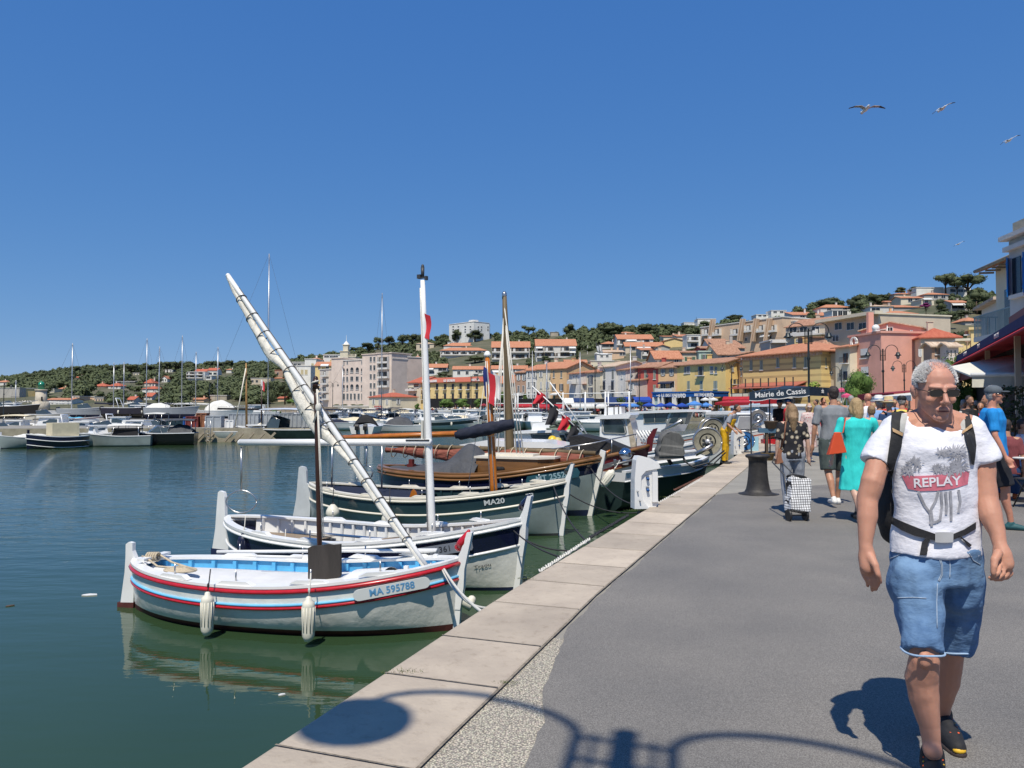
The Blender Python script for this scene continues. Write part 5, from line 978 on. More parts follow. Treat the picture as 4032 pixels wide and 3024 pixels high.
sw=thing('stone_wall','rough stone terrace wall below the white villas','wall',(0,0,0));pts_=[(1040,1606,212),(1150,1598,215),(1240,1600,216),(1330,1604,220)];g=MB()
for(a,ya_,Ya),(b,yb_,Yb)in zip(pts_,pts_[1:]):
 A=at(a,ya_,Ya);B_=at(b,yb_,Yb);n=V((B_.y-A.y,-(B_.x-A.x),0)).normalized()*-1.;g.add([A,B_,B_+n*2,A+n*2,V((A.x,A.y,-.2)),V((B_.x,B_.y,-.2)),V((B_.x,B_.y,-.2))+n*2,V((A.x,A.y,-.2))+n*2],[(0,1,2,3),(0,4,5,1),(1,5,6,2),(3,7,4,0)])
g.build('masonry',mat('rubble_stone',(.40,.34,.26),.9,.3,1.5,c2=(.22,.18,.13),bump=.8,bsc=3),sw)
def leaf_mat(n,a,b,tr=.0):
 m=bpy.data.materials.new(n);m.use_nodes=True;N,L,bs=tex(m);bs.inputs['Roughness'].default_value=.75;bs.inputs['Specular IOR Level'].default_value=.25
 tc=N.new('ShaderNodeTexCoord');no=N.new('ShaderNodeTexNoise');no.inputs['Scale'].default_value=.9;no.inputs['Detail'].default_value=4;L.new(tc.outputs['Object'],no.inputs[0])
 cr=N.new('ShaderNodeValToRGB');e=cr.color_ramp.elements;e[0].position=.35;e[0].color=(*a,1);e[1].position=.65;e[1].color=(*b,1);L.new(no.outputs[0],cr.inputs[0])
 oi=N.new('ShaderNodeObjectInfo');mr=N.new('ShaderNodeMapRange');mr.inputs[3].default_value=.7;mr.inputs[4].default_value=1.35;L.new(oi.outputs['Random'],mr.inputs[0])
 mx=N.new('ShaderNodeMixRGB');mx.blend_type='MULTIPLY';mx.inputs[0].default_value=1;L.new(cr.outputs[0],mx.inputs[1]);L.new(mr.outputs[0],mx.inputs[2]);L.new(mx.outputs[0],bs.inputs['Base Color']);return m
pineg=leaf_mat('pine_foliage',(.040,.050,.022),(.085,.104,.048));leafg=leaf_mat('leaf_green',(.045,.085,.018),(.12,.19,.045));bark=mat('bark',(.10,.07,.05),.9,.3,4);olive=leaf_mat('olive_foliage',(.055,.075,.035),(.11,.14,.06));bougm=leaf_mat('bougainvillea',(.10,.015,.07),(.24,.04,.15));flower=leaf_mat('lime_leaves',(.18,.26,.04),(.34,.42,.09))
def lobe(mb,c,r,n,s,seed,solid=.78,top=False):
 q=random.Random(seed)
 if solid:mb.ell(c,(r[0]*solid,r[1]*solid,r[2]*solid),0,8)
 for _ in range(n):
  u=q.uniform(-1 if not top else-.35,1);w=q.uniform(0,2*PI);k=math.sqrt(1-u*u);d=V((k*cos(w),k*sin(w),u));rr_=q.uniform(.82,1.08)
  p=V(c)+V((d.x*r[0],d.y*r[1],d.z*r[2]))*rr_;nrm=(d+V((q.uniform(-.9,.9),q.uniform(-.9,.9),q.uniform(-.4,.9)))).normalized()
  a=nrm.orthogonal().normalized();a=Matrix.Rotation(q.uniform(0,6.3),3,nrm)@a;b=nrm.cross(a);e=s*q.uniform(.6,1.3)
  mb.add([p-a*e,p-b*e*.6,p+a*e,p+b*e*.6],[(0,1,2,3)],0)
def crown(kind,seed,dens=1.,s=None):
 """unit tree: height 1, crown width about 1"""
 q=random.Random(seed);mb=MB();tr=MB()
 if kind=='umbrella':
  for i in range(9):
   a=2*PI*i/9+q.uniform(-.3,.3);rr_=q.uniform(.16,.34)if i else 0;lobe(mb,(rr_*cos(a),rr_*sin(a),.70+q.uniform(-.10,.12)),(q.uniform(.16,.25),q.uniform(.16,.25),q.uniform(.13,.19)),int(60*dens),s or.035,seed*20+i)
   tr.tube([(0,0,.3),(rr_*.6*cos(a),rr_*.6*sin(a),.56),(rr_*cos(a),rr_*sin(a),.7)],[.018,.012,.007],5)
  tr.tube([(0,0,-.1),(.01,0,.2),(-.01,.01,.42),(0,0,.62)],[.04,.032,.026,.02],6)
 elif kind=='round':
  for i in range(10):
   a=q.uniform(0,6.3);h_=q.uniform(.32,.80);rr_=(.30 if h_<.7 else.12)*q.uniform(.4,1);lobe(mb,(rr_*cos(a),rr_*sin(a),h_),(q.uniform(.16,.26),)*2+(q.uniform(.14,.22),),int(60*dens),s or.035,seed*20+i)
  tr.tube([(0,0,-.1),(0,0,.2),(.02,0,.5)],[.04,.03,.02],6)
 elif kind=='cypress':
  for i in range(7):z_=.1+.13*i;lobe(mb,(q.uniform(-.01,.01),0,z_),(.11*(1-abs(z_-.35)*.9),)*2+(.12,),int(40*dens),.03,seed*9+i)
  tr.tube([(0,0,-.1),(0,0,.3)],.02,5)
 elif kind=='palm':
  tr.tube([(0,0,-.1),(.01,0,.3),(0,0,.62)],[.045,.035,.035],7)
  for i in range(22):
   a=2*PI*i/22+q.uniform(-.2,.2);el=q.uniform(-.3,1.2);pts=[]
   for k in range(6):u=k/5;pts.append(V((cos(a)*u*.42*cos(el*.5),sin(a)*u*.42*cos(el*.5),.64+.34*u*sin(el)-.22*u*u)))
   for k in range(5):
    n_=V((-sin(a),cos(a),0))*.045*(1-.8*k/5);n2=V((-sin(a),cos(a),0))*.045*(1-.8*(k+1)/5);mb.add([pts[k]-n_,pts[k]+n_,pts[k+1]+n2,pts[k+1]-n2],[(0,1,2,3)],0)
 return mb,tr
PR={}
def tree(kind,p,hgt,wid,label,group=None,m=None,dens=1.,var=0,name=None,cat='tree',s=None):
 key=(kind,m.name if m else '',dens,var)
 if key not in PR:
  mb,tr=crown(kind,var+3,dens,s);PR[key]=(mb.mesh(m or pineg,'crown'),tr.mesh(bark,'trunk'))
 c,t_=PR[key];o=thing(name or dict(umbrella='pine_tree',round='tree',cypress='cypress_tree',palm='palm_tree')[kind],label,cat,p,rnd.uniform(0,6),group);o.scale=(wid,wid,hgt)
 link(c,'crown',o);link(t_,'trunk',o);return o
def blocked(px,w,ytop,ybase,Y):
 for x0,x1,y0,Yh,yb in FOOT:
  if Y<Yh+2 and px+w*.4>x0 and px-w*.4<x1 and ybase>y0 and ytop<yb-(yb-y0)*.12:return True
  if-3<Y-Yh<9 and px+w/3>x0 and px-w/3<x1:return True
 return False
def tpx(kind,k,x,ytop,ybase,w,label,group=None,Y=None,**kw):
 px,yb=z(k,x,ybase);yt=z(k,x,ytop)[1];Yd=Y or hillY(px,yb);p=at(px,yb,Yd)
 return tree(kind,p,(yb-yt)/F*Yd,w*ZM[k][2]/F*Yd,label,group,**kw)
GC='pines along the hill crest'
big=[('umbrella',3,1075,235,400,140,'leftmost big umbrella pine above the pink apartment block'),('umbrella',3,1215,225,400,170,'umbrella pine directly behind the aluminium mast on the crest'),('umbrella',3,1370,205,400,190,'broad umbrella pine with bare trunks on the crest, middle of the grove'),('umbrella',3,1500,195,400,220,'widest umbrella pine of the grove left of the white mast'),('umbrella',3,1610,200,400,170,'umbrella pine of the grove just touching the white mast'),('umbrella',3,950,310,440,200,'low dark pine sloping down beside the lookout tower'),('umbrella',3,800,365,440,190,'low pine right next to the lookout tower'),('round',3,1890,185,340,110,'tall rounded tree on the crest right of the white mast'),('cypress',3,1708,215,330,60,'thin cypress beside the white mast on the crest'),('round',4,145,130,320,200,'big round pine in front of the left of the white crest hotel'),('round',4,380,140,300,280,'wide round pine in front of the right of the white crest hotel'),('umbrella',4,1045,90,240,190,'solitary umbrella pine on the skyline right of the grey wooden mast'),('cypress',4,1108,90,190,50,'slim cypress touching the solitary umbrella pine'),('cypress',4,884,165,240,40,'tiny dark cypress on the skyline by the wooden mast'),('round',4,1560,60,260,220,'tall pine towering over the crest left of the flying gull'),('round',4,1740,120,260,200,'rounded pine between two taller ones above the gull'),('umbrella',4,2020,50,270,300,'massive dark pine right of the flying gull'),('round',5,180,50,270,420,'massive dark pine clump above the sand roofed villa'),('round',5,640,60,230,300,'pine clump above the white terrace'),('round',5,880,70,230,300,'dark pine clump over the cream houses'),('round',5,1110,70,210,260,'pine clump below the thin skyline house'),('round',5,1350,20,190,260,'pine in front of the long skyline house'),('cypress',5,1238,-10,60,30,'lone dark cypress on the skyline'),('round',6,1180,365,560,400,'long dark pine clump over the orange roofed crest villa'),('round',6,1480,345,560,260,'left of two dark clumps right of the crest villa'),('round',6,1700,335,520,280,'right of two dark clumps right of the crest villa'),('round',6,1540,410,620,300,'bright green tree below the dark crest clumps'),('round',6,950,540,690,170,'dark bushy tree between the stepped orange roofs'),('round',6,40,590,700,150,'dark tree at the left end of the peach block roof'),('round',6,1,590,690,300,'pine wood behind the peach block'),('umbrella',7,1075,815,1110,340,'left of two great umbrella pines on the right hand crest'),('umbrella',7,1400,838,1180,520,'right of two great umbrella pines on the right hand crest'),('umbrella',7,1240,870,1150,300,'umbrella pine squeezed between the two great ones'),('round',7,430,1020,1130,220,'dark bush tree at the left of the right hand crest'),('round',7,630,1010,1120,220,'dark bush tree on the crest left of the white modern villa'),('round',7,150,1125,1250,300,'dark wood low on the skyline left of the villas'),('round',7,1530,1055,1420,380,'large bright bushy pine beside the wooden balcony house'),('round',7,990,1180,1400,220,'dark green tree below the orange roofs by the telegraph poles'),('round',7,1070,1330,1460,260,'spreading shrub beside the hill road'),('round',7,1300,1350,1500,300,'dark shrub mass under the grey awning house'),('round',7,1180,1110,1240,160,'small tree between telegraph pole and grey awning house'),('round',7,810,1480,1600,220,'bright green bush behind the satellite dish'),('palm',7,790,1320,1430,120,'small palm under the purple bougainvillea'),('umbrella',2,160,385,520,170,'umbrella pine above the left hillside villas by the white masts'),('umbrella',2,305,370,520,190,'umbrella pine crossed by a white mast on the left crest'),('umbrella',2,470,398,520,150,'pine left of the terraced villa on the crest'),('umbrella',2,700,375,500,140,'umbrella pine behind the aluminium sloop mast'),('umbrella',2,820,395,500,140,'pine right of the aluminium sloop mast'),('umbrella',2,948,363,520,130,'mushroom shaped pine rising alone from the left crest'),('cypress',2,474,385,520,30,'pointed cypress over the terraced villa'),('umbrella',1,930,440,560,170,'umbrella pine on the left crest behind the tallest mast'),('umbrella',1,400,535,640,170,'umbrella pine above the lighthouse lantern'),('umbrella',1,590,525,640,210,'wide pine right of the lighthouse on the crest'),('umbrella',1,1080,480,600,150,'rounded pine between the tall mast and the fir'),('cypress',1,1267,430,560,150,'pointed fir on the left crest'),('umbrella',1,1420,430,560,220,'wide pine right of the pointed fir'),('umbrella',1,1620,410,560,240,'broad pine over the high stone house'),('umbrella',1,1860,425,560,220,'pine left of the white cube house'),('umbrella',1,2080,385,540,200,'tall umbrella pine above the white cube house'),('cypress',3,236,620,760,60,'dark cypress beside the pale blue white villa'),('round',3,1900,660,760,220,'dark green bushes behind the left of the hotel roof'),('palm',4,1060,480,600,150,'palm tree between the terraces and the shop roofs'),('cypress',4,1650,350,560,220,'dark fir in front of the right hand terraces'),('round',4,1250,470,560,200,'low dark bush before the right hand terraces'),('palm',4,490,640,730,90,'small palm behind the top of the orange mast'),('round',4,380,470,560,330,'dark tree mass under the glazed villa'),('round',4,620,540,620,200,'tree under the left hand terraces')]
for kd,k,x,yt,yb,w,lb in big:tpx(kd,k,x,yt,yb,w,lb,GC if lb.find('crest')>0 else None,var=int(x)%4)
tpx('round',7,780,1255,1350,190,'purple bougainvillea covering a wall on the right hillside',m=bougm,name='bougainvillea',cat='shrub')
W1=MB();q=random.Random(11);cnt=0;unit=[]
for v_ in range(3):
 m_=MB();
 for i in range(4):lobe(m_,(q.uniform(-.3,.3),q.uniform(-.3,.3),q.uniform(.35,.6)),(.3,.3,.22),22,.11,v_*7+i,.8)
 unit.append(m_)
rows=[]
for i in range(5600):
 px=q.uniform(-700,4700)if q.random()<.7 else q.uniform(-100,1300);u=q.random()**.85;yb,yr=interp(YBA,px),interp(YRI,px);Y=yb+12+(yr*1.03-yb-12)*u;rows.append((px,Y))
rows.sort(key=lambda t:t[1])
for px,Y in rows:
 b0,r0=interp(YBA,px),interp(YRI,px)
 left=px<1330;w=q.uniform(5.5,9.5)if left else q.uniform(4.5,8);hg=w*q.uniform(.55,.8);zt=terr(px,Y);yb=1600-(zt-EH)/Y*F;yt=yb-hg/Y*F;wp=w/Y*F
 if 1900<px<3250 and Y<b0+.5*(r0-b0)and q.random()<.75:continue
 if 3250<px<3900 and q.random()<.6:continue
 if blocked(px,wp,yt,yb,Y):continue
 X=(px-PX)/F*Y;inview=-100<px<4132
 if inview and cnt<190 and q.random()<(.30 if left else.7):
  cnt+=1;tree('umbrella' if q.random()<.6 else 'round',(X,Y,zt-.5),hg*1.1,w*1.05,'pine in the dense wood covering the left hillside' if left else 'dark tree among the houses on the town hillside','hillside wood trees' if left else 'trees among the hillside houses',var=q.randrange(4));continue
 U=unit[q.randrange(3)];a=q.uniform(0,6.3);c_,s_=cos(a)*w,sin(a)*w;o=len(W1.v)
 W1.v+=[(X+x*c_-y*s_,Y+x*s_+y*c_,zt-.6+zz*hg*1.25)for x,y,zz in U.v];W1.f+=[tuple(k+o for k in f)for f in U.f];W1.m+=U.m;W1.sm+=U.sm
W1.build('woodland',pineg,kind='stuff')
GH='clipped trees in front of the yellow hotel'
for x,k,w,lb in((1905,3,170,'first clipped tree from the left in front of the hotel'),(2110,3,190,'second clipped tree in front of the hotel'),(60,4,170,'clipped tree in front of the middle of the hotel'),(240,4,190,'clipped tree before the hotel behind a street lamp'),(445,4,190,'clipped tree at the right end of the hotel')):
 tpx('round',k,x,1000,1150,w,lb,GH,195,m=leafg,var=x%3)
tpx('round',3,1765,1065,1150,70,'small bush at the left corner of the hotel',None,205,m=leafg,name='bush',cat='bush');tpx('round',3,1560,1060,1180,90,'small round tree before the arched cream house',None,212,m=leafg)
tpx('round',4,712,905,1120,140,'leafy tree in front of the beige house between the masts',None,178,m=leafg,var=1);tpx('round',4,1010,925,1060,70,'climbing green tree at the dark shop sign',None,172,m=leafg,var=2)
for x0_ in(560,660,760,860):tpx('round',3,x0_,1075,1118,120,'scrubby bush on the flat roof of the cream terrace building','bushes on the terrace roof',236,m=olive,name='bush',cat='bush')
tpx('round',2,1525,985,1090,180,'dark round bush on the shore left of the stone wall',None,150,m=leafg,name='bush',cat='bush');tpx('round',2,1460,590,940,190,'tall dark tree behind the aluminium mast by the shore',None,262,var=2);tpx('round',2,1750,850,930,190,'green bushes on top of the stone wall',None,225,m=leafg,name='bush',cat='bush');tpx('umbrella',2,1650,640,900,300,'wide umbrella pine above the stone wall',None,265,var=1)
tpx('round',6,1560,1235,1978,480,'leafy green shrub tree in front of the salmon house',None,62,m=leafg,dens=5.,s=.018,var=1)
tpx('round',9,1020,985,3100,1050,'bright green tree over the blue awning, right of the man',None,30,m=leafg,dens=5.,s=.02,var=2)
canv=dict(w=mat('canvas_white',(.66,.65,.60),.8,.1,bump=.4,bsc=4),n=navyc,g=tarp,b=mat('canvas_blue',(.03,.16,.42),.8,.15,bump=.5,bsc=4),k=mat('canvas_black',(.012,.012,.014),.8),c=mat('canvas_cream',(.66,.58,.40),.8,.1),l=mat('canvas_light_blue',(.08,.42,.62),.8,.15,bump=.5,bsc=4))
HC=dict(w=gelw,n=navy,k=mat('black_hull',(.012,.013,.016),.2,.1,coat=.4),g=hullg,s=mat('silver_hull',(.36,.39,.42),.25,.08,coat=.4),d=dgr,c=cream,r=wine)
perspex=mat('smoked_screen',(.05,.07,.08),.08,.1,spec=.9)
def outboard(root,x,y,zz,s=1.,m=None):
 g=MB(Matrix.Translation((x,y,zz))@Matrix.Scale(s,4));g.prism([(-.28,.1),(-.30,.42),(-.22,.58),(.02,.62),(.12,.5),(.12,.15),(0,.05)],-.17,.17,0,'y');g.box((-.1,0,-.2),(.14,.1,.7));g.build('outboard',m or black,root)
def mboat(label,L,B,loc,head,hull='w',fb=.8,cabin=None,cc='w',screen=None,top=None,cover=None,motors=0,railing=False,band=None,mast=0,group=None,name='motor_boat',cat='boat',land=0,kind='transom',fend=0,arch=False,boot=True,mm=None,sail=None):
 o=thing(name,label,cat,(loc[0],loc[1],WZ+land),head,group)
 h=Hull(L,B,fb*.92,fb*.9,fb*1.18,kind,rake1=.45 if kind!='double' else.1,draft=.3 if not land else.55)
 rows=[('d',0,0),('d',fb*.2,1 if band else 0),('d',fb*.5,1 if band==2 else 0),('z',.10,0),('z',.04,2),('z',-.1,2),('z',-h.d,2)]
 h.shell(rows,20).build('hull',[HC[hull],perspex if band else HC[hull],bot if hull in 'wsg' else HC['k']],o)
 g=MB();board(h,.14,.05,0,g,n=20);h.deck(-.04 if cover or cabin else-.25,0,.02,.98,.06,n=14,mb=g);g.build('deck',gelw if cc!='c' else cream,o)
 if cabin:
  a,b,ch=cabin;xa,xb=-L/2+L*a,-L/2+L*b;w=B*.36;g=MB()
  g.add([(xa,-w,fb*.85),(xa,w,fb*.85),(xb+ch*.5,w*.7,fb*.85),(xb+ch*.5,-w*.7,fb*.85),(xa+.1,-w*.9,fb+ch),(xa+.1,w*.9,fb+ch),(xb,w*.7,fb+ch),(xb,-w*.7,fb+ch)],[(0,1,2,3),(4,5,6,7),(0,1,5,4),(1,2,6,5),(2,3,7,6),(3,0,4,7)],0)
  g.bb(xa-.1,xb+.12,-w*.98,w*.98,fb+ch+.002,fb+ch+.09);c_=g.build('cabin',gelw if cc=='w' else canv[cc],o)
  if cc in 'w':
   for s_ in(-1,1):
    g=MB();z0,z1=fb+ch*.45,fb+ch*.85;y0=w*(1-.1*.45)+.02;n=max(1,int((xb-xa)/1.1))
    for k in range(n):
     p0=xa+.2+(xb-xa-.3)*k/n;p1=xa+.2+(xb-xa-.3)*(k+.86)/n;f_=lambda x:w*(.95-.25*(x-xa)/(xb-xa))+.025
     g.add([(p0,s_*f_(p0),z0),(p1,s_*f_(p1),z0),(p1,s_*(f_(p1)-.03),z1),(p0,s_*(f_(p0)-.03),z1)],[(0,1,2,3)],0)
    g.build('side_window',perspex,c_)
   g=MB();q_=ch*.5;g.add([(xb+q_*.55+.03,-w*.6,fb+ch*.42),(xb+q_*.55+.03,w*.6,fb+ch*.42),(xb+q_*.12+.03,w*.58,fb+ch*.9),(xb+q_*.12+.03,-w*.58,fb+ch*.9)],[(0,1,2,3)],0);g.build('windscreen',perspex,c_)
 if screen:
  a,sh_=screen;x=-L/2+L*a;w=B*.38;g=MB();P_=[(x-.9,-w,fb*.95),(x+.3,-w*.75,fb*.95),(x+.55,0,fb*.98),(x+.3,w*.75,fb*.95),(x-.9,w,fb*.95)];Q_=[(x-1.0,-w*.92,fb+sh_*.7),(x-.25,-w*.68,fb+sh_),(x-.05,0,fb+sh_*1.05),(x-.25,w*.68,fb+sh_),(x-1.0,w*.92,fb+sh_*.7)]
  g.add(P_+Q_,[(i,i+1,i+6,i+5)for i in range(4)],0);g.build('windscreen',perspex,o);g=MB();g.tube(Q_,.025,5);g.build('windscreen_frame',steel,o)
 if top:
  a,b,th_,tm_=top;xa,xb=-L/2+L*a,-L/2+L*b;w=B*.42;g=MB();g.grid(lambda u,v:V((xa+(xb-xa)*u,w*(2*v-1),fb+th_+.10*(1-(2*v-1)**2)+.05*sin(PI*u))),6,6,0);g.grid(lambda u,v:V((xa+(xb-xa)*u,w*(2*v-1),fb+th_-.05+.05*sin(PI*u))),6,2,0);g.build('canopy',canv[tm_]if tm_!='h' else gelw,o)
  for x in(xa+.15,xb-.15):
   for s_ in(-1,1):MB().tube([(x,s_*w*.95,fb*.8),(x+(.3 if x>xa+.2 else 0)*-1,s_*w*.95,fb+th_)],.025,5).build('canopy_pole',steel,o)
 if cover:
  a,b,ch,cm=cover;g=MB();xa,xb=-L/2+L*a,-L/2+L*b;q=random.Random(int(L*100)+ord(cm))
  g.grid(lambda u,v:V((xa+(xb-xa)*u,(2*v-1)*max(.05,h.hb(a+(b-a)*u)*.97),fb*.9+ch*(sin(PI*cl(u*.9+.07))**.6)*(1-abs(2*v-1)**2.2)+.04*sin(17*u+9*v))),12,8,0);g.build('cover',canv[cm],o)
 for k in range(motors):outboard(o,-L/2-.15,(k-(motors-1)/2)*.75,fb*.45,1. if L>4.5 else.75,mm)
 if railing:
  g=MB()
  for s_ in(-1,1):
   pts=[h.pt(t,h.sheer(t),s_,.08)+V((0,0,.5))for t in(.45,.6,.75,.88,.97)];g.tube([h.pt(.42,h.sheer(.42),s_,.08)]+pts,.018,5)
   for t in(.6,.75,.88):q=h.pt(t,h.sheer(t),s_,.08);g.tube([q,q+V((0,0,.5))],.014,4)
  g.build('bow_rail',steel,o)
 if arch:g=MB();g.tube([(-L*.2,-B*.42,fb),(-L*.26,-B*.36,fb+1.1),(-L*.26,B*.36,fb+1.1),(-L*.2,B*.42,fb)],.05,6,flat=1.6);g.build('radar_arch',gelw,o)
 if mast:
  mb=MB();mb.tube([(.1*L,0,fb*.5),(.1*L,0,mast)],[.075,.05],8);ms=mb.build('mast',mat('alu_mast',(.45,.47,.5),.35,.1,metal=.6),o);mb=MB()
  mb.tube([(.1*L,-.9,mast*.55),(.1*L,.9,mast*.55)],.025,5)
  for s_ in(-1,1):mb.tube([(.1*L,0,mast),(.1*L,s_*.9,mast*.55),(.1*L,s_*B*.45,fb)],.010,4)
  mb.tube([(.1*L,0,mast),(L*.49,0,fb*1.2)],.010,4);mb.tube([(.1*L,0,mast),(-L*.49,0,fb)],.010,4);mb.build('rigging',darkg,o)
  mb=MB();mb.tube([(.1*L,0,fb+1.0),(-L*.35,0,fb+1.1)],.11,8);mb.build('boom_cover',canv[sail or 'n'],o)
 for k in range(fend):
  t_=.3+.4*k/max(1,fend-1)if fend>1 else.5
  for s_ in(-1,):
   p=mw(o)@h.pt(t_,h.sheer(t_)-.5,s_);q=(mw(o).to_3x3()@V((0,-.12,0)));f=thing('fender','white fender on the '+label.split(' with')[0].split(' moored')[0][:45].rsplit(' ',1)[0],'fender',p+q,0,'small fenders on distant boats');MB().lathe([(.02,-.22),(.1,-.18),(.11,0),(.1,.18),(.03,.24)],8).build('body',fendw,f)
 if land:
  g=MB()
  for x in(-L*.28,.0,L*.22):
   for s_ in(-1,1):g.tube([(x,s_*B*.42,-.0),(x,s_*B*.62,-land-WZ)],.05,5)
   g.box((x,0,-.55+(-land-WZ+.55)/2-.1),(.3,.35,abs(-land-WZ+.5)))
  g.tube([(-L*.3,-B*.55,-land-WZ+.1),(L*.25,-B*.55,-land-WZ+.1)],.05,5);t_=g.build('cradle',darkg);t_.location=o.location;t_.rotation_euler=o.rotation_euler;tag(t_,'steel cradle under the '+' '.join(label.split(' on ')[0].split()[:9]),'boat cradle','boat cradles')
 return o
def pl(x,ywl,land=0):
 p=G(x,ywl,WZ if not land else 0);return(p.x,p.y)
mboat('white open boat with a dark red inside, cut by the left photo edge',3.2,1.4,pl(15,1762),R(215),'g',.55,kind='double',cover=(.1,.5,.1,'c'),name='rowing_boat')
o=mboat('white double ended boat with a tall stem beside the navy tented boat',3.2,1.4,pl(112,1762),R(232),'g',.66,kind='double',cover=(.15,.8,.25,'w'),name='rowing_boat')
g=MB();g.bb(1.5,1.66,-.05,.05,0,1.0);g.build('stem_post',gelw,o)
o=mboat('navy double ended boat carrying a square cream canvas tent',3.4,1.5,pl(232,1764),R(228),'n',.75,kind='double',name='rowing_boat');g=MB();g.box((-.2,0,1.12),(1.5,1.1,.85));g.build('canvas_tent',canv['c'],o);g=MB();g.box((1.68,0,.58),(.12,.1,1.15));g.build('stem_post',HC['n'],o);g=MB();hh_=Hull(3.4,1.5,.75*.92,.75*.9,.75*1.18,'double');rail(hh_,.26,.025,0,g,.02);rail(hh_,.62,.02,0,g,.02);g.build('rubbing_strake',white,o)
o=mboat('greenish white boat with a painted number and dark rail, bow on',3.8,1.7,pl(352,1756),R(226),'g',.85,kind='double',railing=True,name='fishing_boat',cat='fishing boat',cabin=(.25,.45,.4))
h_=Hull(3.8,1.7,.85*.92,.85*.9,.85*1.18,'double');M=on_hull(h_,.74,.25,-1,.03);text_obj('TL    856974',.17,darkg,o,M,'lettering',.002,1.0)
M=on_hull(h_,.74,.25,1,.03);text_obj('TL    856974',.17,darkg,o,M,'lettering',.002,1.0)
mboat('white boat with a dark rail and a dark curtained canopy',3.6,1.5,pl(478,1756),R(195),'g',.7,top=(.15,.7,.6,'w'),cabin=(.2,.6,.35),cc='k',fend=1)
mboat('large black motor boat with a grey canvas cockpit at the end of the left row',4.6,1.8,pl(625,1752),R(192),'k',.85,top=(.0,.4,.75,'g'),cover=(.02,.4,.6,'g'),screen=(.55,.4),fend=2,railing=True)
for i,(x,L_,a,kw)in enumerate(((60,4.4,180,dict(cabin=(.3,.6,.6),top=(.2,.7,1.0,'c'))),(190,4.6,175,dict(cabin=(.2,.6,.9))),(310,4.4,10,dict(cabin=(.4,.7,.5),arch=True)),(420,4.2,5,dict(screen=(.55,.6),motors=1)),(545,4.2,170,dict(cabin=(.3,.7,.6))))):
 mboat(['white motor boat with a cream bimini in the second row, far left','white cabin boat behind the navy tented boat','white cuddy boat behind the numbered boat','white sport boat behind the curtained boat','white boat in the second row near the black boat'][i],L_,1.8,pl(x,1722),R(a),'w',.75,**kw)
YD=95
mboat('navy yacht with white decks on stands at the far left',5.6,2.,at(50,1600,YD)[:2],R(5),'k',.95,land=1.7,screen=(.45,.55),cabin=(.35,.6,.25),railing=True);mboat('silver grey sport boat with a black outboard on stands',4.8,1.8,at(315,1600,YD)[:2],R(3),'s',.8,land=1.5,screen=(.7,.6),motors=1,mm=HC['k'])
o=mboat('white double ended boat with a red rail and bright blue cover inside, on the yard',4.9,1.7,at(292,1600,78)[:2],R(2),'w',.62,land=.75,kind='double',cover=(.3,.85,.15,'l'),name='rowing_boat');g=MB();rail(Hull(4.9,1.7,.57,.56,.73,'double'),.05,.03,0,g,.02);g.build('rubbing_strake',wine,o)
mboat('navy and white sport yacht high on stands, arch and screen folded',6.6,2.1,at(522,1600,YD)[:2],R(10),'n',.85,land=1.6,screen=(.6,.6),cabin=(.5,.75,.2),arch=True,motors=1,fend=2);mboat('light grey cruiser with a white canvas hump high on stands',5.6,2,at(672,1600,YD-3)[:2],R(12),'s',.85,land=1.6,cover=(.05,.5,.6,'w'),railing=True,motors=1)
mboat('cream hulled boat seen bow on between yard yachts',4,1.7,at(185,1600,88)[:2],R(20),'c',.8,land=.9,screen=(.5,.5));mboat('white motor yacht wrapped in shrink film behind the pier crates',6.6,2.2,at(880,1600,YD)[:2],R(4),'w',.8,land=1.3,cover=(.2,.7,1.3,'w'),railing=True);mboat('white cruiser with a dark hardtop behind the wooden mast',5.6,2.0,at(1010,1600,YD+8)[:2],R(185),'w',.8,land=1.1,cabin=(.3,.65,.8),railing=True)
for i,(x,mt,a)in enumerate(((45,5,0),(430,6.3,5),(500,6.5,170),(560,10,4),(640,9,175),(700,10.8,2),(755,8.5,6),(610,6,3))):
 Y=104+i*2;lb=['short masted sloop behind the left edge yacht','sloop behind the number painted boat','slim masted sloop behind the silver sport boat','tall masted sloop behind the navy sport yacht','sloop behind the left end of the grey cruiser','tallest sloop of the yard, behind the grey cruiser','sloop behind the right end of the grey cruiser','low masted sloop between yard yachts'][i]
 mboat('white '+lb,5.5,2.,at(x,1600,Y)[:2],R(a),'w',.8,land=1.1,mast=mt+(1.2 if i else 0),group='sloops standing in the boatyard',name='sailing_boat',cat='sailing boat',sail='wnw'[i%3])
mboat('white sloop with the tallest thin mast on the left, above the silver boat',6,2.,at(262,1600,100)[:2],R(10),'w',.8,land=1.2,mast=9.6,name='sailing_boat',cat='sailing boat',sail='w');
mboat('white sloop whose white mast rises left of the furled sail',6,2.,at(838,1600,104)[:2],R(5),'w',.8,land=1.0,mast=9.6,name='sailing_boat',cat='sailing boat',sail='w')
mboat('big aluminium masted sloop behind the furled white sail',12,3.2,pl(1010,1690),R(8),'w',1.2,mast=19.8,name='sailing_boat',cat='sailing boat',cabin=(.35,.6,.35),sail='k');mboat('sloop before the castle block with a thin grey mast',9,2.8,pl(1500,1675),R(95),'w',1.1,mast=18.,name='sailing_boat',cat='sailing boat',cover=(.2,.6,.4,'g'))
crm=[mat('crate_red',(.16,.03,.025),.7,.3),mat('rusty_plate',(.26,.11,.06),.85,.4,3),mat('grey_bin',(.34,.37,.40),.5,.1),mat('blue_bin',(.02,.10,.35),.5,.1),mat('wood_block',(.32,.27,.2),.85,.3)]
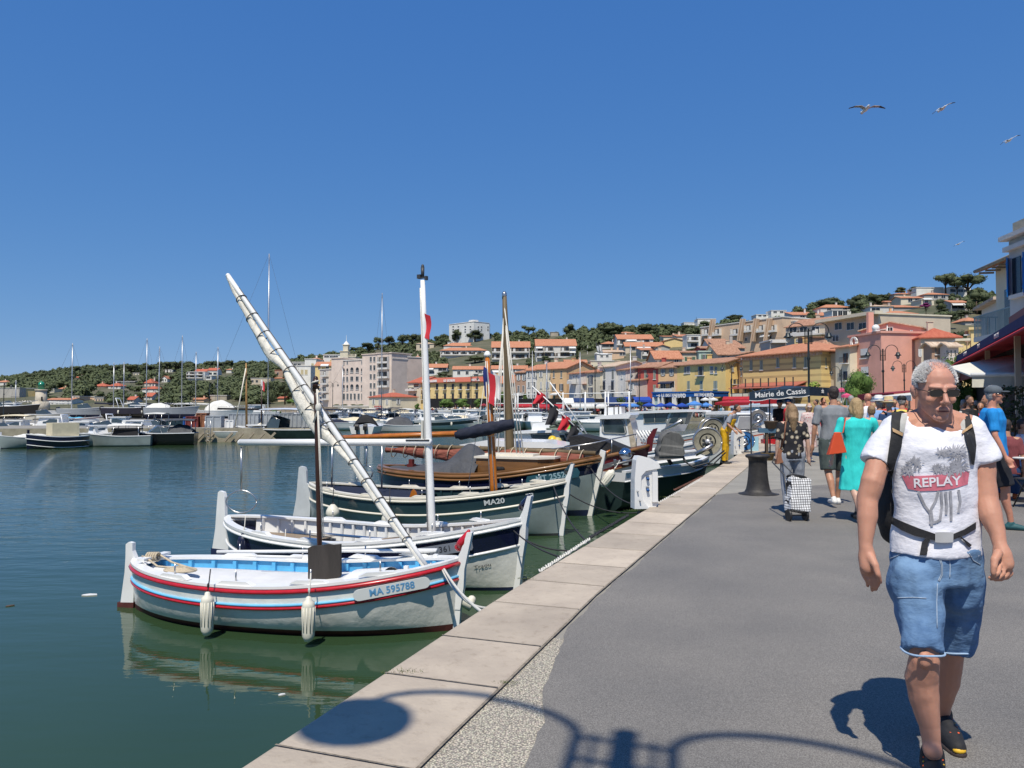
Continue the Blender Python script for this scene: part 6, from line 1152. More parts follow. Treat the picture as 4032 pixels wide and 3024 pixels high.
def crate(px,Y,w,d,hgt,m,lb,nm='crate',ribs_=0,gz=0.,grp=None,cat='crate'):
 p=at(px,1600,Y);t=thing(nm,lb,cat,(p.x,Y,gz),R(2),grp);g=MB();g.box((0,0,hgt/2),(w,d,hgt));
 n=max(2,int(w/.45))
 for k in range(n+1):g.box((-w/2+w*k/n,-d/2-.03,hgt/2),(.08,.08,hgt*.96))
 g.box((0,0,hgt+.03),(w+.08,d+.08,.06));g.build('body',m,t);return t
crate(765,57.5,.85,.8,.75,crm[0],'dark red crate on the pier, left end of the row');crate(800,57.8,.7,.7,1.0,crm[1],'rusty container right of the dark red crate');crate(848,57.2,1.1,.8,.8,crm[2],'grey ribbed bin standing alone on the pier');crate(738,58,.35,.4,.7,crm[3],'small blue bin on the pier');crate(908,56.6,.55,.5,.5,gelw,'white box on the pier before the grey bins');crate(870,58.6,1.6,.7,.5,crm[1],'low rusty rack behind the white box')
for i in range(11):crate(925+i*33,58.6,.62,.8,.95,crm[2],'grey ribbed bin in the long row on the pier','storage_bin',grp='row of grey bins on the pier')
for i in range(9):
 p=at(705+i*42+(30 if i>3 else 0),1600,54.95);o=thing('pier_fender','slanted timber fender bolted to the pier face','pier fender',(p.x,p.y,-.62),R(2),'slanted fenders on the pier face');MB().box((0,-.1,0),(.15,.2,.8),0,0,0,R(42)).build('timber',crm[4],o)
t=thing('ladder','steel ladder down the pier face','ladder',(at(820,1600,54.8).x,54.75,-1.2));g=MB()
for s_ in(-.2,.2):g.tube([(s_,0,-.1),(s_,0,1.7),(s_,.3,1.8)],.02,5)
for k in range(6):g.tube([(-.2,0,.1+.25*k),(.2,0,.1+.25*k)],.015,5)
g.build('rungs',steel,t)
o=mboat('wooden boat with a varnished mast and long white yard at the pier',6,2.1,pl(960,1738),R(12),'g',.8,kind='double',name='sailing_boat',cat='sailing boat');iv=mw(o).inverted();g=MB();Yd=pl(960,1738)[1];g.tube([iv@at(971,1690,Yd),iv@at(969,1430,Yd)],[.09,.05],8);g.build('mast',mat('honey_wood',(.36,.2,.07),.5,.2),o);g=MB();g.tube([iv@at(922,1695,Yd-.3),iv@at(968,1450,Yd-.2)],[.05,.04],8);g.tube([iv@at(980,1692,Yd),iv@at(1028,1668,Yd)],.08,8);g.build('yard',cream,o)
o=thing('flag_pole','brown pole with a small tricolour flag beside the wooden mast','flag pole',at(1029,1690,58));o.location.z=0;MB().tube([(0,0,-.1),(0,0,3.1)],.05,6).build('pole',brownm,o);flag(o,(-.05,-.03,3.6),.5,.7,[fw,fr],droop=.6)
mboat('dark grey green day cruiser with a white hardtop and black fenders at the pier',7.2,2.5,pl(1108,1738),R(172),'d',.95,screen=(.60,.9),top=(.2,.68,1.35,'h'),motors=1,cabin=(.62,.8,.2))
mboat('green hulled boat with a black rolled cover, behind the dark wooden mast',5,2.2,pl(1250,1726),R(95),'g',1.0,cover=(.1,.5,.25,'k'),motors=1)
mboat('inflatable boat with twin black outboards and a black seat back',6.5,2.5,pl(1455,1706),R(88),'w',.75,motors=2,cover=(.2,.32,1.1,'k'),name='inflatable_boat')
mboat('small boat under a pointed grey tarp',4.5,1.9,pl(1572,1700),R(185),'w',.7,cover=(.2,.8,.9,'g'),motors=1);mboat('white cruiser with a long black window band, behind the white mast',8.5,2.8,pl(1715,1692),R(6),'w',1.15,cabin=(.3,.6,.6),band=1,fend=2,screen=(.6,.4),railing=True)
mboat('white wheelhouse boat left of the orange mast',7,2.5,pl(1880,1682),R(170),'w',1.,cabin=(.3,.6,1.0),railing=True);mboat('low white boat with black windows half hidden by the fishing wheelhouse',8,2.7,pl(2320,1698),R(185),'w',1.,cabin=(.2,.7,.6));mboat('white boat with a rolled navy cover in mid harbour',6,2.2,pl(2180,1690),R(20),'w',.9,cover=(.2,.6,.4,'n'))
o=mboat('green white boat on the pontoon behind the rolled navy sail',7,2.5,pl(1965,1690),R(180),'g',1.,cabin=(.35,.6,.7),fend=2)
for i,(x,yw,a,kw)in enumerate(((20,1728,5,dict(screen=(.5,.5))),(120,1716,172,dict(cover=(.1,.8,.4,'w'))),(255,1714,8,dict(cabin=(.3,.6,.7))),(365,1712,176,dict(cover=(.1,.8,.5,'w'))),(480,1712,3,dict(cabin=(.3,.6,.8),arch=True)),(600,1710,178,dict(screen=(.5,.6),top=(.2,.6,1.1,'w'))))):
 mboat(['low white open boat at the far left edge, second row','white covered boat before the lighthouse','white wheelhouse boat before the silver sport boat','white covered boat before the blue covered one','white boat with an arch before the navy sport yacht','white canopied boat before the grey cruiser'][i],4.4,1.7,pl(x,yw),R(a),'w',.75,**kw)
q=random.Random(5);GF='small motor boats moored far across the harbour'
typ=[dict(cabin=(.3,.6,.8)),dict(screen=(.55,.6),motors=1),dict(cover=(.1,.85,.4,'w')),dict(cover=(.1,.85,.45,'n')),dict(cabin=(.4,.7,.5),top=(.1,.5,1.1,'w')),dict(screen=(.5,.6),top=(.2,.6,1.2,'n'),motors=1),dict(cabin=(.25,.6,1.0),railing=True),dict(cover=(.1,.8,.4,'c'))]
tn=['white wheelhouse','open white','white covered','navy covered','white roofed','navy canopied','tall white cabin','cream covered']
done={}
for Yr,n,x0,x1 in((86,14,1180,2300),(103,18,1130,2450),(122,20,1100,2600),(143,18,1120,2300),(163,14,1130,2050),(184,10,1250,1850)):
 for i in range(n):
  px=x0+(x1-x0)*(i+.5+q.uniform(-.3,.3))/n;Y=Yr+q.uniform(-3,3);k=q.randrange(8);mk=(k,q.randrange(2));loc=((px-PX)/F*Y,Y,WZ)
  lm_='pink apartment block' if px<1600 else 'yellow hotel' if px<1900 else 'row of shop houses' if px<2350 else 'bistro parasols'
  lb=tn[k]+' boat moored far out in front of the '+lm_;hd=R(q.choice([0,180,90,270])+q.uniform(-14,14))
  if mk in done:dup(done[mk],loc,hd,lb,GF)
  else:done[mk]=mboat(lb,q.uniform(5.5,8),q.uniform(2.1,2.7),loc[:2],hd,'wwg'[q.randrange(3)],q.uniform(.8,1.1),group=GF,**typ[k])
for i,(x,Y,mt,m_)in enumerate(((1330,120,9,'n'),(2080,130,12,'w'),(2270,112,10.5,'n'),(1985,150,9,'w'),(2150,95,8,'n'),(2490,105,11,'w'))):mboat('moored sloop with a thin mast in front of the '+['pink apartment block','white shuttered grey house','navy shuttered house','yellow hotel end','apricot house','red house'][i],7.5,2.4,((x-PX)/F*Y,Y),R(20*i),'w',1.,mast=mt,sail=m_,name='sailing_boat',cat='sailing boat',cabin=(.35,.6,.3))
for i,(x,Y)in enumerate(((1990,120),(2080,118),(2260,112),(2350,108),(2430,104))):
 t=thing('gantry','white tubular gantry on the pontoon, '+['first','second','third','fourth','fifth'][i]+' from the left','gantry',((x-PX)/F*Y,Y,WZ),R(-8),'white pontoon gantries');g=MB()
 for a in(-1.6,1.6):g.tube([(a,0,-.2),(a,0,4.6)],.09,6)
 g.tube([(-2.6,0,3.0),(2.6,0,3.0)],.06,5);g.tube([(-2.0,0,4.4),(2.0,0,4.4)],.06,5);g.build('posts',white,t)
tag(MB().box((0,0,0),(60,1.6,.3),0,R(-16)).build('pontoon',conc,loc=((1800-PX)/F*112+8,112,WZ+.35)),'long floating pontoon in the middle of the harbour','pontoon')
def wheelhouse(root,pts,w,m,nm='wheelhouse',roof=None,wins=(),y0=0.):
 """pts: side outline [(x,z)...] ; wins: outlines on the near side"""
 g=MB();g.prism(pts,y0-w/2,y0+w/2,0,'y');c=g.build(nm,m,root)
 for wn in wins:
  g=MB();g.prism(wn,y0-w/2-.03,y0-w/2-.006,0,'y');f=g.build('window',glassb,c);cx=sum(a for a,b in wn)/len(wn);cz=sum(b for a,b in wn)/len(wn);n=len(wn);g=MB()
  ou=[(cx+(a-cx)*1.13,cz+(b-cz)*1.13)for a,b in wn];g.tube([(a,y0-w/2-.02,b)for a,b in ou+ou[:1]],.02,5);g.build('window_frame',SH['g'],f)
 if roof:g=MB();g.prism(roof,y0-w/2-.14,y0+w/2+.14,0,'y');g.build('wheelhouse_roof',gelw,root)
 return c
def fb_local(o,px,py):
 r=mw(o).inverted().to_3x3()@ray(px,py);c=mw(o).inverted()@V((0,0,EH));k=(-.75-c.y)/r.y;q=c+r*k;return(q.x,q.z)
def fboat(label,x0,x1,Y0,Y1,hullc,fb=1.1,B=2.5):
 a,b=at(x0,1700,Y0),at(x1,1700,Y1);d=b-a;o=thing('fishing_boat',label,'fishing boat',((a.x+b.x)/2,(a.y+b.y)/2,WZ),math.atan2(d.y,d.x),'fishing boats lying by the quay');L=math.hypot(d.x,d.y)
 h=Hull(L,B,fb,fb*.92,fb*1.35,'transom',rake1=.4,draft=.4);h.shell([('d',0,0),('d',.14,1),('d',.2,0),('d',.5,0),('z',.2,0),('z',.12,2),('z',-.1,2),('z',-.4,2)],30).build('hull',[HC[hullc],mat('orange_line',(.5,.12,.06),.5,.2),HC['d']],o)
 g=MB();board(h,.14,.06,0,g);h.deck(-.3,0,.02,.97,.08,crown=0,mb=g);g.build('gunwale',gelw,o);return o,h,L
o,h,L=fboat('fishing boat with slanted windows, black and red marker flags and yellow floats',1930,2420,27.5,26.,'w');T=lambda*ps:[fb_local(o,*p)for p in ps]
wheelhouse(o,T((2040,1800),(2038,1706),(2190,1700),(2245,1702),(2290,1800)),1.6,gelw,wins=[T((2098,1712),(2168,1712),(2180,1775),(2118,1775))],roof=T((2025,1708),(2025,1698),(2250,1690),(2255,1700)))
g=MB();w_=T((2205,1712),(2222,1712),(2252,1778),(2230,1778));g.prism(w_,-.84,-.806,0,'y');w2=T((2225,1706),(2240,1706),(2272,1775),(2258,1775));g.prism(w2,-.84,-.806,0,'y');g.build('side_window',glassb,o)
g=MB();a=T((2080,1698),(2085,1668),(2150,1662),(2160,1696));g.prism(a,-.4,.4,0,'y');g.build('life_raft',gelw,o)
g=MB();q=random.Random(4);c=T((2200,1680))[0]
for k in range(14):g.tube([(c[0]+q.uniform(-.6,.6),q.uniform(-.5,.3),c[1]+q.uniform(-.15,.2))for _ in range(6)],.03,5)
g.build('net_pile',mat('net_green',(.16,.2,.16),.9,.6,9),o);g=MB();g.ell((T((2228,1690))[0][0],-.6,T((2228,1690))[0][1]),(.26,.2,.14));g.build('green_net_bag',mat('lime_net',(.10,.45,.05),.7,.4,20),o)
for nm,a,b,c_,fl,lab in(('marker_flag',(2345,1745),(2095,1520),25.3,1,'slanting pole with black and red marker flags on the fishing boat'),('marker_flag',(2330,1735),(2165,1505),25.6,0,'bare white pole leaning above the fishing boat roof')):
 p0,p1=at(a[0]-10*fl,a[1],c_),at(*b,c_);t=thing(nm,lab,'marker flag',p0);dd=p1-p0;MB().tube([(0,0,0),dd],.022,5).build('pole',white,t)
 if fl:
  for k,(s_,m_,l_)in enumerate(((.93,fr,.45),(.72,mat('flag_black',(.03,.03,.035),.8,.2),.75),(.52,fr,.55),(.38,MC['flag_black'],.6))):c=dd*s_;g=MB();g.grid(lambda u,v:c+V((.0+.30*u+.05*sin(4*v)-.1*v,.06*sin(7*u+3*v),-l_*v-.16*u*(1-v)))if 1 else c,5,6,0);g.build('flag',m_,t)
ylw=mat('float_yellow',(.75,.50,.02),.35,.1,coat=.3)
for k,(x,y)in enumerate(((2447,1728),(2474,1742))):
 x=x-0;pc=at(1900+1350*.4069-(0 if k else 60)*0-375+0*k,y,24)if 0 else at(2175 if k==0 else 2195,1740 if k==0 else 1746,24.5);t=thing('float',['bright yellow float ball hanging at the foot of the marker flags','pale yellow float ball hanging behind the brighter one'][k],'float',pc,0,'yellow floats');MB().lathe([(.01,-.19),(.10,-.16),(.16,-.06),(.16,.06),(.10,.17),(.03,.2)],14).build('body',ylw if k==0 else mat('float_pale',(.55,.45,.16),.5,.1),t)
o,h,L=fboat('fishing boat with a square white wheelhouse, life raft and rounded window',2290,2760,26.5,25.3,'w');T=lambda*ps:[fb_local(o,*p)for p in ps]
wheelhouse(o,T((2362,1790),(2365,1648),(2475,1645),(2500,1765),(2510,1800)),1.7,gelw,wins=[T((2380,1657),(2385,1652),(2448,1652),(2455,1660),(2463,1698),(2457,1704),(2385,1702),(2379,1696))],roof=T((2345,1650),(2350,1641),(2400,1634),(2482,1626),(2488,1634),(2478,1648)))
g=MB();a=T((2372,1636),(2374,1605),(2440,1602),(2442,1634));g.prism(a,-.45,.35,0,'y');
g.build('life_raft',gelw,o);g=MB()
for x in(2385,2412,2430):a=T((x,1637),(x,1602));g.tube([(a[0][0],-.47,a[0][1]),(a[1][0],-.47,a[1][1]+.01),(a[1][0],.37,a[1][1]+.01)],.018,5)
g.build('straps',darkg,o);g=MB();a=T((2470,1652),(2482,1650),(2515,1780),(2490,1790));g.prism(a,-.88,-.86,0,'y');g.build('wood_panel',mat('raw_plywood',(.42,.36,.27),.8,.3,6),o)
for k in range(5):g=MB();a=T((2505+k*12,1695),(2535+k*12,1745));g.tube([(a[0][0],-.7,a[0][1]),(a[1][0],-.7,a[1][1])],.03,5);g.build('slat',white,o)
g=MB();q=T((2300,1760),(2430,1762),(2570,1778));g.tube([(x,-1.0,zz)for x,zz in q],.022,5)
for x in(2320,2390,2500):a=T((x,1762),(x,1810));g.tube([(a[0][0],-1.,a[0][1]),(a[1][0],-1.,a[1][1])],.018,5)
g.build('hand_rail',steel,o)
o,h,L=fboat('white fishing boat with slanted grey windscreen and steel boom',2480,2830,36,33.,'w',1.2);T=lambda*ps:[fb_local(o,*p)for p in ps]
wheelhouse(o,T((2485,1690),(2490,1625),(2660,1622),(2635,1668),(2620,1700)),1.9,gelw,wins=[T((2548,1630),(2587,1629),(2587,1662),(2548,1664)),T((2591,1629),(2640,1626),(2630,1660),(2591,1662))],roof=T((2480,1630),(2482,1622),(2660,1612),(2720,1616),(2722,1622)))
g=MB();a=T((2655,1625),(2720,1622),(2705,1670),(2632,1668));g.prism(a,-.97,-.6,0,'y');c=g.build('grey_windscreen_surround',SH['g'],o);g=MB();g.prism(T((2665,1630),(2690,1629),(2672,1662),(2645,1663)),-.99,-.974,0,'y');g.build('windscreen',glassb,c)
g=MB();a=T((2620,1700),(2700,1655));g.tube([(a[0][0],-1.05,a[0][1]),(a[1][0],-1.05,a[1][1])],.08,6);g.build('boom',steel,o)
o,h,L=fboat('white cabin fishing boat behind the man in yellow waders',2740,2980,36,33,'w',1.15);T=lambda*ps:[fb_local(o,*p)for p in ps]
wheelhouse(o,T((2785,1700),(2790,1630),(2905,1625),(2925,1640),(2915,1690)),1.9,gelw,wins=[T((2815,1645),(2860,1644),(2865,1675),(2818,1676)),T((2872,1645),(2895,1645),(2888,1675),(2872,1676))],roof=T((2778,1632),(2790,1622),(2850,1618),(2920,1626),(2925,1632)))
o,h,L=fboat('white fishing boat with net hauler and pale blue poster on its wheelhouse',2890,3120,39,35.5,'d',1.15);T=lambda*ps:[fb_local(o,*p)for p in ps]
wheelhouse(o,T((2915,1690),(2935,1608),(3062,1602),(3066,1690)),2.,gelw,wins=[T((2940,1618),(2962,1614),(2970,1648),(2934,1650)),T((3010,1608),(3035,1606),(3036,1655),(3010,1655))],roof=T((2895,1606),(2900,1598),(3066,1590),(3068,1600)))
g=MB();g.prism(T((2968,1590),(3010,1588),(3011,1650),(2968,1650)),-1.05,-1.02,0,'y');g.build('poster',mat('poster_blue',(.45,.62,.68),.6,.1),o)
def reel(label,p,r,w,rz,drum,rim,land=0,name='net_reel',dark=True):
 t=thing(name,label,'net reel',p,rz,'net reels');g=MB();
 for y in(-w/2,w/2):g.tube([(r*cos(a),y,r*sin(a))for a in[2*PI*k/28 for k in range(29)]],r*.045,6)
 g.build('rim',rim,t)
 g=MB(Matrix.Rotation(PI/2,4,'X'));g.lathe([(r*.2,w/2-.02),(r*.5,w/2-.03),(r*.52,w/2-.12),(r*.58,w/2-.12),(r*.6,w/2-.02),(r*.97,w/2+.0),(r*.97,w/2-.02),(r*.62,w/2-.04),(r*.62,-w/2+.04),(r*.97,-w/2+.02),(r*.97,-w/2),(r*.2,-w/2)],32,sm=False);g.build('drum',drum,t)
 g=MB(Matrix.Rotation(PI/2,4,'X'));g.lathe([(.01,w/2+.10),(r*.16,w/2+.09),(r*.2,w/2+.02),(r*.2,w/2-.2)],14);g.build('hub',mat('hub_metal',(.6,.6,.6),.35,.2,metal=.5),t)
 g=MB()
 for k in range(7):a=2*PI*k/7;g.box((r*.29*cos(a),-w/2+.012,r*.29*sin(a)),(r*.22,.03,.035),0,0,0,-a)
 g.build('spoke',darkg,t);g=MB();g.tube([(0,w/2,0),(0,w/2+.1,-r*1.1)],.05,6);g.tube([(0,-w/2,0),(.3*r,-w/2-.15,-.25*r),(-.9*r,-w/2-.2,-.9*r)],.06,6);g.build('stand',steel,t);return t
drm=mat('galvanised_drum',(.30,.28,.21),.65,.3,4)
reel('large galvanised net reel standing on the dark green fishing boat',at(2785,1738,20.8),.37,.28,R(-10),drm,steel)
reel('blue net reel beside the man in yellow waders',at(2930,1735,26),.33,.3,R(-15),canv['b'],steel);reel('small net hauler wheel in front of the blue poster',at(2985,1645,33),.34,.2,R(-10),steel,steel);reel('wire net wheel behind the large galvanised reel',at(2800,1695,27),.42,.3,R(10),drm,steel);reel('pale hauler wheel next to the third pedestal',at(3065,1665,30),.26,.2,R(30),gelw,steel)
t=thing('covered_winch','round winch under a draped grey cloth on the dark green fishing boat','winch',(at(2640,1750,19.8).x,19.8,at(2640,1812,19.8).z));
def cw(u,v):
 a=PI*u;R_=.33;hgt=.80;x=-R_*cos(a)*(1.0+.22*(1-v)*0);zz=hgt-R_+R_*sin(a);k=(2*v-1);
 return V((x,k*.24,zz))
g=MB();n=40;vs=[];
prof=[]
for i in range(n+1):
 u=i/n
 if u<.28:w_=u/.28;prof.append((-.40+.08*w_+.02*sin(30*u),.02+.42*w_))
 elif u>.72:w_=(u-.72)/.28;prof.append((.30+.02*sin(30*u),.44-.36*w_))
 else:a=PI*(1-(u-.28)/.44);prof.append((.31*cos(a),.44+.31*sin(a)))
for i,(x,zz)in enumerate(prof):
 for j,y in enumerate((-.26,-.22,0,.2,.24)):vs.append((x*(1-.06*(j in(0,4))),y+.02*sin(i*1.3),zz-.015*(j in(0,4))))
fs=[(i*5+j,i*5+j+1,i*5+6+j,i*5+5+j)for i in range(n)for j in range(4)];g.add(vs,fs,0,True)
f0=[i*5 for i in range(n+1)];f1=[i*5+4 for i in range(n+1)];g.add(vs,[tuple(f0),tuple(f1)[::-1]],0,False)
g.build('cloth',mat('grey_cloth',(.14,.14,.135),.95,.15,5,bump=.35,bsc=7,stretch=(2,1,.3),spec=.1),t);g=MB();g.tube([(.25,-.1,.3),(.3,-.2,.0),(.5,-.3,-.15),(.9,-.3,-.05),(1.35,-.1,.25)],.02,6);g.tube([(.25,0,.25),(.36,-.2,-.05),(.6,-.25,-.18),(1.0,-.3,-.1),(1.38,-.1,.2)],.02,6);g.tube([(-.1,0,.1),(0,-.1,-.1)],.05,6);g.build('hoses',black,t)
iron=mat('cast_iron',(.045,.042,.04),.55,.3,9,bump=.5,bsc=60,metal=.3);lampm=mat('lamp_dark_green',(.022,.03,.032),.4,.15,metal=.2);lglass=mat('lamp_glass',(.45,.42,.36),.2,.1)
p=G(2985,1947);t=thing('bollard','big dark cast iron mooring bollard on the quay','bollard',p);k=1.
MB().lathe([(.30,0),(.31,.012),(.28,.03),(.235,.045),(.205,.10),(.185,.2),(.17,.32),(.16,.46),(.158,.60),(.17,.64),(.205,.655),(.215,.675),(.212,.695),(.18,.71),(.02,.715)],36).build('body',iron,t)
g=MB();q=random.Random(2);n=30;g.prism([((.31+.04*q.random())*cos(2*PI*i/n)*1.05,(.31+.04*q.random())*sin(2*PI*i/n))for i in range(n)],.009,.016);g.build('base_plate',iron,t)
def pedestal(px,py,s,lb,rz=0,ov=.0):
 p=G(px,py);t=thing('service_pedestal',lb,'service pedestal',p,rz,'white harbour service pedestals');g=MB(Matrix.Scale(s,4))
 out=[(-.20,0),(-.19,.45),(-.165,.72),(-.14,.80),(-.08,.80),(.06,.765),(.17,.70),(.205,.655),(.20,.61),(.165,.595),(.05,.56),(.165,.555),(.19,.53),(.195,.06),(.16,.0)]
 g.prism([(-.20,0),(-.195,.45),(-.17,.74),(-.14,.80),(-.07,.80),(.06,.765),(.165,.705),(.205,.655),(.20,.615),(.12,.60),(-.02,.575),(-.09,.5),(-.10,.3),(-.06,.12),(.02,.02),(.12,0)],-.11,.10,0,'y');g.prism([(-.15,.02),(.15,.02),(.185,.07),(.17,.60),(-.15,.60)],-.07,.09,0,'y')
 b=g.build('body',mat('pedestal_white',(.76,.76,.75),.35,.04,coat=.2),t);g=MB(Matrix.Scale(s,4));g.bb(.085,.17,-.105,-.071,.10,.56);g.build('door',MC['pedestal_white'],b)
 for zz in(.28,.45):g=MB(Matrix.Scale(s,4));g.bb(-.01,.04,-.085,-.069,zz+.03,zz+.055,1);g.tube([(.015,-.07,zz+.01),(.015,-.12,zz)],.022,10);g.build('socket',[mat('socket_blue',(.01,.09,.3),.4),steel],b)
 for x,zz in((-.155,.27),(-.12,.13)):g=MB(Matrix.Scale(s,4));g.tube([(x,-.105,zz),(x,-.15,zz)],.011,8);g.build('tap',steel,b)
 MB(Matrix.Scale(s,4)).bb(-.10,.12,-.05,.08,-.14,-.002).build('foot',darkg,t)
pedestal(2540,2000,1.0,'large white service pedestal with two blue sockets, nearest on the quay edge',R(8));pedestal(2905,1789,1.0,'middle white service pedestal beside the man in yellow waders',R(12));pedestal(3000,1741,1.05,'farthest white service pedestal left of the blue table',R(12))
for k,(a,b,m_,lb)in enumerate((((2135,2260),(2330,2130),ropew,'greyish frayed rope and chain on the quay edge beside the blue horned bow'),((2600,1985),(2760,1895),ropew,'greyish frayed rope on the edge right of the large pedestal'),((2660,1935),(2770,1880),mat('rust_chain',(.12,.05,.03),.8,.3),'rusty coil spring on the quay edge before the green fishing boat'),((2330,2125),(2480,2035),roped,'dark chain along the wall below the large pedestal'))):
 A,B_=G(*a,.0),G(*b,.0);d=(B_-A);n=90;g=MB();g.tube([A+d*(i/n)+V((-.03+.012*cos(i*1.9),.012*sin(i*2.3),.02+.014*sin(i*1.9)))for i in range(n+1)],.011 if k!=2 else.014,5);tag(g.build('mooring_chain',m_),lb,'chain','chains and ropes along the quay lip')
def lamp(label,loc,rz,s=1.,double=True,H=4.9,group='double armed street lamps'):
 t=thing('street_lamp',label,'street lamp',loc,rz,group);t.scale=(s,s,s);g=MB();g.lathe([(.12,-.05),(.12,.25),(.075,.3),(.07,1.1),(.085,1.15),(.055,1.2),(.05,H-1.2),(.09,H-1.1),(.05,H-1.0),(.045,H+.28),(.05,H+.3),(.01,H+.34)],12);g.build('post',lampm,t)
 for q in((-1,1)if double else(1,)):
  g=MB();x1=q*.16;xc=q*.55;r=.39
  g.tube([(x1,0,H-.42),(x1,0,H+.15)]+[(xc-q*r*cos(a),0,H+.18+r*sin(a))for a in[PI*k/12 for k in range(13)]]+[(q*.94,0,H+.05)],.022,7)
  for zz in(H-.4,H-.1,H+.18):g.tube([(0,0,zz),(x1,0,zz)],.016,6)
  g.tube([(q*.1,0,H-.4),(q*.1,0,H+.25)],.012,5);a_=g.build('arm',lampm,t);g=MB();g.lathe([(.03,.12),(.10,.10),(.11,.0),(.20,-.08),(.205,-.11),(.12,-.12),(.11,-.14)],18,0,(q*.94,0,H-.0));l_=g.build('lantern',lampm,t);g=MB();g.lathe([(.11,-.14),(.10,-.22),(.07,-.30),(.02,-.345),(.003,-.35)],14,0,(q*.94,0,H));g.build('bowl',lglass,l_)
 return t
lamp('double armed street lamp standing beside the camera position, casting the round shadow',(-.32,-.34,0),R(-20),1.4)
lamp('nearest street lamp in view, above the navy market tent',(at(3186,1600,36).x,36,0),R(-3),1.0);lamp('middle street lamp, in front of the salmon house',(at(3479,1600,49).x,49,0),R(-3),1.0);lamp('far street lamp right of the middle one, half behind the man',(at(3562,1600,66).x,66,0),R(-3),1.0);lamp('single armed lamp left of the leafy shrub tree',(at(3314,1600,70).x,70,0),R(180),.95,False)
for i,(k,x,Y,tw,lb)in enumerate(((4,1875,128,False,'single armed lamp before the navy shuttered house'),(4,330,185,False,'single armed lamp between the hotel trees'),(5,530,125,True,'double lamp in front of the small pink balcony house'),(5,1680,112,True,'double lamp at the corner of the large yellow house'),(3,505,225,True,'double lamp before the pink apartment block'),(2,708,80,False,'lamp with a lantern head behind the pier crates'),(1,45,70,False,'old lantern lamp at the far left'))):lamp(lb,(at(z(k,x,0)[0],1600,Y).x,Y,0),0,[1.55,1.7,1.35,1.45,1.6,.75,.7][i],tw,group='street lamps on the far quay')
tn=mat('tent_navy',(.012,.03,.055),.7,.1,bump=.2,bsc=5);A,B_=at(2950,1560,23.6),at(3188,1538,22.8);d=B_-A;L=math.hypot(d.x,d.y);t=thing('market_tent','navy pop-up tent with a white lettered valance','market tent',(A.x,A.y,0),math.atan2(d.y,d.x));sl=d.z/L;z0=A.z
g=MB();n=40
for i in range(n):
 x0,x1=L*i/n,L*(i+1)/n;f_=lambda x:z0+sl*x-.14-.035*abs(sin(x*5.2));tp=lambda x:z0+sl*x+.12
 g.add([(x0,-.01,f_(x0)),(x1,-.01,f_(x1)),(x1,-.01,tp(x1)),(x0,-.01,tp(x0)),(x0,.01,f_(x0)),(x1,.01,f_(x1)),(x1,.01,tp(x1)),(x0,.01,tp(x0))],[(0,1,2,3),(7,6,5,4),(0,4,5,1)],0);g.add([(x0,-.015,f_(x0)),(x1,-.015,f_(x1)),(x1,-.015,f_(x1)+.018),(x0,-.015,f_(x0)+.018)],[(0,1,2,3)],1)
g.add([(L,0,z0+sl*L-.15),(L+.5,2.6,z0+sl*L-.15),(L+.5,2.6,z0+sl*L+.12),(L,0,z0+sl*L+.12)],[(0,1,2,3)],0);v_=g.build('valance',[tn,white],t)
text_obj('Mairie de Cassis',.225,white,v_,Matrix.Translation((L*.52,-.02,z0+sl*L*.52+.0))@Matrix.Rotation(PI/2,4,'X')@Matrix.Rotation(math.atan(sl),4,'Z'),'lettering',.002,1.0,bold=.003)
text_obj('sis',.2,white,v_,Matrix.Translation((L+.25,1.2,z0+sl*L))@Matrix.Rotation(R(79),4,'Z')@Matrix.Rotation(PI/2,4,'X'),'lettering',.012,1.0)
g=MB();c=(L/2,1.3,z0+.34);cs=[(0,0,z0+.12),(L,0,z0+sl*L+.12),(L+.5,2.6,z0+sl*L+.12),(.2,2.6,z0+.12)]
g.add(cs+[c],[(0,1,4),(1,2,4),(2,3,4),(3,0,4)],0);g.build('roof',tn,t)
for x,y in((.04,.04),(L-.04,.04),(L+.45,2.55),(.2,2.55)):MB().box((x,y,z0/2),(.04,.04,z0)).build('leg',darkg,t)
g=MB()
for k in range(4):g.tube([(L*k/4,.03,z0-.05+.3*(k%2)),(L*(k+1)/4,.03,z0+.25-.3*(k%2))],.012,5);g.tube([(L*k/4,.03,z0+.25-.3*(k%2)),(L*(k+1)/4,.03,z0-.05+.3*(k%2))],.012,5)
g.build('scissor_frame',darkg,t)
p=G(3040,1812);t=thing('stall_table','blue topped wooden table on dark legs behind the woman with the trolley','table',p,R(-14));g=MB();g.box((.1,0,.86),(.95,.55,.12));g.build('table_top',mat('table_blue',(.06,.13,.20),.5,.15),t);wdm=mat('table_wood',(.10,.07,.045),.7,.3)
for x,y in((-.15,-.22),(.15,-.22),(.5,-.22),(-.15,.2),(.5,.2)):MB().box((x,y,.4),(.07,.06,.8)).build('leg',wdm,t)
for k,(x,zz,m_,lb)in enumerate(((3035,.92,wdm,'dark wicker basket standing on the blue stall table'),(3025,.0,mat('basket',(.14,.10,.05),.9,.3),'brown basket under the blue stall table'))):q=at(x,1600,22.2);tt=thing('basket',lb,'basket',(q.x,22.2+.1*k,zz),0);MB().lathe([(.15,0),(.2,.2),(.21,.22),(.18,.2),(.13,.02)],14).build('body',m_,tt)
for k,(x,m_)in enumerate(((3060,'red'),)):q=G(3030,1748);tt=thing('fish_crate','red plastic fish crate at the quay edge behind the table','crate',q);g=MB();g.bb(-.3,.3,-.2,.2,0,.03);[g.bb(*b)for b in((-.3,.3,-.2,-.17,.03,.2),(-.3,.3,.17,.2,.03,.2),(-.3,-.27,-.17,.17,.03,.2),(.27,.3,-.17,.17,.03,.2))];g.build('body',red,tt)
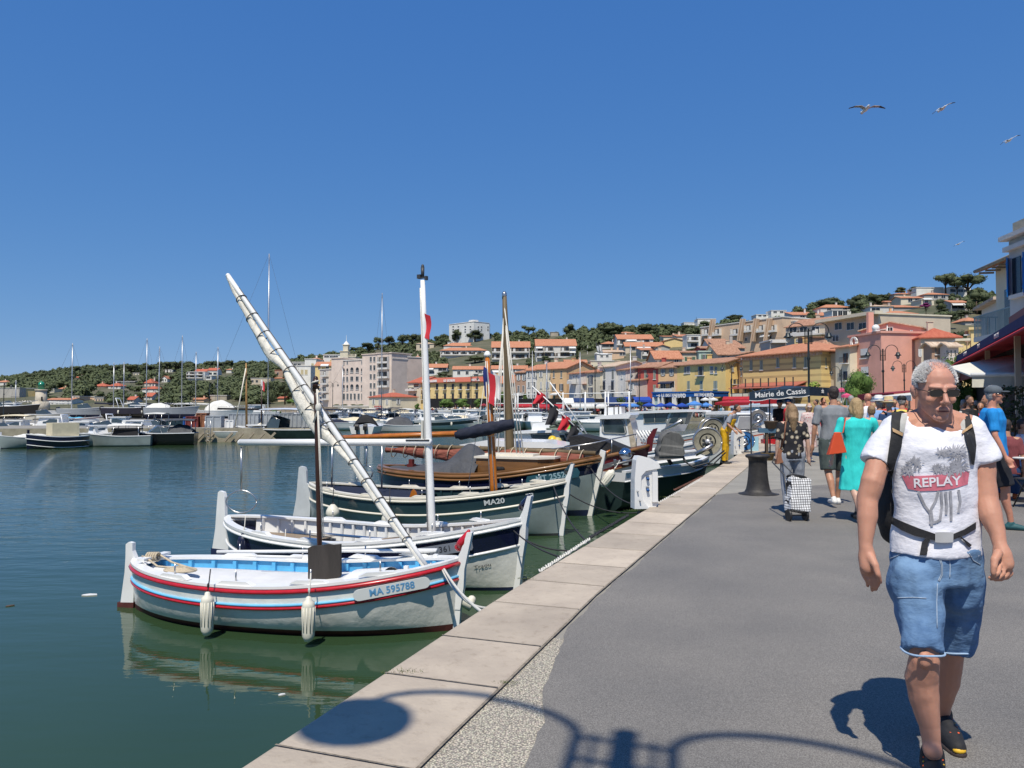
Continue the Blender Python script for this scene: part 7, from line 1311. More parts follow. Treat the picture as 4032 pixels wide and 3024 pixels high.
q=G(2968,1777);tt=thing('panel','pale blue upright panel between the second and third pedestals','panel',q,R(-20));MB().box((0,0,.25),(.32,.06,.5)).build('board',mat('panel_blue',(.35,.6,.72),.6,.1),tt)
def parasol(k,x,y,w,Y,m,lb,grp):
 px,py=z(k,x,y);p=at(px,py,Y);r=w*ZM[k][2]/F*Y/2;t=thing('parasol',lb,'parasol',(p.x,p.y,0),0,grp);g=MB();g.lathe([(r,p.z-.18),(r*1.0,p.z),(r*.5,p.z+r*.22),(.03,p.z+r*.42),(.01,p.z+r*.45)],8,sm=False);g.build('canopy',m,t);MB().tube([(0,0,0),(0,0,p.z)],.04,5).build('pole',SH['w'],t)
pc=mat('parasol_cream',(.66,.60,.46),.8,.1);pr_=mat('parasol_dark_red',(.24,.02,.03),.8,.1);pb=mat('parasol_blue',(.015,.06,.34),.8,.1);plb=mat('parasol_sky',(.07,.22,.55),.8,.1);awr=mat('awning_red',(.42,.02,.03),.8,.15);awn=mat('awning_navy',(.012,.035,.12),.8,.15)
for i in range(10):x=1745+88*i;parasol(3,x,1138,92,192-i*1.6,pc,'cream parasol in the row before the yellow hotel','cream parasols before the hotel')
for i,x in enumerate((490,590,690)):parasol(4,x,1092,110,168,pr_,'dark red parasol behind the orange mast','dark red parasols')
for i,x in enumerate((360,450,650,800,910,1060,1360)):parasol(5,x,1092+6*(i%2),165,116-i,pb if i not in(1,6)else plb,'blue parasol in the row before the bistro' if i not in(1,6)else 'lighter blue parasol in the row before the bistro','blue parasols before the bistro')
parasol(5,1215,1080,210,104,plb,'largest light blue parasol of the bistro terrace',None)
for x in(1350,1450):parasol(5,x,1020,120,118,SH['w'],'white parasol right of the bistro','white parasols')
parasol(6,1305,1535,140,66,mat('parasol_pink',(.62,.08,.18),.8),'pink parasol behind the leafy shrub tree, upper',None);parasol(6,1370,1600,130,60,MC['parasol_pink'],'pink parasol behind the leafy shrub tree, lower',None)
def awning(k,x0,x1,yt,yb,Y,m,lb,dep=2.2,val=.35,Y1=None):
 a,b=z(k,x0,yb),z(k,x1,yb);Y1=Y1 or Y;A,B_=at(a[0],a[1],Y),at(b[0],b[1],Y1);B_.z=A.z;d=V((B_.x-A.x,B_.y-A.y));L=d.length;rise=(yb-yt)*ZM[k][2]/F*Y;t=thing('awning',lb,'awning',(A.x,A.y,A.z),math.atan2(d.y,d.x));g=MB();n=max(2,int(L/2.5))
 g.add([(0,0,0),(L,0,0),(L,dep,rise),(0,dep,rise),(0,0,-.05),(L,0,-.05),(L,dep,rise-.05),(0,dep,rise-.05)],[(0,1,2,3),(7,6,5,4),(0,3,7,4),(1,5,6,2)],0);g.bb(0,L,-.03,0,-val,.0,0);g.build('canopy',m,t);g=MB()
 for i in range(n+1):MB().tube([(L*i/n,dep*.2,-.05),(L*i/n,dep*.2,-A.z)],.05,5).build('post',SH['w'],t)
 return t,L
awning(4,870,1100,1070,1100,158,awr,'dark red awning under the dark shop sign');awning(4,1180,1500,1080,1112,150,awr,'bright red awning below the apricot house',3);awning(4,1490,1660,1000,1062,146,canv['w'],'white awning sloping beside two navy ones');awning(4,1612,1750,1000,1048,143,awn,'left of two navy awnings',2,.2);awning(4,1720,1872,1000,1052,141,awn,'right of two navy awnings',2,.2)
awning(4,1590,2040,1068,1108,128,canv['w'],'long white canopy over the pontoon terrace',4,.3);awning(4,2020,2280,988,1075,132,awn,'large navy awning left of the grey plant');awning(5,470,685,985,1028,130,pb,'royal blue awning beside the bistro front');awning(5,350,430,985,1005,134,pb,'tiny blue awning under the pink balcony house')
t,L=awning(5,1470,1900,1025,1058,100,awr,'long bright red awning before the striped house',3,.3,95);awning(5,1560,2250,985,1020,103,awr,'upper red awning band with white lettering',.3,.9,97);awning(6,1510,1960,1545,1590,52,pr_,'dark red awning behind the white one on the right',3,.4,46);awning(6,1650,2180,1545,1625,42,canv['w'],'long white awning left of the walking man',3,.25,34)
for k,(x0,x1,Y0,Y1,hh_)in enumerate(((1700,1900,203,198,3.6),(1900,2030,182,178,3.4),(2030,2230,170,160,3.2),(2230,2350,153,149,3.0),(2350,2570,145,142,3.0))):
 a,b=at(x0,1600,Y0),at(x1,1600,Y1);d=b-a;t=thing('shade_sheet','near-black sheet standing for shade under the '+['cream parasols','dark red parasols','red awnings','navy awnings','royal blue awning'][k],'shade sheet',(a.x,a.y,0),math.atan2(d.y,d.x));MB().bb(0,d.length,-1.2,-.8,0,hh_).build('front',darkin,t)  # near-black sheets stand in for the shaded recess behind the terraces
cw_=MB();q=random.Random(8);cm=[mat('crowd_%d'%i,c,.8)for i,c in enumerate(((.5,.5,.5),(.3,.03,.03),(.04,.06,.15),(.45,.25,.18),(.03,.03,.03),(.12,.3,.4)))]
for i in range(220):
 px=q.uniform(1700,3150);Y=(interp([(1700,190),(2030,160),(2500,130),(3150,92)],px)-q.uniform(1,9));x=(px-PX)/F*Y;m_=q.randrange(6);h_=q.choice((1.25,1.25,1.7));cw_.ell((x,Y,h_*.62),(.23,.16,.32),m_,6);cw_.ell((x,Y,h_-.12),(.1,.1,.13),3,6);cw_.ell((x,Y,h_*.25),(.17,.17,.4),(m_+2)%6,6)
cw_.build('crowd',cm,kind='stuff')
tb=MB()
for i in range(120):
 px=q.uniform(1700,3100);Y=interp([(1700,190),(2030,160),(2500,130),(3150,92)],px)-q.uniform(1,9);x=(px-PX)/F*Y;tb.box((x,Y,.72),(.8,.8,.05));tb.box((x,Y,.36),(.06,.06,.7));tb.box((x+.7,Y,.6),(.4,.05,.5));tb.box((x+.7,Y-.2,.42),(.4,.4,.05))
tb.build('terrace_tables',darkg,kind='stuff')
for k_,(k,x,y,Y,m_,w,lb)in enumerate(((5,540,1075,118,leafg,60,'potted plant among the blue parasols'),(5,300,1045,128,leafg,90,'grey green plant under the large navy awning'),(6,970,1500,24,flower,110,'lime green flower basket on the lamp above the tent'),(5,1685,1055,100,leafg,60,'hanging flower basket before the red awning'))):
 p=at(*z(k,x,y+20),Y);r=w*ZM[k][2]/F*Y;t=thing('flower_basket' if k_>1 else 'potted_plant',lb,'plant',p);g=MB();lobe(g,(0,0,r*.4),(r*.6,r*.5,r*.4),160,r*.12,k_,.5);g.build('leaves',m_,t);MB().lathe([(r*.2,-r*.3 if k_>1 else-(p.z)),(r*.3,0),(r*.25,.02)],10).build('pot',darkg,t)
def side_house(label,px0,Y0,Ln,ztop,D,m,roofm=None,ang=20.5,base=0.,name='house'):
 p=at(px0,1600,Y0);d=V((-sin(R(ang)),-cos(R(ang))));t=thing(name,label,'house',(p.x,p.y,0),math.atan2(d.y,d.x));g=MB();g.bb(0,Ln,0,D,0,ztop);g.build('wall',m,t);return t
grp_=mat('street_plaster',(.50,.50,.49),.85,.12,.6,bump=.3,bsc=4);bsh=mat('shutter_bright_blue',(.015,.19,.52),.45,.12,3)
t=side_house('grey plastered house with bright blue wooden shutters at the right edge',3984,34,9,8.9,8,grp_,ang=7);g=MB();g.bb(-.2,9,-.35,.05,8.9,9.1);g.bb(-.05,9,-.25,.0,8.4,8.6);g.build('cornice',P['wg'],t);g=MB();g.bb(-.05,9,.2,8,9.1,9.7);g.build('parapet',P['stone'],t)
for x0 in(-.1,4.5):
 w_=thing('tmp',None,None)if 0 else None;g=MB();g.bb(x0+.42,x0+1.1,-.04,.02,6.45,8.05);wn=g.build('window',pane,t)
 for x,a in((x0+.12,-35),(x0+1.35,-25)):g=MB(Matrix.Translation((x,-.05,7.25))@Matrix.Rotation(R(a),4,'Z'));g.box((.0,0,0),(.62,.05,1.75));g.box((0,-.04,.6),(.56,.03,.08));g.box((0,-.04,-.6),(.56,.03,.08));g.box((0,-.04,0),(.07,.02,1.25),0,0,0,R(22));g.build('shutter',bsh,wn)
 g=MB();g.bb(x0+.4,x0+1.6,-.2,.02,6.25,6.42);g.build('sill',P['wg'],wn)
t=side_house('tall narrow house with timber eaves and a blue grey railed balcony',3930,43,8,9.4,7,P['cream'],ang=12);g=MB();g.add([(-.5,-.8,9.3),(8,-.8,9.3),(8,2,10.3),(-.6,2,10.3),(-.5,-.8,9.15),(8,-.8,9.15),(8,2,10.15),(-.6,2,10.15)],[(0,1,2,3),(7,6,5,4),(0,3,7,4),(0,4,5,1)],0);g.build('roof',T_or,t)
g=MB();
for i in range(9):g.bb(-.3+i*.9,-.2+i*.9,-.75,.0,9.05,9.15)
g.tube([(-.6,-.85,9.25),(8,-.85,9.25)],.10,8);g.build('eaves',mat('eave_wood',(.30,.26,.20),.8,.2),t);g=MB();g.bb(.2,6.4,-1.25,0,5.15,5.4);b_=g.build('balcony',P['wg'],t);g=MB()
for i in range(42):g.bb(.22+i*.149,.25+i*.149,-1.23,-1.2,5.4,6.5)
for i in range(8):g.bb(.2,.23,-1.2+i*.15,-1.17+i*.15,5.4,6.5)
g.bb(.2,6.4,-1.25,-1.2,6.5,6.56);g.bb(.2,.25,-1.25,0,6.5,6.56);g.build('railing',mat('rail_blue_grey',(.22,.32,.36),.5,.1),b_);g=MB();g.bb(1.2,2.2,-.04,.02,5.4,7.9);g.build('balcony_door',pane,t);g=MB();g.tube([(5.2,-.1,0),(5.2,-.1,9)],.07,6);g.build('drainpipe',P['wg'],t)
t=side_house('small pale house with two windows beyond the balcony house',3872,56,6,8.6,6,P['wg']);g=MB();g.bb(-.3,6,-.5,6.2,8.6,8.8);g.build('roof',T_pl,t)
for x,z0,z1 in((.8,3.6,5.2),(2.4,3.6,5.2),(1.3,6.4,7.9)):g=MB();g.bb(x,x+.8,-.04,.02,z0,z1);g.build('window',pane,t)
A,B_=V((17.45,30.2)),V((9.0,12.2));d=B_-A;L=d.length;t=thing('restaurant_awning','long red restaurant awning with a navy lettered band and maroon ice cream sign','awning',(A.x,A.y,0),math.atan2(d.y,d.x))
g=MB();g.bb(0,L,-.02,.02,3.29,3.52);nb=g.build('navy_band',awn,t);g=MB();g.add([(0,-.45,3.0),(L,-.45,3.0),(L,.0,3.28),(0,0,3.28),(0,-.45,2.96),(L,-.45,2.96),(L,0,3.24),(0,0,3.24)],[(0,1,2,3),(7,6,5,4),(0,4,5,1)],0);g.bb(0,L,.0,5.2,3.2,3.26);g.build('red_canopy',awr,t);g=MB();g.bb(.1,8.2,.02,.08,2.52,2.98);sb=g.build('ice_cream_sign',mat('maroon_board',(.13,.012,.02),.6,.1),t)
M=lambda x,zz:Matrix.Translation((x,-.03,zz))@Matrix.Rotation(PI/2,4,'X')
for tx,x in(('RESTAURANT',3.6),('SNACK',7.4),('BRASSERIE',11.2)):text_obj(tx,.17,white,nb,M(x,3.40),'lettering',.005,1.1)
for tx,x in(('CREPERIE',.9),('GLACIER',5.6)):text_obj(tx,.36,mat('sign_pale',(.55,.48,.42),.6),sb,M(x,2.75)@Matrix.Translation((0,0,-.02)),'lettering',.02,1.45 if x>5 else.7)
for x in(.3,8.3,13.5):MB().box((x,.1,1.6),(.12,.12,3.2)).build('post',P['beige'],t)
g=MB();g.bb(0,16.5,.6,.7,0,3.18);g.build('dark_shade_wall',darkin,t)  # near-black wall set close behind the front, standing in for terrace shade
g=MB(Matrix.Translation((9.4,.0,0)));g.bb(0,8,.5,.6,3.64,4.05);g.build('red_upper_board',mat('maroon_metal',(.14,.008,.018),.5,.15),t)
A=at(3822,1478,18.5);t=thing('cream_awning','cream fabric awning with a deep valance over the cafe terrace','awning',A,R(-4));cf=mat('awning_cream',(.70,.68,.58),.8,.06,bump=.2,bsc=3)
g=MB();g.add([(0,0,0),(6,-1.2,.0),(8,3.2,1.7),(1.1,3.4,.38),(0,0,-.04),(6,-1.2,-.04),(8,3.2,1.66),(1.1,3.4,.34)],[(0,1,2,3),(7,6,5,4),(0,3,7,4),(0,4,5,1)],0);g.add([(0.02,-.02,-.29),(6,-1.22,-.29),(6,-1.22,0),(.02,-.02,0),(0.02,.01,-.29),(6,-1.19,-.29)],[(0,1,2,3),(0,4,5,1)],0);g.build('canopy',cf,t);g=MB();g.tube([(.0,-.02,.01),(6,-1.22,.01)],.05,8);g.build('front_bar',SH['w'],t)
for x,y in((.6,.1),(1.25,-.05),(2.6,1)):MB().box((x,y,-A.z/2-.1),(.08,.08,A.z-.2)).build('post',SH['w'],t)
def chair(p,rz,lb):
 t=thing('folding_chair',lb,'chair',p,rz,'black folding cafe chairs');MB().bb(-.2,.2,-.2,.2,.44,.46).build('seat',darkg,t);g=MB();g.bb(-.2,.2,.2,.22,.68,.86);g.build('backrest',darkg,t)
 for s in(-.2,.2):g=MB();g.tube([(s,-.22,0),(s,.22,.88)],.012,5);g.build('leg',black,t);g=MB();g.tube([(s,.24,0),(s,-.18,.45)],.012,5);g.build('leg',black,t)
for i,(x,y,a,lb)in enumerate(((8.0,11.8,200,'black folding chair next to the man in the blue shirt'),(9.3,12.6,30,'black folding chair further right on the terrace'),(8.6,14.0,120,'black folding chair behind the cafe table'),(9.9,15.0,160,'black folding chair deep under the cream awning'))):chair((x,y,0),R(a),lb)
for i,(x,y,lb)in enumerate(((8.4,12.6,'small white topped cafe table beside the folding chairs'),(9.6,14.2,'small cafe table deep under the cream awning'))):t=thing('cafe_table',lb,'table',(x,y,0));MB().lathe([(.32,.71),(.33,.72),(.33,.74),(.3,.745)],20).build('table_top',SH['w'],t);g=MB();g.lathe([(.22,0),(.2,.02),(.025,.05),(.02,.71)],14);g.build('pedestal',black,t)
p=at(3990,1600,16.5);t=thing('potted_olive_tree','thin grey green olive tree in a pot under the cream awning','plant',(p.x,p.y,0));g=MB();lobe(g,(0,0,1.55),(.5,.4,.45),420,.05,5,0);g.build('leaves',olive,t);MB().lathe([(.16,0),(.2,.35),(.17,.35)],12).build('pot',mat('terracotta',(.35,.15,.08),.8),t);MB().tube([(0,0,.3),(.03,0,1.4)],.02,5).build('trunk',bark,t)
gw,gg,gb=mat('feather_white',(.72,.72,.70),.7,.05),mat('feather_grey',(.5,.5,.5),.7,.1),mat('feather_black',(.03,.03,.035),.7)
def gull(label,c,span,roll,rz,wl,wr,pitch=0):
 t=thing('seagull',label,'seagull',c,rz,'gulls in flight');g=MB();g.M=Matrix.Rotation(roll,4,'Y');s=span
 g.tube([(0,-.24*s,.03*s),(0,-.20*s,.03*s),(0,-.16*s,.035*s),(0,-.10*s,.02*s),(0,.02*s,0),(0,.14*s,.0),(0,.22*s,.0),(0,.26*s,0)],[.003*s,.012*s,.03*s,.035*s,.055*s,.04*s,.03*s,.045*s],10,0);g.build('body',gw,t)
 for q,ws in((-1,wl),(1,wr)):
  g=MB(Matrix.Rotation(roll,4,'Y'));P0=[(q*.03*s,-.06*s,.02*s)]+[(q*x*s,(-.07-.06*math.sin(PI*min(1,x*2)))*s,z_*s)for x,z_ in ws];C_=[.15,.14,.11,.02];n=len(P0)
  vs=[];
  for i,pp in enumerate(P0):c_=C_[i]*s;vs+=[pp,(pp[0],pp[1]+c_,pp[2]-.01*s),(pp[0],pp[1]+c_*.5,pp[2]+.012*s)]
  fs=[];
  for i in range(n-1):
   for a,b in((0,2),(2,1),(1,0)):fs.append((i*3+a,i*3+b,i*3+3+b,i*3+3+a))
  g.add(vs,fs,0,True);ng=len(g.f)
  for i in range(ng-3,ng):g.m[i]=1
  g.build('wing',[gg,gb],t)
gull('largest gull in the upper sky, wings spread level',at(3410,430,22),1.35*.78,0,0,[(.17,.06),(.34,.05),(.5,.0)],[(.17,.06),(.34,.05),(.5,.0)]);gull('gull right of the largest one, banking',at(3712,428,28),1.0,R(-22),R(5),[(.17,.05),(.34,.0),(.5,-.05)],[(.17,.07),(.34,.07),(.5,.04)]);gull('lowest of the three upper gulls, near the right edge',at(3975,553,34),1.0,R(-20),R(0),[(.17,.05),(.34,.02),(.5,-.05)],[(.17,.06),(.34,.08),(.5,.05)]);gull('tiny dark gull far off above the right hill',at(3775,961,60),1.0,R(-20),R(0),[(.17,.05),(.34,.02),(.5,-.05)],[(.17,.06),(.34,.08),(.5,.05)])
gull('gull flying low with raised wings in front of the hillside houses',at(2365,1395,17),.62,0,R(-80),[(.10,.14),(.16,.30),(.2,.46)],[(.08,.14),(.13,.32),(.15,.48)])
for k,(x,y,s,lb)in enumerate(((355,2342,.10,'pale plastic scrap floating left of the front boat'),(1110,2735,.03,'small white paper scrap floating below the front boat'),(40,2385,.05,'brown leaf scrap floating at the left edge'))):p=G(x,y,WZ+.006);t=thing('litter',lb,'litter',p,.3*k);MB().prism([(-s,-s*.3),(-s*.2,-s*.5),(s,-s*.1),(s*.7,s*.4),(-s*.3,s*.5),(-s*.9,s*.1)],-.004,.006).build('scrap',SH['w']if k<2 else bark,t)
def organic(mb,vox,m,name,parent,sm=4,nz=0.,nsc=9.,label=None,local=True):
 """melt overlapping closed shapes into one continuous smooth surface"""
 me=mb.mesh(m);o=bpy.data.objects.new('t',me);r=o.modifiers.new('r','REMESH');r.mode='VOXEL';r.voxel_size=vox;r.use_smooth_shade=True
 if sm:s=o.modifiers.new('s','SMOOTH');s.iterations=sm;s.factor=.5
 me2=evalmesh(o);bpy.data.meshes.remove(me)
 if nz:
  P0=[(v.co.copy(),v.normal.copy())for v in me2.vertices];out=[]
  for p,n_ in P0:p=p+n_*(noise.noise(p*nsc)*nz+noise.noise(V((p.x*nsc*2.4,p.y*nsc*2.4,p.z*nsc*.9)))*nz*.6);out+=p[:]
  me2.vertices.foreach_set('co',out);me2.update()
 me2.materials.clear()
 for x in(m if isinstance(m,list)else[m]):me2.materials.append(x)
 return link(me2,name,parent,label)
def skin(n,c):return mat('skin_'+n,c,.5,.10,14,sss=.12,bump=.12,bsc=90)
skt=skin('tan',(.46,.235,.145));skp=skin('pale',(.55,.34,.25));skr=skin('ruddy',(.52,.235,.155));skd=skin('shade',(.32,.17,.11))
def cloth(n,c,v=.12):return mat('cloth_'+n,c,.85,v,5,bump=.45,bsc=7,stretch=(1.4,1.4,.5))
hairm=lambda n,a,b:mat('hair_'+n,a,.6,.2,40,c2=b,stretch=(3,3,.5),bump=.9,bsc=60)
hb,hdk,hg,hbr=hairm('blonde',(.25,.16,.07),(.50,.36,.19)),hairm('dark',(.02,.014,.012),(.06,.045,.04)),hairm('grey',(.20,.19,.18),(.42,.41,.40)),hairm('brown_blonde',(.15,.09,.045),(.36,.24,.13))
EYEW,EYED=mat('eye_white',(.7,.7,.7),.3,0),mat('lens_black',(.01,.01,.012),.08,0,spec=.9)
def hand(mb,w,d,side,s=1.):
 w=V(w);d=V(d).normalized();x=V((0,1,0));n=d.cross(x).normalized();x=n.cross(d)
 mb.limb([w,w+d*.045*s,w+d*.085*s],[.024*s,.034*s,.032*s],8)
 for k in range(4):
  o=w+d*.085*s+x*(k-1.5)*.018*s;l=(.07,.08,.075,.058)[k]*s;mb.limb([o,o+d*l*.5+n*.01*side*s,o+d*l*.9+n*.035*side*s],[.0095*s,.009*s,.007*s],6)
 o=w+d*.03*s-x*.028*s;mb.limb([o,o+d*.03*s-x*.018*s+n*.01*side,o+d*.062*s-x*.02*s+n*.02*side],[.012*s,.011*s,.009*s],6)
def person(label,loc,rz=0,H=1.75,step=.2,top=None,bottom=None,shoe=None,hair=None,sk=skp,cut='tshirt',legs='shorts',hs='short',arms=(0,0),lean=0.,girth=1.,vox=.016,hat=None,bag=None,sit=False,glasses=False,elb=(.0,.0),hands=True,group=None,pat=None,spread=0.):
 """stands facing local -y; step = length of stride, arms = forward swing of each hand, elb = forearm bend"""
 t=thing('person',label,'person',loc,rz,group);k=H/1.75;g_=girth
 def P_(x,y,zz):
  yy=y*k;z_=zz*k
  if zz>.93:h_=(zz-.93)*k;yy-=h_*sin(lean);z_=.93*k+h_*cos(lean)
  if sit:z_-=.42*k*1.0
  return V((x*k*(g_*.6+.4),yy,z_))
 b=MB();legJ=[]
 for sd,st in((-1,step),(1,-step)):
  if sit:J=[P_(sd*.1,0,.93),P_(sd*.12,-.42,.95),P_(sd*.12,-.40,.5),P_(sd*.12,-.40,.5)];J[2]=V((sd*.12*k,-.42*k,.09));J=J[:3]
  else:J=[P_(sd*.095,0,.93),P_(sd*.10,-st*.55-.03,.50),P_(sd*.09,-st*1.05+(.06 if st<0 else 0),.09+(.05 if st<-.12 else 0))]
  legJ.append(J);m1=J[1].lerp(J[2],.35)+V((0,.02*k,0));b.limb([J[0],J[0].lerp(J[1],.5),J[1],m1,J[1].lerp(J[2],.75),J[2]],[.085*k*g_,.075*k*g_,.054*k,.054*k,.038*k,.034*k],10)
 b.ell(P_(0,0,.98),(.15*k*g_,.10*k*g_,.11*k));b.ell(P_(0,-.01,1.15),(.13*k*g_,.095*k*g_,.16*k));b.ell(P_(0,0,1.33),(.16*k*g_,.10*k*g_,.15*k));b.limb([P_(-.15,.01,1.42),P_(.15,.01,1.42)],[.05*k,.05*k],8)
 hc=P_(0,-.035,1.635);b.limb([P_(0,.01,1.42),P_(0,-.01,1.56)],[.058*k,.05*k],8)
 b.ell(hc+V((0,.012,.02))*k,(.072*k,.090*k,.088*k));b.ell(hc+V((0,-.018,-.035))*k,(.056*k,.062*k,.078*k));b.ell(hc+V((0,-.062,-.092))*k,(.024*k,.02*k,.02*k));b.limb([hc+V((0,-.082,.008))*k,hc+V((0,-.105,-.028))*k],[.009*k,.014*k],6)
 for sd in(-1,1):b.ell(hc+V((sd*.073,.01,-.012))*k,(.009*k,.017*k,.028*k));b.ell(hc+V((sd*.03,-.066,-.03))*k,(.02*k,.016*k,.018*k))
 armJ=[]
 for i,sd in enumerate((-1,1)):
  f=arms[i];S_=P_(sd*.160*g_,.01,1.40);E_=P_(sd*(.212+spread)*g_,.03-f*.12,1.14);W_=P_(sd*(.225+spread)*g_,.0-f*.35-elb[i]*.22,.90+elb[i]*.16);armJ.append((S_,E_,W_));b.limb([S_,S_.lerp(E_,.5),E_,E_.lerp(W_,.35),W_],[.048*k*g_,.044*k,.036*k,.036*k,.024*k],9)
  if hands:hand(b,W_,(W_-E_).normalized()+V((0,-.15,-.1)),sd,k)
 body=organic(b,vox,sk,'body',t,3)
 c=MB();a=.016*k
 if cut in('tshirt','dress','shirt'):
  low=.93 if cut!='dress' else.42;w0=.165 if cut!='dress' else.215
  pr=[(1.47,.075,.07),(1.43,.165,.095),(1.33,.185,.118),(1.18,.160,.112),(1.05,.168,.118),(.93,.178,.125)]+([(.70,.205,.15),(.45,.235,.175)]if cut=='dress' else[(.87,.18,.127)])
  n=20;vs=[]
  for zz,rx,ry in pr:
   ctr=P_(0,0,zz)
   for j in range(n):w=2*PI*j/n;fl=1+.05*sin(w*5)*(zz<.9);vs.append(ctr+V((rx*k*(g_*.75+.25)*cos(w)*fl,ry*k*g_*sin(w)*fl,0)))
  fs=[(i*n+j,i*n+(j+1)%n,(i+1)*n+(j+1)%n,(i+1)*n+j)for i in range(len(pr)-1)for j in range(n)]+[tuple(range(n))[::-1],tuple((len(pr)-1)*n+j for j in range(n))];c.add(vs,fs)
  for S_,E_,W_ in armJ:e=S_.lerp(E_,.82);c.limb([S_+(S_-E_)*.02,S_.lerp(e,.5)],[.058*k*g_,.058*k],10);c.tube([S_.lerp(e,.4),e],[.058*k,.057*k],10)
 elif cut=='bib':
  pass
 organic(c,vox*.9,top,'dress' if cut=='dress' else 'shirt',t,3,.007*k,9/k)if c.v else None
 if legs!='none' and cut!='dress':
  c=MB();c.tube([P_(0,0,1.02 if cut!='bib' else 1.32),P_(0,0,.95),P_(0,0,.84)],[.158*k*g_,.172*k*g_,.165*k*g_],16,flat=.72)
  for J in legJ:
   if legs=='shorts':e=J[0].lerp(J[1],.93);c.limb([J[0],J[0].lerp(e,.5)],[.10*k*g_]*2,10);c.tube([J[0].lerp(e,.4),e],[.098*k*g_,.088*k*g_],12)
   else:c.limb([J[0],J[0].lerp(J[1],.6),J[1]],[.10*k*g_,.088*k*g_,.078*k*g_],10);c.tube([J[1]+V((0,0,.01)),J[1].lerp(J[2],.5),J[1].lerp(J[2],.97)],[.078*k*g_,.072*k,.068*k],12)
  organic(c,vox*.9,bottom,'shorts' if legs=='shorts' else 'trousers',t,3,.007*k,10/k)
 for J in legJ:
  f=J[2];g=MB();z0=f.z-.09*k if f.z>.1*k else 0;g.limb([V((f.x,f.y+.035*k,z0+.045*k)),V((f.x,f.y-.05*k,z0+.045*k)),V((f.x*1.05,f.y-.15*k,z0+.032*k))],[.042*k,.043*k,.03*k],9);g.limb([V((f.x,f.y+.02*k,z0+.05*k)),V((f.x,f.y,z0+.09*k))],[.042*k,.04*k],8);organic(g,vox*.7,shoe or darkg,'shoe',t,2)
 if hs!='bald':
  g=MB();hm_=hair or hdk
  g.ell(hc+V((0,.028,.034))*k,(.077*k,.086*k,.087*k));g.ell(hc+V((0,.05,-.01))*k,(.07*k,.05*k,.07*k))
  if hs in('long','bob'):
   zl=-.12 if hs=='bob' else-.26;g.limb([hc+V((0,.045,.03))*k,hc+V((0,.062,-.06))*k,hc+V((0,.075 if hs=='bob' else.12,-.12))*k,hc+V((0,.08 if hs=='bob' else.13,zl-.04))*k],[.080*k,.082*k,.078*k,.065*k if hs=='bob' else.04*k],12)
   for sd in(-1,1):g.limb([hc+V((sd*.05,.02,.04))*k,hc+V((sd*.078,.02,-.05))*k,hc+V((sd*.07,.04,zl*.9))*k],[.035*k,.035*k,.025*k],8)
  organic(g,vox*.8,hm_,'hair',t,2,.004*k,24)
 if hat:
  kind,hm_,bm=hat;g=MB();c0=hc+V((0,.012,.052))*k
  if kind=='cap':g.ell(c0+V((0,.005,-.005))*k,(.087*k,.102*k,.072*k),0,14);g.ell(c0+V((0,-.115,-.015))*k,(.062*k,.06*k,.010*k),0,12)
  else:g.lathe([(.16*k,-.02*k),(.165*k,-.012*k),(.085*k,.0),(.083*k,.08*k),(.06*k,.10*k),(.01,.104*k)],20,0,c0);g.lathe([(.087*k,.002),(.087*k,.028*k)],20,1,c0)
  g.build('hat',[hm_,bm],t)
 if glasses:
  g=MB()
  for sd in(-1,1):g.ell(hc+V((sd*.031,-.084,.004))*k,(.026*k,.008*k,.022*k),0,10);g.tube([hc+V((sd*.055,-.08,.006))*k,hc+V((sd*.078,.0,.004))*k],.004,5)
  g.build('sunglasses',glasses,t)
 elif hs!='x':
  g=MB();[g.ell(hc+V((sd*.028,-.073,.002))*k,(.012*k,.008*k,.007*k),0,8)for sd in(-1,1)];g.build('eyes',EYED,t)
 if bag:g=MB();g.ell(P_(0,.17,1.22),(.15*k,.10*k,.24*k),0,12);[g.tube([P_(sd*.1,.10,1.44),P_(sd*.11,-.02,1.49),P_(sd*.12,-.12,1.36),P_(sd*.14,-.04,1.08)],.022,6)for sd in(-1,1)];o=organic(g,.015,bag,'straps',t,2);o.name='backpack_straps'
 t['k']=k;return t,armJ
def gp(px,Y):return(at(px,1600,Y).x,Y,0)
def spots(n,base,a,sc,thr,b=None):
 m=bpy.data.materials.new('cloth_'+n);m.use_nodes=True;N,L_,bs=tex(m);bs.inputs['Roughness'].default_value=.85;tc=N.new('ShaderNodeTexCoord');v=N.new('ShaderNodeTexVoronoi');v.inputs['Scale'].default_value=sc;L_.new(tc.outputs['Object'],v.inputs['Vector'])
 cr=N.new('ShaderNodeValToRGB');cr.color_ramp.interpolation='CONSTANT';e=cr.color_ramp.elements;e[0].color=(*a,1);e[1].position=thr;e[1].color=(*base,1)
 if b:q=cr.color_ramp.elements.new(thr*.55);q.color=(*b,1)
 L_.new(v.outputs['Distance'],cr.inputs[0]);L_.new(cr.outputs[0],bs.inputs['Base Color']);return m
c_black=spots('shell_print',(.012,.012,.016),(.62,.55,.42),13,.36,(.30,.25,.18));c_flor=spots('floral',(.62,.50,.47),(.42,.10,.12),16,.30,(.55,.3,.3))
c_grey=cloth('heather_grey',(.22,.235,.25));c_teal=cloth('turquoise_linen',(.03,.58,.54),.08);c_wht=cloth('white_cotton',(.74,.74,.78),.04);c_dgn=cloth('dark_green',(.06,.08,.075));c_blu=cloth('bright_blue',(.01,.24,.62),.15);c_blk=cloth('black',(.014,.015,.02));c_red=cloth('red',(.52,.02,.025));c_lb=cloth('light_blue',(.22,.36,.62));c_nv=cloth('navy',(.02,.05,.13));c_yl=cloth('yellow',(.72,.58,.12));c_mar=cloth('maroon',(.20,.05,.055));c_gr2=cloth('grey_trouser',(.3,.32,.36))
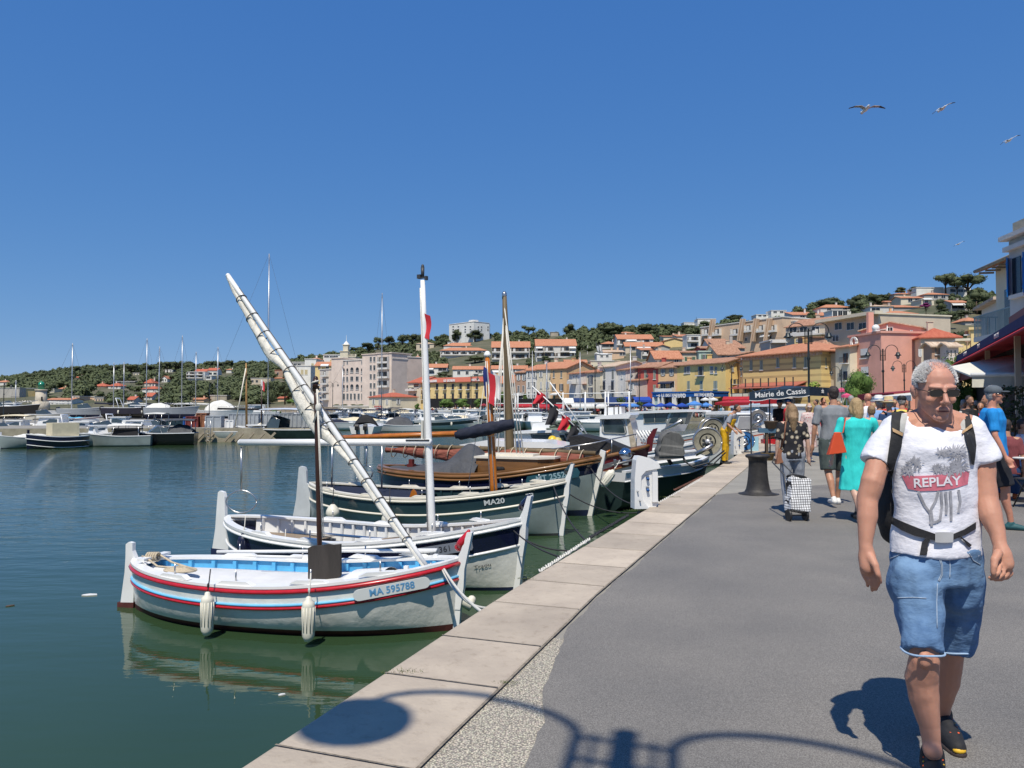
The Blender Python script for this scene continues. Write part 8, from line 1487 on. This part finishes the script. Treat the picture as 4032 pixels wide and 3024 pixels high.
shw=mat('shoe_white',(.66,.65,.62),.6,.1);shk=mat('shoe_black',(.02,.02,.022),.7,.1);sho=mat('shoe_orange',(.7,.12,.02),.6)
pw,aw=person('woman in black shell print blouse with long blonde hair, pulling a checked trolley',gp(3118,11.3),R(172),1.60,.05,c_black,c_gr2,shk,hbr,skp,'shirt','long','long',arms=(-.1,.0),vox=.012,girth=1.05)
person('man from behind in grey polo shirt and dark green shorts',gp(3283,12.1),R(178),1.88,.16,c_grey,c_dgn,shw,hdk,skt,vox=.013,girth=1.22)
pt,at_=person('blonde woman from behind in a turquoise linen dress',gp(3372,10.5),R(182),1.68,.22,c_teal,None,shk,hb,skp,'dress','none','bob',vox=.012,girth=1.22,spread=.03)
person('woman in white sunglasses and pink floral dress walking towards the camera',gp(3185,21.5),R(-6),1.66,.15,c_flor,None,shw,hb,skp,'dress','none','bob',vox=.016,girth=1.0,glasses=mat('frame_white',(.6,.6,.6),.4))
person('sunburnt man in a red shirt behind the grey polo man',gp(3240,24),R(0),1.85,.12,c_red,c_gr2,sho,None,skr,hs='bald',vox=.018,girth=1.15)
person('man in a white T-shirt with a bald head, seen from behind',gp(3420,17),R(180),1.86,.12,c_wht,c_dgn,shw,None,skr,hs='bald',vox=.017,girth=1.15)
person('man in light blue shirt and blue banded white hat',gp(3462,16),R(175),1.76,.1,c_lb,c_gr2,shw,hg,skt,vox=.017,hat=('brim',SH['w'],canv['b']),girth=1.1);person('person in a straw hat with a navy top and black backpack',gp(3502,14.8),R(180),1.72,.1,c_nv,c_gr2,shw,hg,skt,vox=.016,hat=('brim',mat('straw',(.55,.42,.22),.8,.2,30),mat('straw_band',(.6,.35,.25),.8)),bag=canv['k'])
person('man in black cap and yellow shirt',gp(3551,15.2),R(150),1.78,.1,c_yl,c_dgn,shk,hg,skr,vox=.016,hat=('cap',canv['k'],canv['k']),bag=canv['k'],girth=1.1);person('grey haired person in pale top beyond the polo man',gp(3352,20.5),R(180),1.85,.1,c_wht,c_gr2,shw,hg,skt,vox=.018)
person('person in a taupe sleeveless top half hidden behind the turquoise dress',gp(3432,13.4),R(175),1.58,.1,cloth('taupe',(.30,.26,.23)),c_gr2,shw,hbr,skp,vox=.016)
person('stallholder in black T-shirt and cap behind the blue table',gp(3068,24),R(20),1.78,.0,c_blk,c_dgn,shk,hdk,skt,arms=(.5,.5),vox=.018,hat=('cap',c_nv,c_nv));person('man in a maroon T-shirt and dark cap beside the stallholder',gp(3100,23.2),R(60),1.80,.0,c_red,c_dgn,shk,hdk,skt,arms=(.3,.3),vox=.018,hat=('cap',c_nv,c_nv))
pb_,ab_=person('man in shiny bright blue T-shirt and grey cap looking to the right',gp(3905,9.9),R(62),1.83,.16,c_blu,c_blk,mat('shoe_teal',(.02,.09,.10),.6),hg,skr,vox=.012,hat=('cap',cloth('cap_grey',(.10,.12,.14)),cloth('cap_grey',(.10,.12,.14))),girth=1.28,glasses=EYED,arms=(.3,.1))
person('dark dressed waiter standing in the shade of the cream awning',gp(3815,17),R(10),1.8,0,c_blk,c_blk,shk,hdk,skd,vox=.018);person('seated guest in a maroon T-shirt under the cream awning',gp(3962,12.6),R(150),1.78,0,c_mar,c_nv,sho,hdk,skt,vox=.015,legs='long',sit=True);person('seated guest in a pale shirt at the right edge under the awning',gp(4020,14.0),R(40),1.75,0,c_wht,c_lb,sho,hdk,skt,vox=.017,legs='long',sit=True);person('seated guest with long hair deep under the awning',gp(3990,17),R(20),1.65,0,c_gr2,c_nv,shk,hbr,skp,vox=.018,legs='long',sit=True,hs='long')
wd_y=mat('wader_yellow',(.62,.36,.01),.45,.15,4,bump=.7,bsc=10);p=G(2868,1828);pf_,af_=person('fisherman in yellow bib waders bending at the quay edge',(p.x-.1,p.y,0),R(60),1.70,.0,c_gr2,wd_y,shk,hdk,skt,legs='long',vox=.014,lean=.5,arms=(.7,.7),elb=(.3,.3))
b=MB();b.tube([(0,-.06,.9),(0,-.16,1.08),(0,-.25,1.24)],[.17,.155,.12],14,flat=.7);[b.tube([(s*.08,-.26,1.22),(s*.11,-.20,1.38),(s*.10,-.12,1.30)],.018,6)for s in(-1,1)];organic(b,.014,wd_y,'bib',pf_,2)
q=random.Random(21);pro=[]
for i,(tp,hr,ct,hh_)in enumerate(((c_lb,hdk,'tshirt','short'),(c_mar,hbr,'dress','long'),(c_wht,hg,'tshirt','short'),(c_blk,hb,'tshirt','bob'),(c_red,hdk,'tshirt','short'))):pro.append(person('distant walker in '+['a light blue top','a maroon dress','a white top','a black top','a red top'][i]+' on the crowded quay',gp(3250+60*i,30+2*i),R(180*(i%2)),1.72,.12,tp,c_dgn,shk,hr,skt,ct,'shorts',hh_,vox=.028,hands=False,group='walkers on the crowded quay')[0])
for i in range(52):px=q.uniform(3205,3610)if i<40 else q.uniform(3780,3990);Y=q.uniform(18 if px>3330 else 28,50)if i<40 else q.uniform(14,26);o=pro[i%5];dup(o,gp(px,Y),R(q.uniform(0,360)),scale=q.uniform(.93,1.07))
def at_local(t,v):return mw(t)@V(v)
h_=mw(pw)@aw[1][2];hx=G(3148,2050);t=thing('shopping_trolley','black and white checked shopping trolley on small wheels','trolley',(at(3138,1600,10.45).x,10.45,0),R(8));chk=bpy.data.materials.new('check_cloth');chk.use_nodes=True;N,L_,bs=tex(chk);bs.inputs['Roughness'].default_value=.8
tc=N.new('ShaderNodeTexCoord');br=N.new('ShaderNodeTexBrick');br.offset=0;br.inputs['Scale'].default_value=24;br.inputs['Mortar Size'].default_value=.09;br.inputs['Brick Width'].default_value=.8;br.inputs['Row Height'].default_value=.8;br.inputs['Color1'].default_value=br.inputs['Color2'].default_value=(.7,.7,.7,1);br.inputs['Mortar'].default_value=(.012,.012,.015,1);mp=N.new('ShaderNodeMapping');mp.inputs['Rotation'].default_value=(R(90),0,0);L_.new(tc.outputs['Object'],mp.inputs[0]);L_.new(mp.outputs[0],br.inputs[0]);L_.new(br.outputs[0],bs.inputs[0])
g=MB(Matrix.Rotation(R(-14),4,'X')@Matrix.Rotation(R(9),4,'Y'));g.box((0,.02,.36),(.29,.20,.44));g.box((-.0,.02,.58),(.27,.18,.05));organic(g,.011,chk,'bag',t,3,.012,9);g=MB(Matrix.Rotation(R(-14),4,'X')@Matrix.Rotation(R(9),4,'Y'));g.ell((-.02,.02,.61),(.15,.11,.035));g.build('lid',canv['k'],t)
for s in(-.12,.12):MB().add(*(lambda m_:(m_.v,m_.f))(MB(Matrix.Translation((s,.03,.085))@Matrix.Rotation(PI/2,4,'Y')).lathe([(.03,-.012),(.078,-.014),(.085,0),(.078,.014),(.03,.012)],18))).build('wheel',black,t)
g=MB();g.tube([(-.12,.03,.085),(.12,.03,.085)],.01,6);hl=mw(t).inverted()@h_;
for s in(-.07,.07):g.tube([(s,.13,.15),(s-.02,.2,.62),(hl.x+s,hl.y,hl.z-.08),(hl.x+s*.6,hl.y,hl.z-.04)],.010,6)
g.tube([(hl.x-.05,hl.y,hl.z-.04),(hl.x+.05,hl.y,hl.z-.04)],.015,8);g.build('frame',darkg,t)
def bagt(lb,p,r,m,hgt,nm='handbag',top=None):
 t=thing(nm,lb,'handbag',p);g=MB();g.add([V(v)for v in((-r,-.05,0),(r,-.05,.03),(r,.05,.03),(-r,.05,0),(-r*.25,-.02,hgt),(r*.45,-.02,hgt),(r*.45,.02,hgt),(-r*.25,.02,hgt))],[(3,2,1,0),(4,5,6,7),(0,1,5,4),(1,2,6,5),(2,3,7,6),(3,0,4,7)]);organic(g,.008,m,'body',t,3);s=V(top)-V(p);MB().tube([(r*.1,0,hgt-.03),s*.6+V((.0,-.03,0)),s,s+V((.02,.12,-.02))],.013,6,flat=.4).build('strap',m,t)
lo=mat('leather_orange',(.58,.075,.02),.4,.12);lt_=mat('leather_tan',(.25,.11,.06),.5,.2)
bagt('orange leather shoulder bag hanging at the turquoise dress',at(3294,1790,10.32),.12,lo,.30,top=at(3330,1645,10.35));bagt('tan handbag at the hip of the woman with the trolley',at(3070,1828,11.3),.06,lt_,.24,top=at(3095,1660,11.15))
hm0=thing('person','grey haired man in sunglasses, white printed T-shirt and denim shorts walking towards the camera','person',gp(3685,3.35));O=V(hm0.location)
def A_(x,y,Y=3.3):return at(x,y,Y)-O
b=MB();sk=mat('skin_walker',(.50,.25,.17),.55,.06,6,sss=.12,bump=.15,bsc=60,spec=.35);fsk=mat('skin_face',(.54,.27,.195),.5,.07,9,sss=.12,bump=.12,bsc=70,spec=.4)
b.limb([A_(3520,1700,3.36),A_(3462,1800,3.34),A_(3434,1900),A_(3416,1965),A_(3415,2035,3.28),A_(3410,2110,3.26),A_(3408,2158,3.25)],[.056,.049,.047,.044,.042,.031,.027],14);b.limb([A_(3830,1700,3.36),A_(3872,1800,3.34),A_(3876,1900,3.32),A_(3886,1965),A_(3903,2035,3.26),A_(3930,2110,3.22),A_(3938,2155,3.2)],[.056,.048,.046,.045,.044,.031,.026],14)
def fing(base,mid,tip,tip2,r=.0098):b.limb([base,mid,tip,tip2],[r*1.08,r,r*.92,r*.76],9)
b.limb([A_(3409,2150,3.25),A_(3414,2190,3.25),A_(3418,2232,3.24)],[.028,.036,.036],12);b.ell(A_(3414,2215,3.25),(.036,.022,.045))
for k,(x0,x1,x2,x3,dy)in enumerate(((3443,3460,3464,3458,-6),(3426,3444,3452,3449,10),(3408,3424,3434,3434,14),(3392,3403,3415,3418,-4))):fing(A_(x0,2236,3.22+.016*k),A_(x1,2272+dy*.6,3.20+.018*k),A_(x2,2294+dy,3.205+.018*k),A_(x3,2312+dy,3.225+.018*k))
b.limb([A_(3428,2195,3.22),A_(3446,2228,3.19),A_(3456,2262,3.18),A_(3468,2292,3.19)],[.020,.015,.0125,.009],10)
b.limb([A_(3938,2150,3.2),A_(3946,2185,3.19),A_(3955,2218,3.18)],[.028,.038,.036],12)
for k,(x0,x1,x2,x3,dy)in enumerate(((3935,3930,3912,3893,0),(3950,3952,3930,3902,6),(3964,3968,3946,3916,9),(3975,3980,3962,3938,4))):fing(A_(x0,2226,3.15+.014*k),A_(x1,2258+dy*.4,3.13+.016*k),A_(x2,2272+dy,3.13+.016*k),A_(x3,2274+dy*1.2,3.135+.016*k))
b.limb([A_(3930,2178,3.15),A_(3917,2205,3.13),A_(3914,2232,3.12),A_(3911,2258,3.12)],[.019,.016,.0135,.0105],10)
b.limb([A_(3600,2300,3.3),A_(3632,2520,3.22),A_(3640,2592,3.2),A_(3628,2670,3.24),A_(3640,2760,3.24),A_(3660,2860,3.23),A_(3668,2925,3.22),A_(3672,2955,3.2)],[.07,.056,.057,.066,.057,.041,.036,.038],14);b.ell(A_(3642,2598,3.15),(.030,.02,.036))
b.limb([A_(3770,2300,3.38),A_(3745,2540,3.46),A_(3738,2600,3.5),A_(3728,2680,3.56),A_(3712,2760,3.62),A_(3706,2805,3.66)],[.07,.056,.057,.056,.042,.038],14)
b.limb([A_(3560,1680,3.38),A_(3675,1660,3.39),A_(3800,1680,3.38)],[.06,.075,.06],12);b.ell(A_(3675,1760,3.36),(.15,.10,.16));b.ell(A_(3680,2100,3.36),(.13,.09,.2));b.limb([A_(3675,1690,3.37),A_(3682,1610,3.34)],[.075,.068],14)
organic(b,.0055,sk,'body',hm0,3,.002,22)
Hc=A_(3682,1541,3.31);TH=Matrix.Translation(Hc)@Matrix.Rotation(R(-7),4,'Z')@Matrix.Rotation(R(7),4,'X');s=.95
b=MB(TH@Matrix.Scale(s,4));b.ell((0,.012,.045),(.080,.100,.090),0,20);b.ell((0,-.012,.0),(.074,.082,.105),0,20);b.ell((0,-.028,-.055),(.056,.062,.070),0,18);b.ell((0,-.074,-.110),(.027,.022,.022));b.limb([(0,.03,-.06),(0,.05,-.16)],[.058,.058],14)
b.limb([(-.047,-.005,-.068),(-.018,-.066,-.110)],[.017,.015]);b.limb([(.047,-.005,-.068),(.018,-.066,-.110)],[.017,.015])
b.limb([(0,-.088,.020),(0,-.104,-.008),(0,-.120,-.034)],[.010,.011,.0135],10)
for q_ in(-1,1):
 b.ell((q_*.014,-.106,-.040),(.0095,.012,.009));b.ell((q_*.042,-.062,-.030),(.024,.018,.020));b.limb([(q_*.014,-.092,.026),(q_*.052,-.078,.028)],[.011,.009],8);b.ell((q_*.083,.015,-.006),(.009,.022,.034));b.ell((q_*.089,.024,.004),(.010,.015,.024));0
b.limb([(-.026,-.084,-.074),(0,-.094,-.070),(.026,-.084,-.074)],[.006,.0085,.006],8);b.limb([(-.022,-.082,-.086),(0,-.091,-.087),(.022,-.082,-.086)],[.007,.009,.007],8)
hd=organic(b,.0042,fsk,'head',hm0,6,.0010,26);MB(TH@Matrix.Scale(s,4)).limb([(-.024,-.0915,-.0795),(0,-.1,-.0785),(.024,-.0915,-.0795)],[.002,.0032,.002],8).build('mouth',mat('mouth_dark',(.12,.03,.03),.6),hd)
g=MB(TH@Matrix.Scale(s,4));sc=MB();q=random.Random(6);n_h=0
while n_h<11000:
 u=q.uniform(-1,1);w=q.uniform(0,2*PI);kk=math.sqrt(1-u*u);x,y,zz=kk*cos(w),kk*sin(w),u
 front=-y;line=.62 if abs(x)<.45 else.18
 if zz<-.30-.1*y or(front>.64 and zz<.72)or(front>.18 and zz<-.02):continue
 if abs(x)<.45 and front>-.05 and q.random()<.80:continue
 p=V((x*.082,.012+y*.103,.045+zz*.093));d=V((x*.8+q.uniform(-.5,.5),y*.6+q.uniform(-.5,.5),zz*.7+q.uniform(0,.8))).normalized();l=q.uniform(.006,.013);a=d.orthogonal().normalized()*.0015;g.add([p-d*.004-a,p-d*.004+a,p+d*l],[(0,1,2)],q.randrange(2));n_h+=1
g.build('hair',[mat('hair_silver',(.75,.75,.75),.6,.1),mat('hair_steel',(.62,.62,.62),.6,.1)],hd)
g=MB(TH@Matrix.Scale(s,4));gl=mat('sunglass_frame',(.10,.08,.06),.3,.1,metal=.8)
def rr(cx,w,h_,y,n=20):return[(cx+w*(abs(cos(t_))**.55)*(1 if cos(t_)>0 else-1),y+.10*(abs(cx+w*cos(t_))**1.6),.002+h_*(abs(sin(t_))**.55)*(1 if sin(t_)>0 else-1))for t_ in[2*PI*i/n for i in range(n)]]
fr=MB(TH@Matrix.Scale(s,4))
for q_ in(-1,1):P_=rr(q_*.034,.0275,.0150,-.1035);g.add(P_+[(x,y+.003,zz)for x,y,zz in P_],[tuple(range(20)),tuple(range(20,40))[::-1]]+[(i,(i+1)%20,20+(i+1)%20,20+i)for i in range(20)]);fr.tube(P_+P_[:1],.0016,6);fr.tube([(q_*.060,-.098,.008),(q_*.078,-.06,.012),(q_*.088,.01,.010),(q_*.088,.035,-.002)],.0019,6)
fr.tube([(-.009,-.104,.005),(0,-.112,.008),(.009,-.104,.005)],.0016,6);sg=fr.build('sunglasses',gl,hm0);g.build('lenses',EYED,sg)
b=MB();b.tube([A_(3672,1692,3.375),A_(3674,1722,3.365),A_(3673,1780,3.35),A_(3675,1880,3.35),A_(3680,1980,3.35),A_(3684,2080,3.35),A_(3685,2178,3.35)],[.12,.168,.184,.178,.174,.184,.196],28,flat=.66);b.limb([A_(3530,1692,3.37),A_(3592,1678,3.39)],[.066,.056],14);b.limb([A_(3822,1692,3.37),A_(3762,1678,3.39)],[.066,.056],14)
b.tube([A_(3535,1680,3.37),A_(3490,1750,3.35),A_(3450,1826,3.335)],[.068,.069,.066],18);b.tube([A_(3818,1680,3.37),A_(3850,1750,3.35),A_(3880,1822,3.335)],[.068,.069,.065],18)
tsh=mat('tshirt_white',(.74,.74,.80),.8,.03,4,bump=.35,bsc=5,stretch=(1,1,1.6));shirt=organic(b,.0085,tsh,'tshirt',hm0,5,.012,7)
bm_=bmesh.new();bm_.from_mesh(shirt.data);bvh=BVHTree.FromBMesh(bm_)
def onshirt(px,py,lift=.003,default=3.2):
 global bvh
 r=ray(px,py).normalized();h_=bvh.ray_cast(V((0,0,EH))-O,r,6)
 if h_[0]is None:c_,n_,_,_=bvh.find_nearest(at(px,py,3.36)-O);return c_+n_*lift
 return h_[0]-r*lift
def strip(name,L_,R_,m,parent,lift=.012,nu=6,sub=6,th=.006):
 pl_=[];
 for i in range(len(L_)-1):
  for k in range(sub):u=k/sub;pl_.append(((L_[i][0]+(L_[i+1][0]-L_[i][0])*u,L_[i][1]+(L_[i+1][1]-L_[i][1])*u),(R_[i][0]+(R_[i+1][0]-R_[i][0])*u,R_[i][1]+(R_[i+1][1]-R_[i][1])*u)))
 pl_.append((L_[-1],R_[-1]));g=MB();N_=len(pl_)-1
 f=lambda li:(lambda u,v:(lambda a,b_:onshirt(a[0]+(b_[0]-a[0])*u,a[1]+(b_[1]-a[1])*u,li))(*pl_[int(round(v*N_))]))
 g.grid(f(lift),nu,N_,0);g.grid(f(lift-th),nu,N_,0);
 for e in(0,1):g.grid(lambda u,v:(f(lift)(e,v)).lerp(f(lift-th)(e,v),u),1,N_,0)
 return g.build(name,m,parent)
zf=lambda*ps:[z('F',*p)for p in ps];zg=lambda*ps:[z('G',*p)for p in ps]
pk=mat('backpack_black',(.018,.018,.02),.75,.2,bump=.4,bsc=60);pg=mat('strap_grey_mesh',(.42,.42,.40),.8,.1,80);tanl=mat('tan_tag',(.42,.27,.14),.6)
bp=thing('backpack','black hiking backpack worn by the man in the white T-shirt','backpack',hm0.location)
strip('shoulder_strap',zf((772,775),(765,850),(765,980),(745,1120),(720,1300),(735,1400)),zf((880,770),(880,850),(895,1000),(880,1130),(830,1260),(800,1370)),pk,bp,.014);strip('strap_lining',zf((880,770),(865,850),(860,960)),zf((945,775),(930,850),(905,985)),pg,bp,.016);strip('tag',zf((778,925),(785,965)),zf((900,985),(890,1016)),tanl,bp,.020,sub=2)
strip('shoulder_strap',zf((1520,745),(1560,860),(1560,980),(1590,1100),(1625,1210),(1640,1320)),zf((1620,785),(1650,880),(1680,1000),(1695,1120),(1685,1230),(1670,1330)),pk,bp,.014);strip('strap_lining',zf((1440,745),(1490,830),(1530,940)),zf((1525,745),(1570,850),(1575,960)),pg,bp,.016);strip('tag',zf((1535,965),(1540,990)),zf((1645,880),(1652,915)),tanl,bp,.020,sub=2)
strip('hip_belt',zg((752,365),(900,430),(1060,495),(1250,560)),zg((750,440),(880,520),(1020,580),(1250,632)),pk,bp,.012,nu=3);strip('hip_belt',zg((1440,560),(1560,510),(1690,430)),zg((1440,625),(1580,570),(1690,505)),pk,bp,.012,nu=3);strip('buckle',zg((1245,545),(1300,540),(1390,540),(1445,545)),zg((1245,650),(1300,655),(1390,655),(1442,650)),mat('buckle_grey',(.42,.42,.42),.4,.1),bp,.022,nu=3,th=.012)
strip('belt_tail',zg((1160,590),(1100,650),(1085,730),(1075,790)),zg((1190,625),(1165,680),(1165,740),(1150,795)),pk,bp,.016,nu=2);strip('belt_tail',zg((1500,580),(1570,650),(1600,690)),zg((1530,590),(1645,680),(1620,705)),pk,bp,.016,nu=2)
strip('strap_tail',zf((735,1380),(720,1500),(705,1640)),zf((800,1370),(760,1500),(750,1640)),pk,bp,.010,nu=2)
g=MB();g.ell(A_(3690,1880,3.56),(.19,.13,.33),0,16);g.ell(A_(3500,1985,3.47),(.055,.09,.17));g.ell(A_(3520,2090,3.47),(.05,.08,.06));organic(g,.012,pk,'bag',bp,3,.008,9)
gk=mat('print_grey',(.34,.34,.37),.85,.35,22);rk=mat('print_red',(.60,.16,.21),.85,.22,25)
strip('print_band',zf((880,1445),(1060,1450),(1250,1440),(1440,1420),(1620,1395)),zf((950,1590),(1080,1615),(1250,1610),(1440,1590),(1600,1540)),rk,shirt,.0035,nu=8,th=.002)
def decal(txt,c,size,ang,m,sx=1.):
 cu=bpy.data.curves.new('t','FONT');cu.body=txt;cu.size=1;cu.align_x='CENTER';cu.align_y='CENTER';cu.offset=.02;cu.resolution_u=3;o=bpy.data.objects.new('t',cu);me=evalmesh(o)
 bm=bmesh.new();bm.from_mesh(me);bmesh.ops.triangulate(bm,faces=bm.faces);bmesh.ops.subdivide_edges(bm,edges=[e for e in bm.edges if e.calc_length()>.12],cuts=3);bm.to_mesh(me);bm.free()
 for v in me.vertices:x,y=v.co.x*size*sx,v.co.y*size;px=c[0]+x*cos(ang)+y*sin(ang);py=c[1]-y*cos(ang)+x*sin(ang);v.co=onshirt(px,py,.0062)
 me.materials.clear();me.materials.append(m);return link(me,'lettering',shirt)
decal('REPLAY',z('F',1265,1518),50,R(-3.5),mat('print_white',(.72,.70,.74),.85,.1),1.12)
g=MB();q=random.Random(9)
def blade(x0,y0,x1,y1,w):a=(x1-x0,y1-y0);l=math.hypot(*a)or 1;nx,ny=-a[1]/l*w,a[0]/l*w;g.add([onshirt(x0-nx,y0-ny,.0045),onshirt(x0+nx,y0+ny,.0045),onshirt(x1,y1,.0045)],[(0,1,2)],0)
for cx,cy,r_,n in((1030,1310,95,70),(1325,1190,75,55),(950,1400,80,50),(1270,1370,70,50),(1500,1350,110,90),(1480,1200,110,70),(1400,1400,90,50)):
 for i in range(n):a=q.uniform(0,6.3);rr0=q.uniform(.0,.8)*r_;l=q.uniform(.3,.7)*r_;x,y=z('F',cx+rr0*cos(a),cy+rr0*sin(a)*.75);blade(x,y,x+l*.36*cos(a+.3),y+l*.36*sin(a+.3),3.2)
for pts in(((1060,95),(1130,250),(1190,330),(1210,480)),((1280,90),(1250,200),(1200,290),(1215,420)),((1310,100),(1320,250),(1300,400)),((1360,100),(1370,250),(1365,350)),((1410,90),(1420,240),(1420,420)),((1500,80),(1520,200),(1500,330)),((1180,440),(1260,430),(1310,400))):
 pp=zg(*pts)
 for(x0,y0),(x1,y1)in zip(pp,pp[1:]):
  l=math.hypot(x1-x0,y1-y0);nx,ny=-(y1-y0)/l*5,(x1-x0)/l*5;g.grid(lambda u,v:onshirt(x0+(x1-x0)*v+nx*(2*u-1),y0+(y1-y0)*v+ny*(2*u-1),.0045),1,6,0)
g.build('print',gk,shirt)
dn=mat('denim',(.055,.125,.26),.85,.1,5,c2=(.17,.29,.46),thr=(.36,.70),bump=.5,bsc=9,stretch=(.7,1,1.3));b=MB();b.tube([A_(3686,2148,3.36),A_(3686,2200,3.36),A_(3686,2290,3.36)],[.188,.196,.190],26,flat=.68)
b.limb([A_(3602,2270,3.33),A_(3606,2330,3.31)],[.112,.108],16);b.tube([A_(3604,2300,3.32),A_(3616,2400,3.28),A_(3628,2500,3.23),A_(3633,2566,3.2)],[.106,.094,.084,.079],20);b.limb([A_(3775,2270,3.37),A_(3775,2330,3.38)],[.108,.104],16);b.tube([A_(3775,2300,3.38),A_(3768,2400,3.42),A_(3760,2480,3.45),A_(3752,2558,3.47)],[.102,.094,.090,.080],20)
sh_=organic(b,.0085,dn,'shorts',hm0,4,.011,12);sh2=mat('denim_hem',(.30,.42,.58),.85,.2,40)
for(x,y,Y,r_)in((3633,2562,3.2,.0805),(3752,2554,3.47,.0815)):c=A_(x,y,Y);MB().tube([c+V((r_*cos(w),r_*sin(w),.003*sin(3*w)))for w in[2*PI*k/28 for k in range(29)]],.0045,6).build('hem',sh2,sh_)
bm_=bmesh.new();bm_.from_mesh(sh_.data);bvh=BVHTree.FromBMesh(bm_);sh2b=mat('denim_stitch',(.34,.42,.52),.85,.2,60)
g=MB()
for pts in(((748,830),(830,800),(885,760),(905,715)),((1615,770),(1660,850),(1755,905)),((1285,820),(1312,900),(1310,1000),(1270,1085)),((1300,820),(1325,900),(1324,1005),(1284,1090)),((1402,820),(1408,930),(1402,1060)),((830,1255),(1000,1250),(1180,1262)),((1270,1100),(1262,1300),(1268,1640))):
 pp=[zg(p)[0]for p in pts];ln=[]
 for(x0,y0),(x1,y1)in zip(pp,pp[1:]):ln+=[onshirt(x0+(x1-x0)*k/6,y0+(y1-y0)*k/6,.002)for k in range(6)]
 g.tube(ln,.0022,5)
g.build('seam_stitching',sh2b,sh_)
def shoe(a,toe,nm,rot):
 g=MB();a=V(a);d=V(toe)-a;d.z=0;L_=d.length;d.normalize();Z=V((0,0,1));q_=lambda u,h_:a+d*u*L_-Z*(a.z)+Z*h_;g.limb([q_(-.25,.055),q_(.15,.062),q_(.55,.052),q_(.9,.038)],[.044,.048,.048,.036],14);g.limb([q_(-.12,.06),q_(-.05,.115)],[.050,.046],12);g.limb([q_(-.02,.11),q_(.3,.09),q_(.5,.075)],[.03,.033,.03],10)
 o=organic(g,.006,mat('trainer_black',(.018,.018,.02),.75,.2,60,bump=.3,bsc=90),nm,hm0,3);g=MB();g.limb([q_(-.27,.014),q_(.2,.014),q_(.6,.014),q_(.92,.016)],[.040,.046,.050,.036],12);
 for i,v in enumerate(g.v):g.v[i]=(v[0],v[1],max(0.0,min(.026,v[2])))
 g.build('sole',mat('sole_dark',(.05,.035,.03),.7,.3,20),o);g=MB();X=d.cross(Z)
 for k in range(5):
  for s_ in(-1,1):g.ell(q_(.08+.11*k,.100-.009*k)+X*(s_*(.034+.002*k)),(.006,.006,.004),k%2,6)
  g.tube([q_(.08+.11*k,.108-.009*k)+X*.03,q_(.1+.11*k,.126-.011*k),q_(.12+.11*k,.108-.009*k)-X*.03],.0028,5,2)
 g.ell(q_(.99,.034),(.030,.022,.015),1,10);[g.ell(q_(.68,.085)+X*w,(.008,.008,.004),0,6)for w in(-.018,.012)];g.tube([q_(.05,.12),q_(.0,.165),q_(-.02,.19)],.003,5,2);g.build('laces',[mat('trim_orange',(.72,.10,.02),.5),mat('trim_yellow',(.75,.45,.03),.5),black],o)
shoe(A_(3672,2945,3.25),A_(3692,3080,3.06),'shoe',0);shoe(A_(3712,2812,3.66),A_(3778,2952,3.46),'shoe',0)
bpy.data.scenes.remove(TMP)
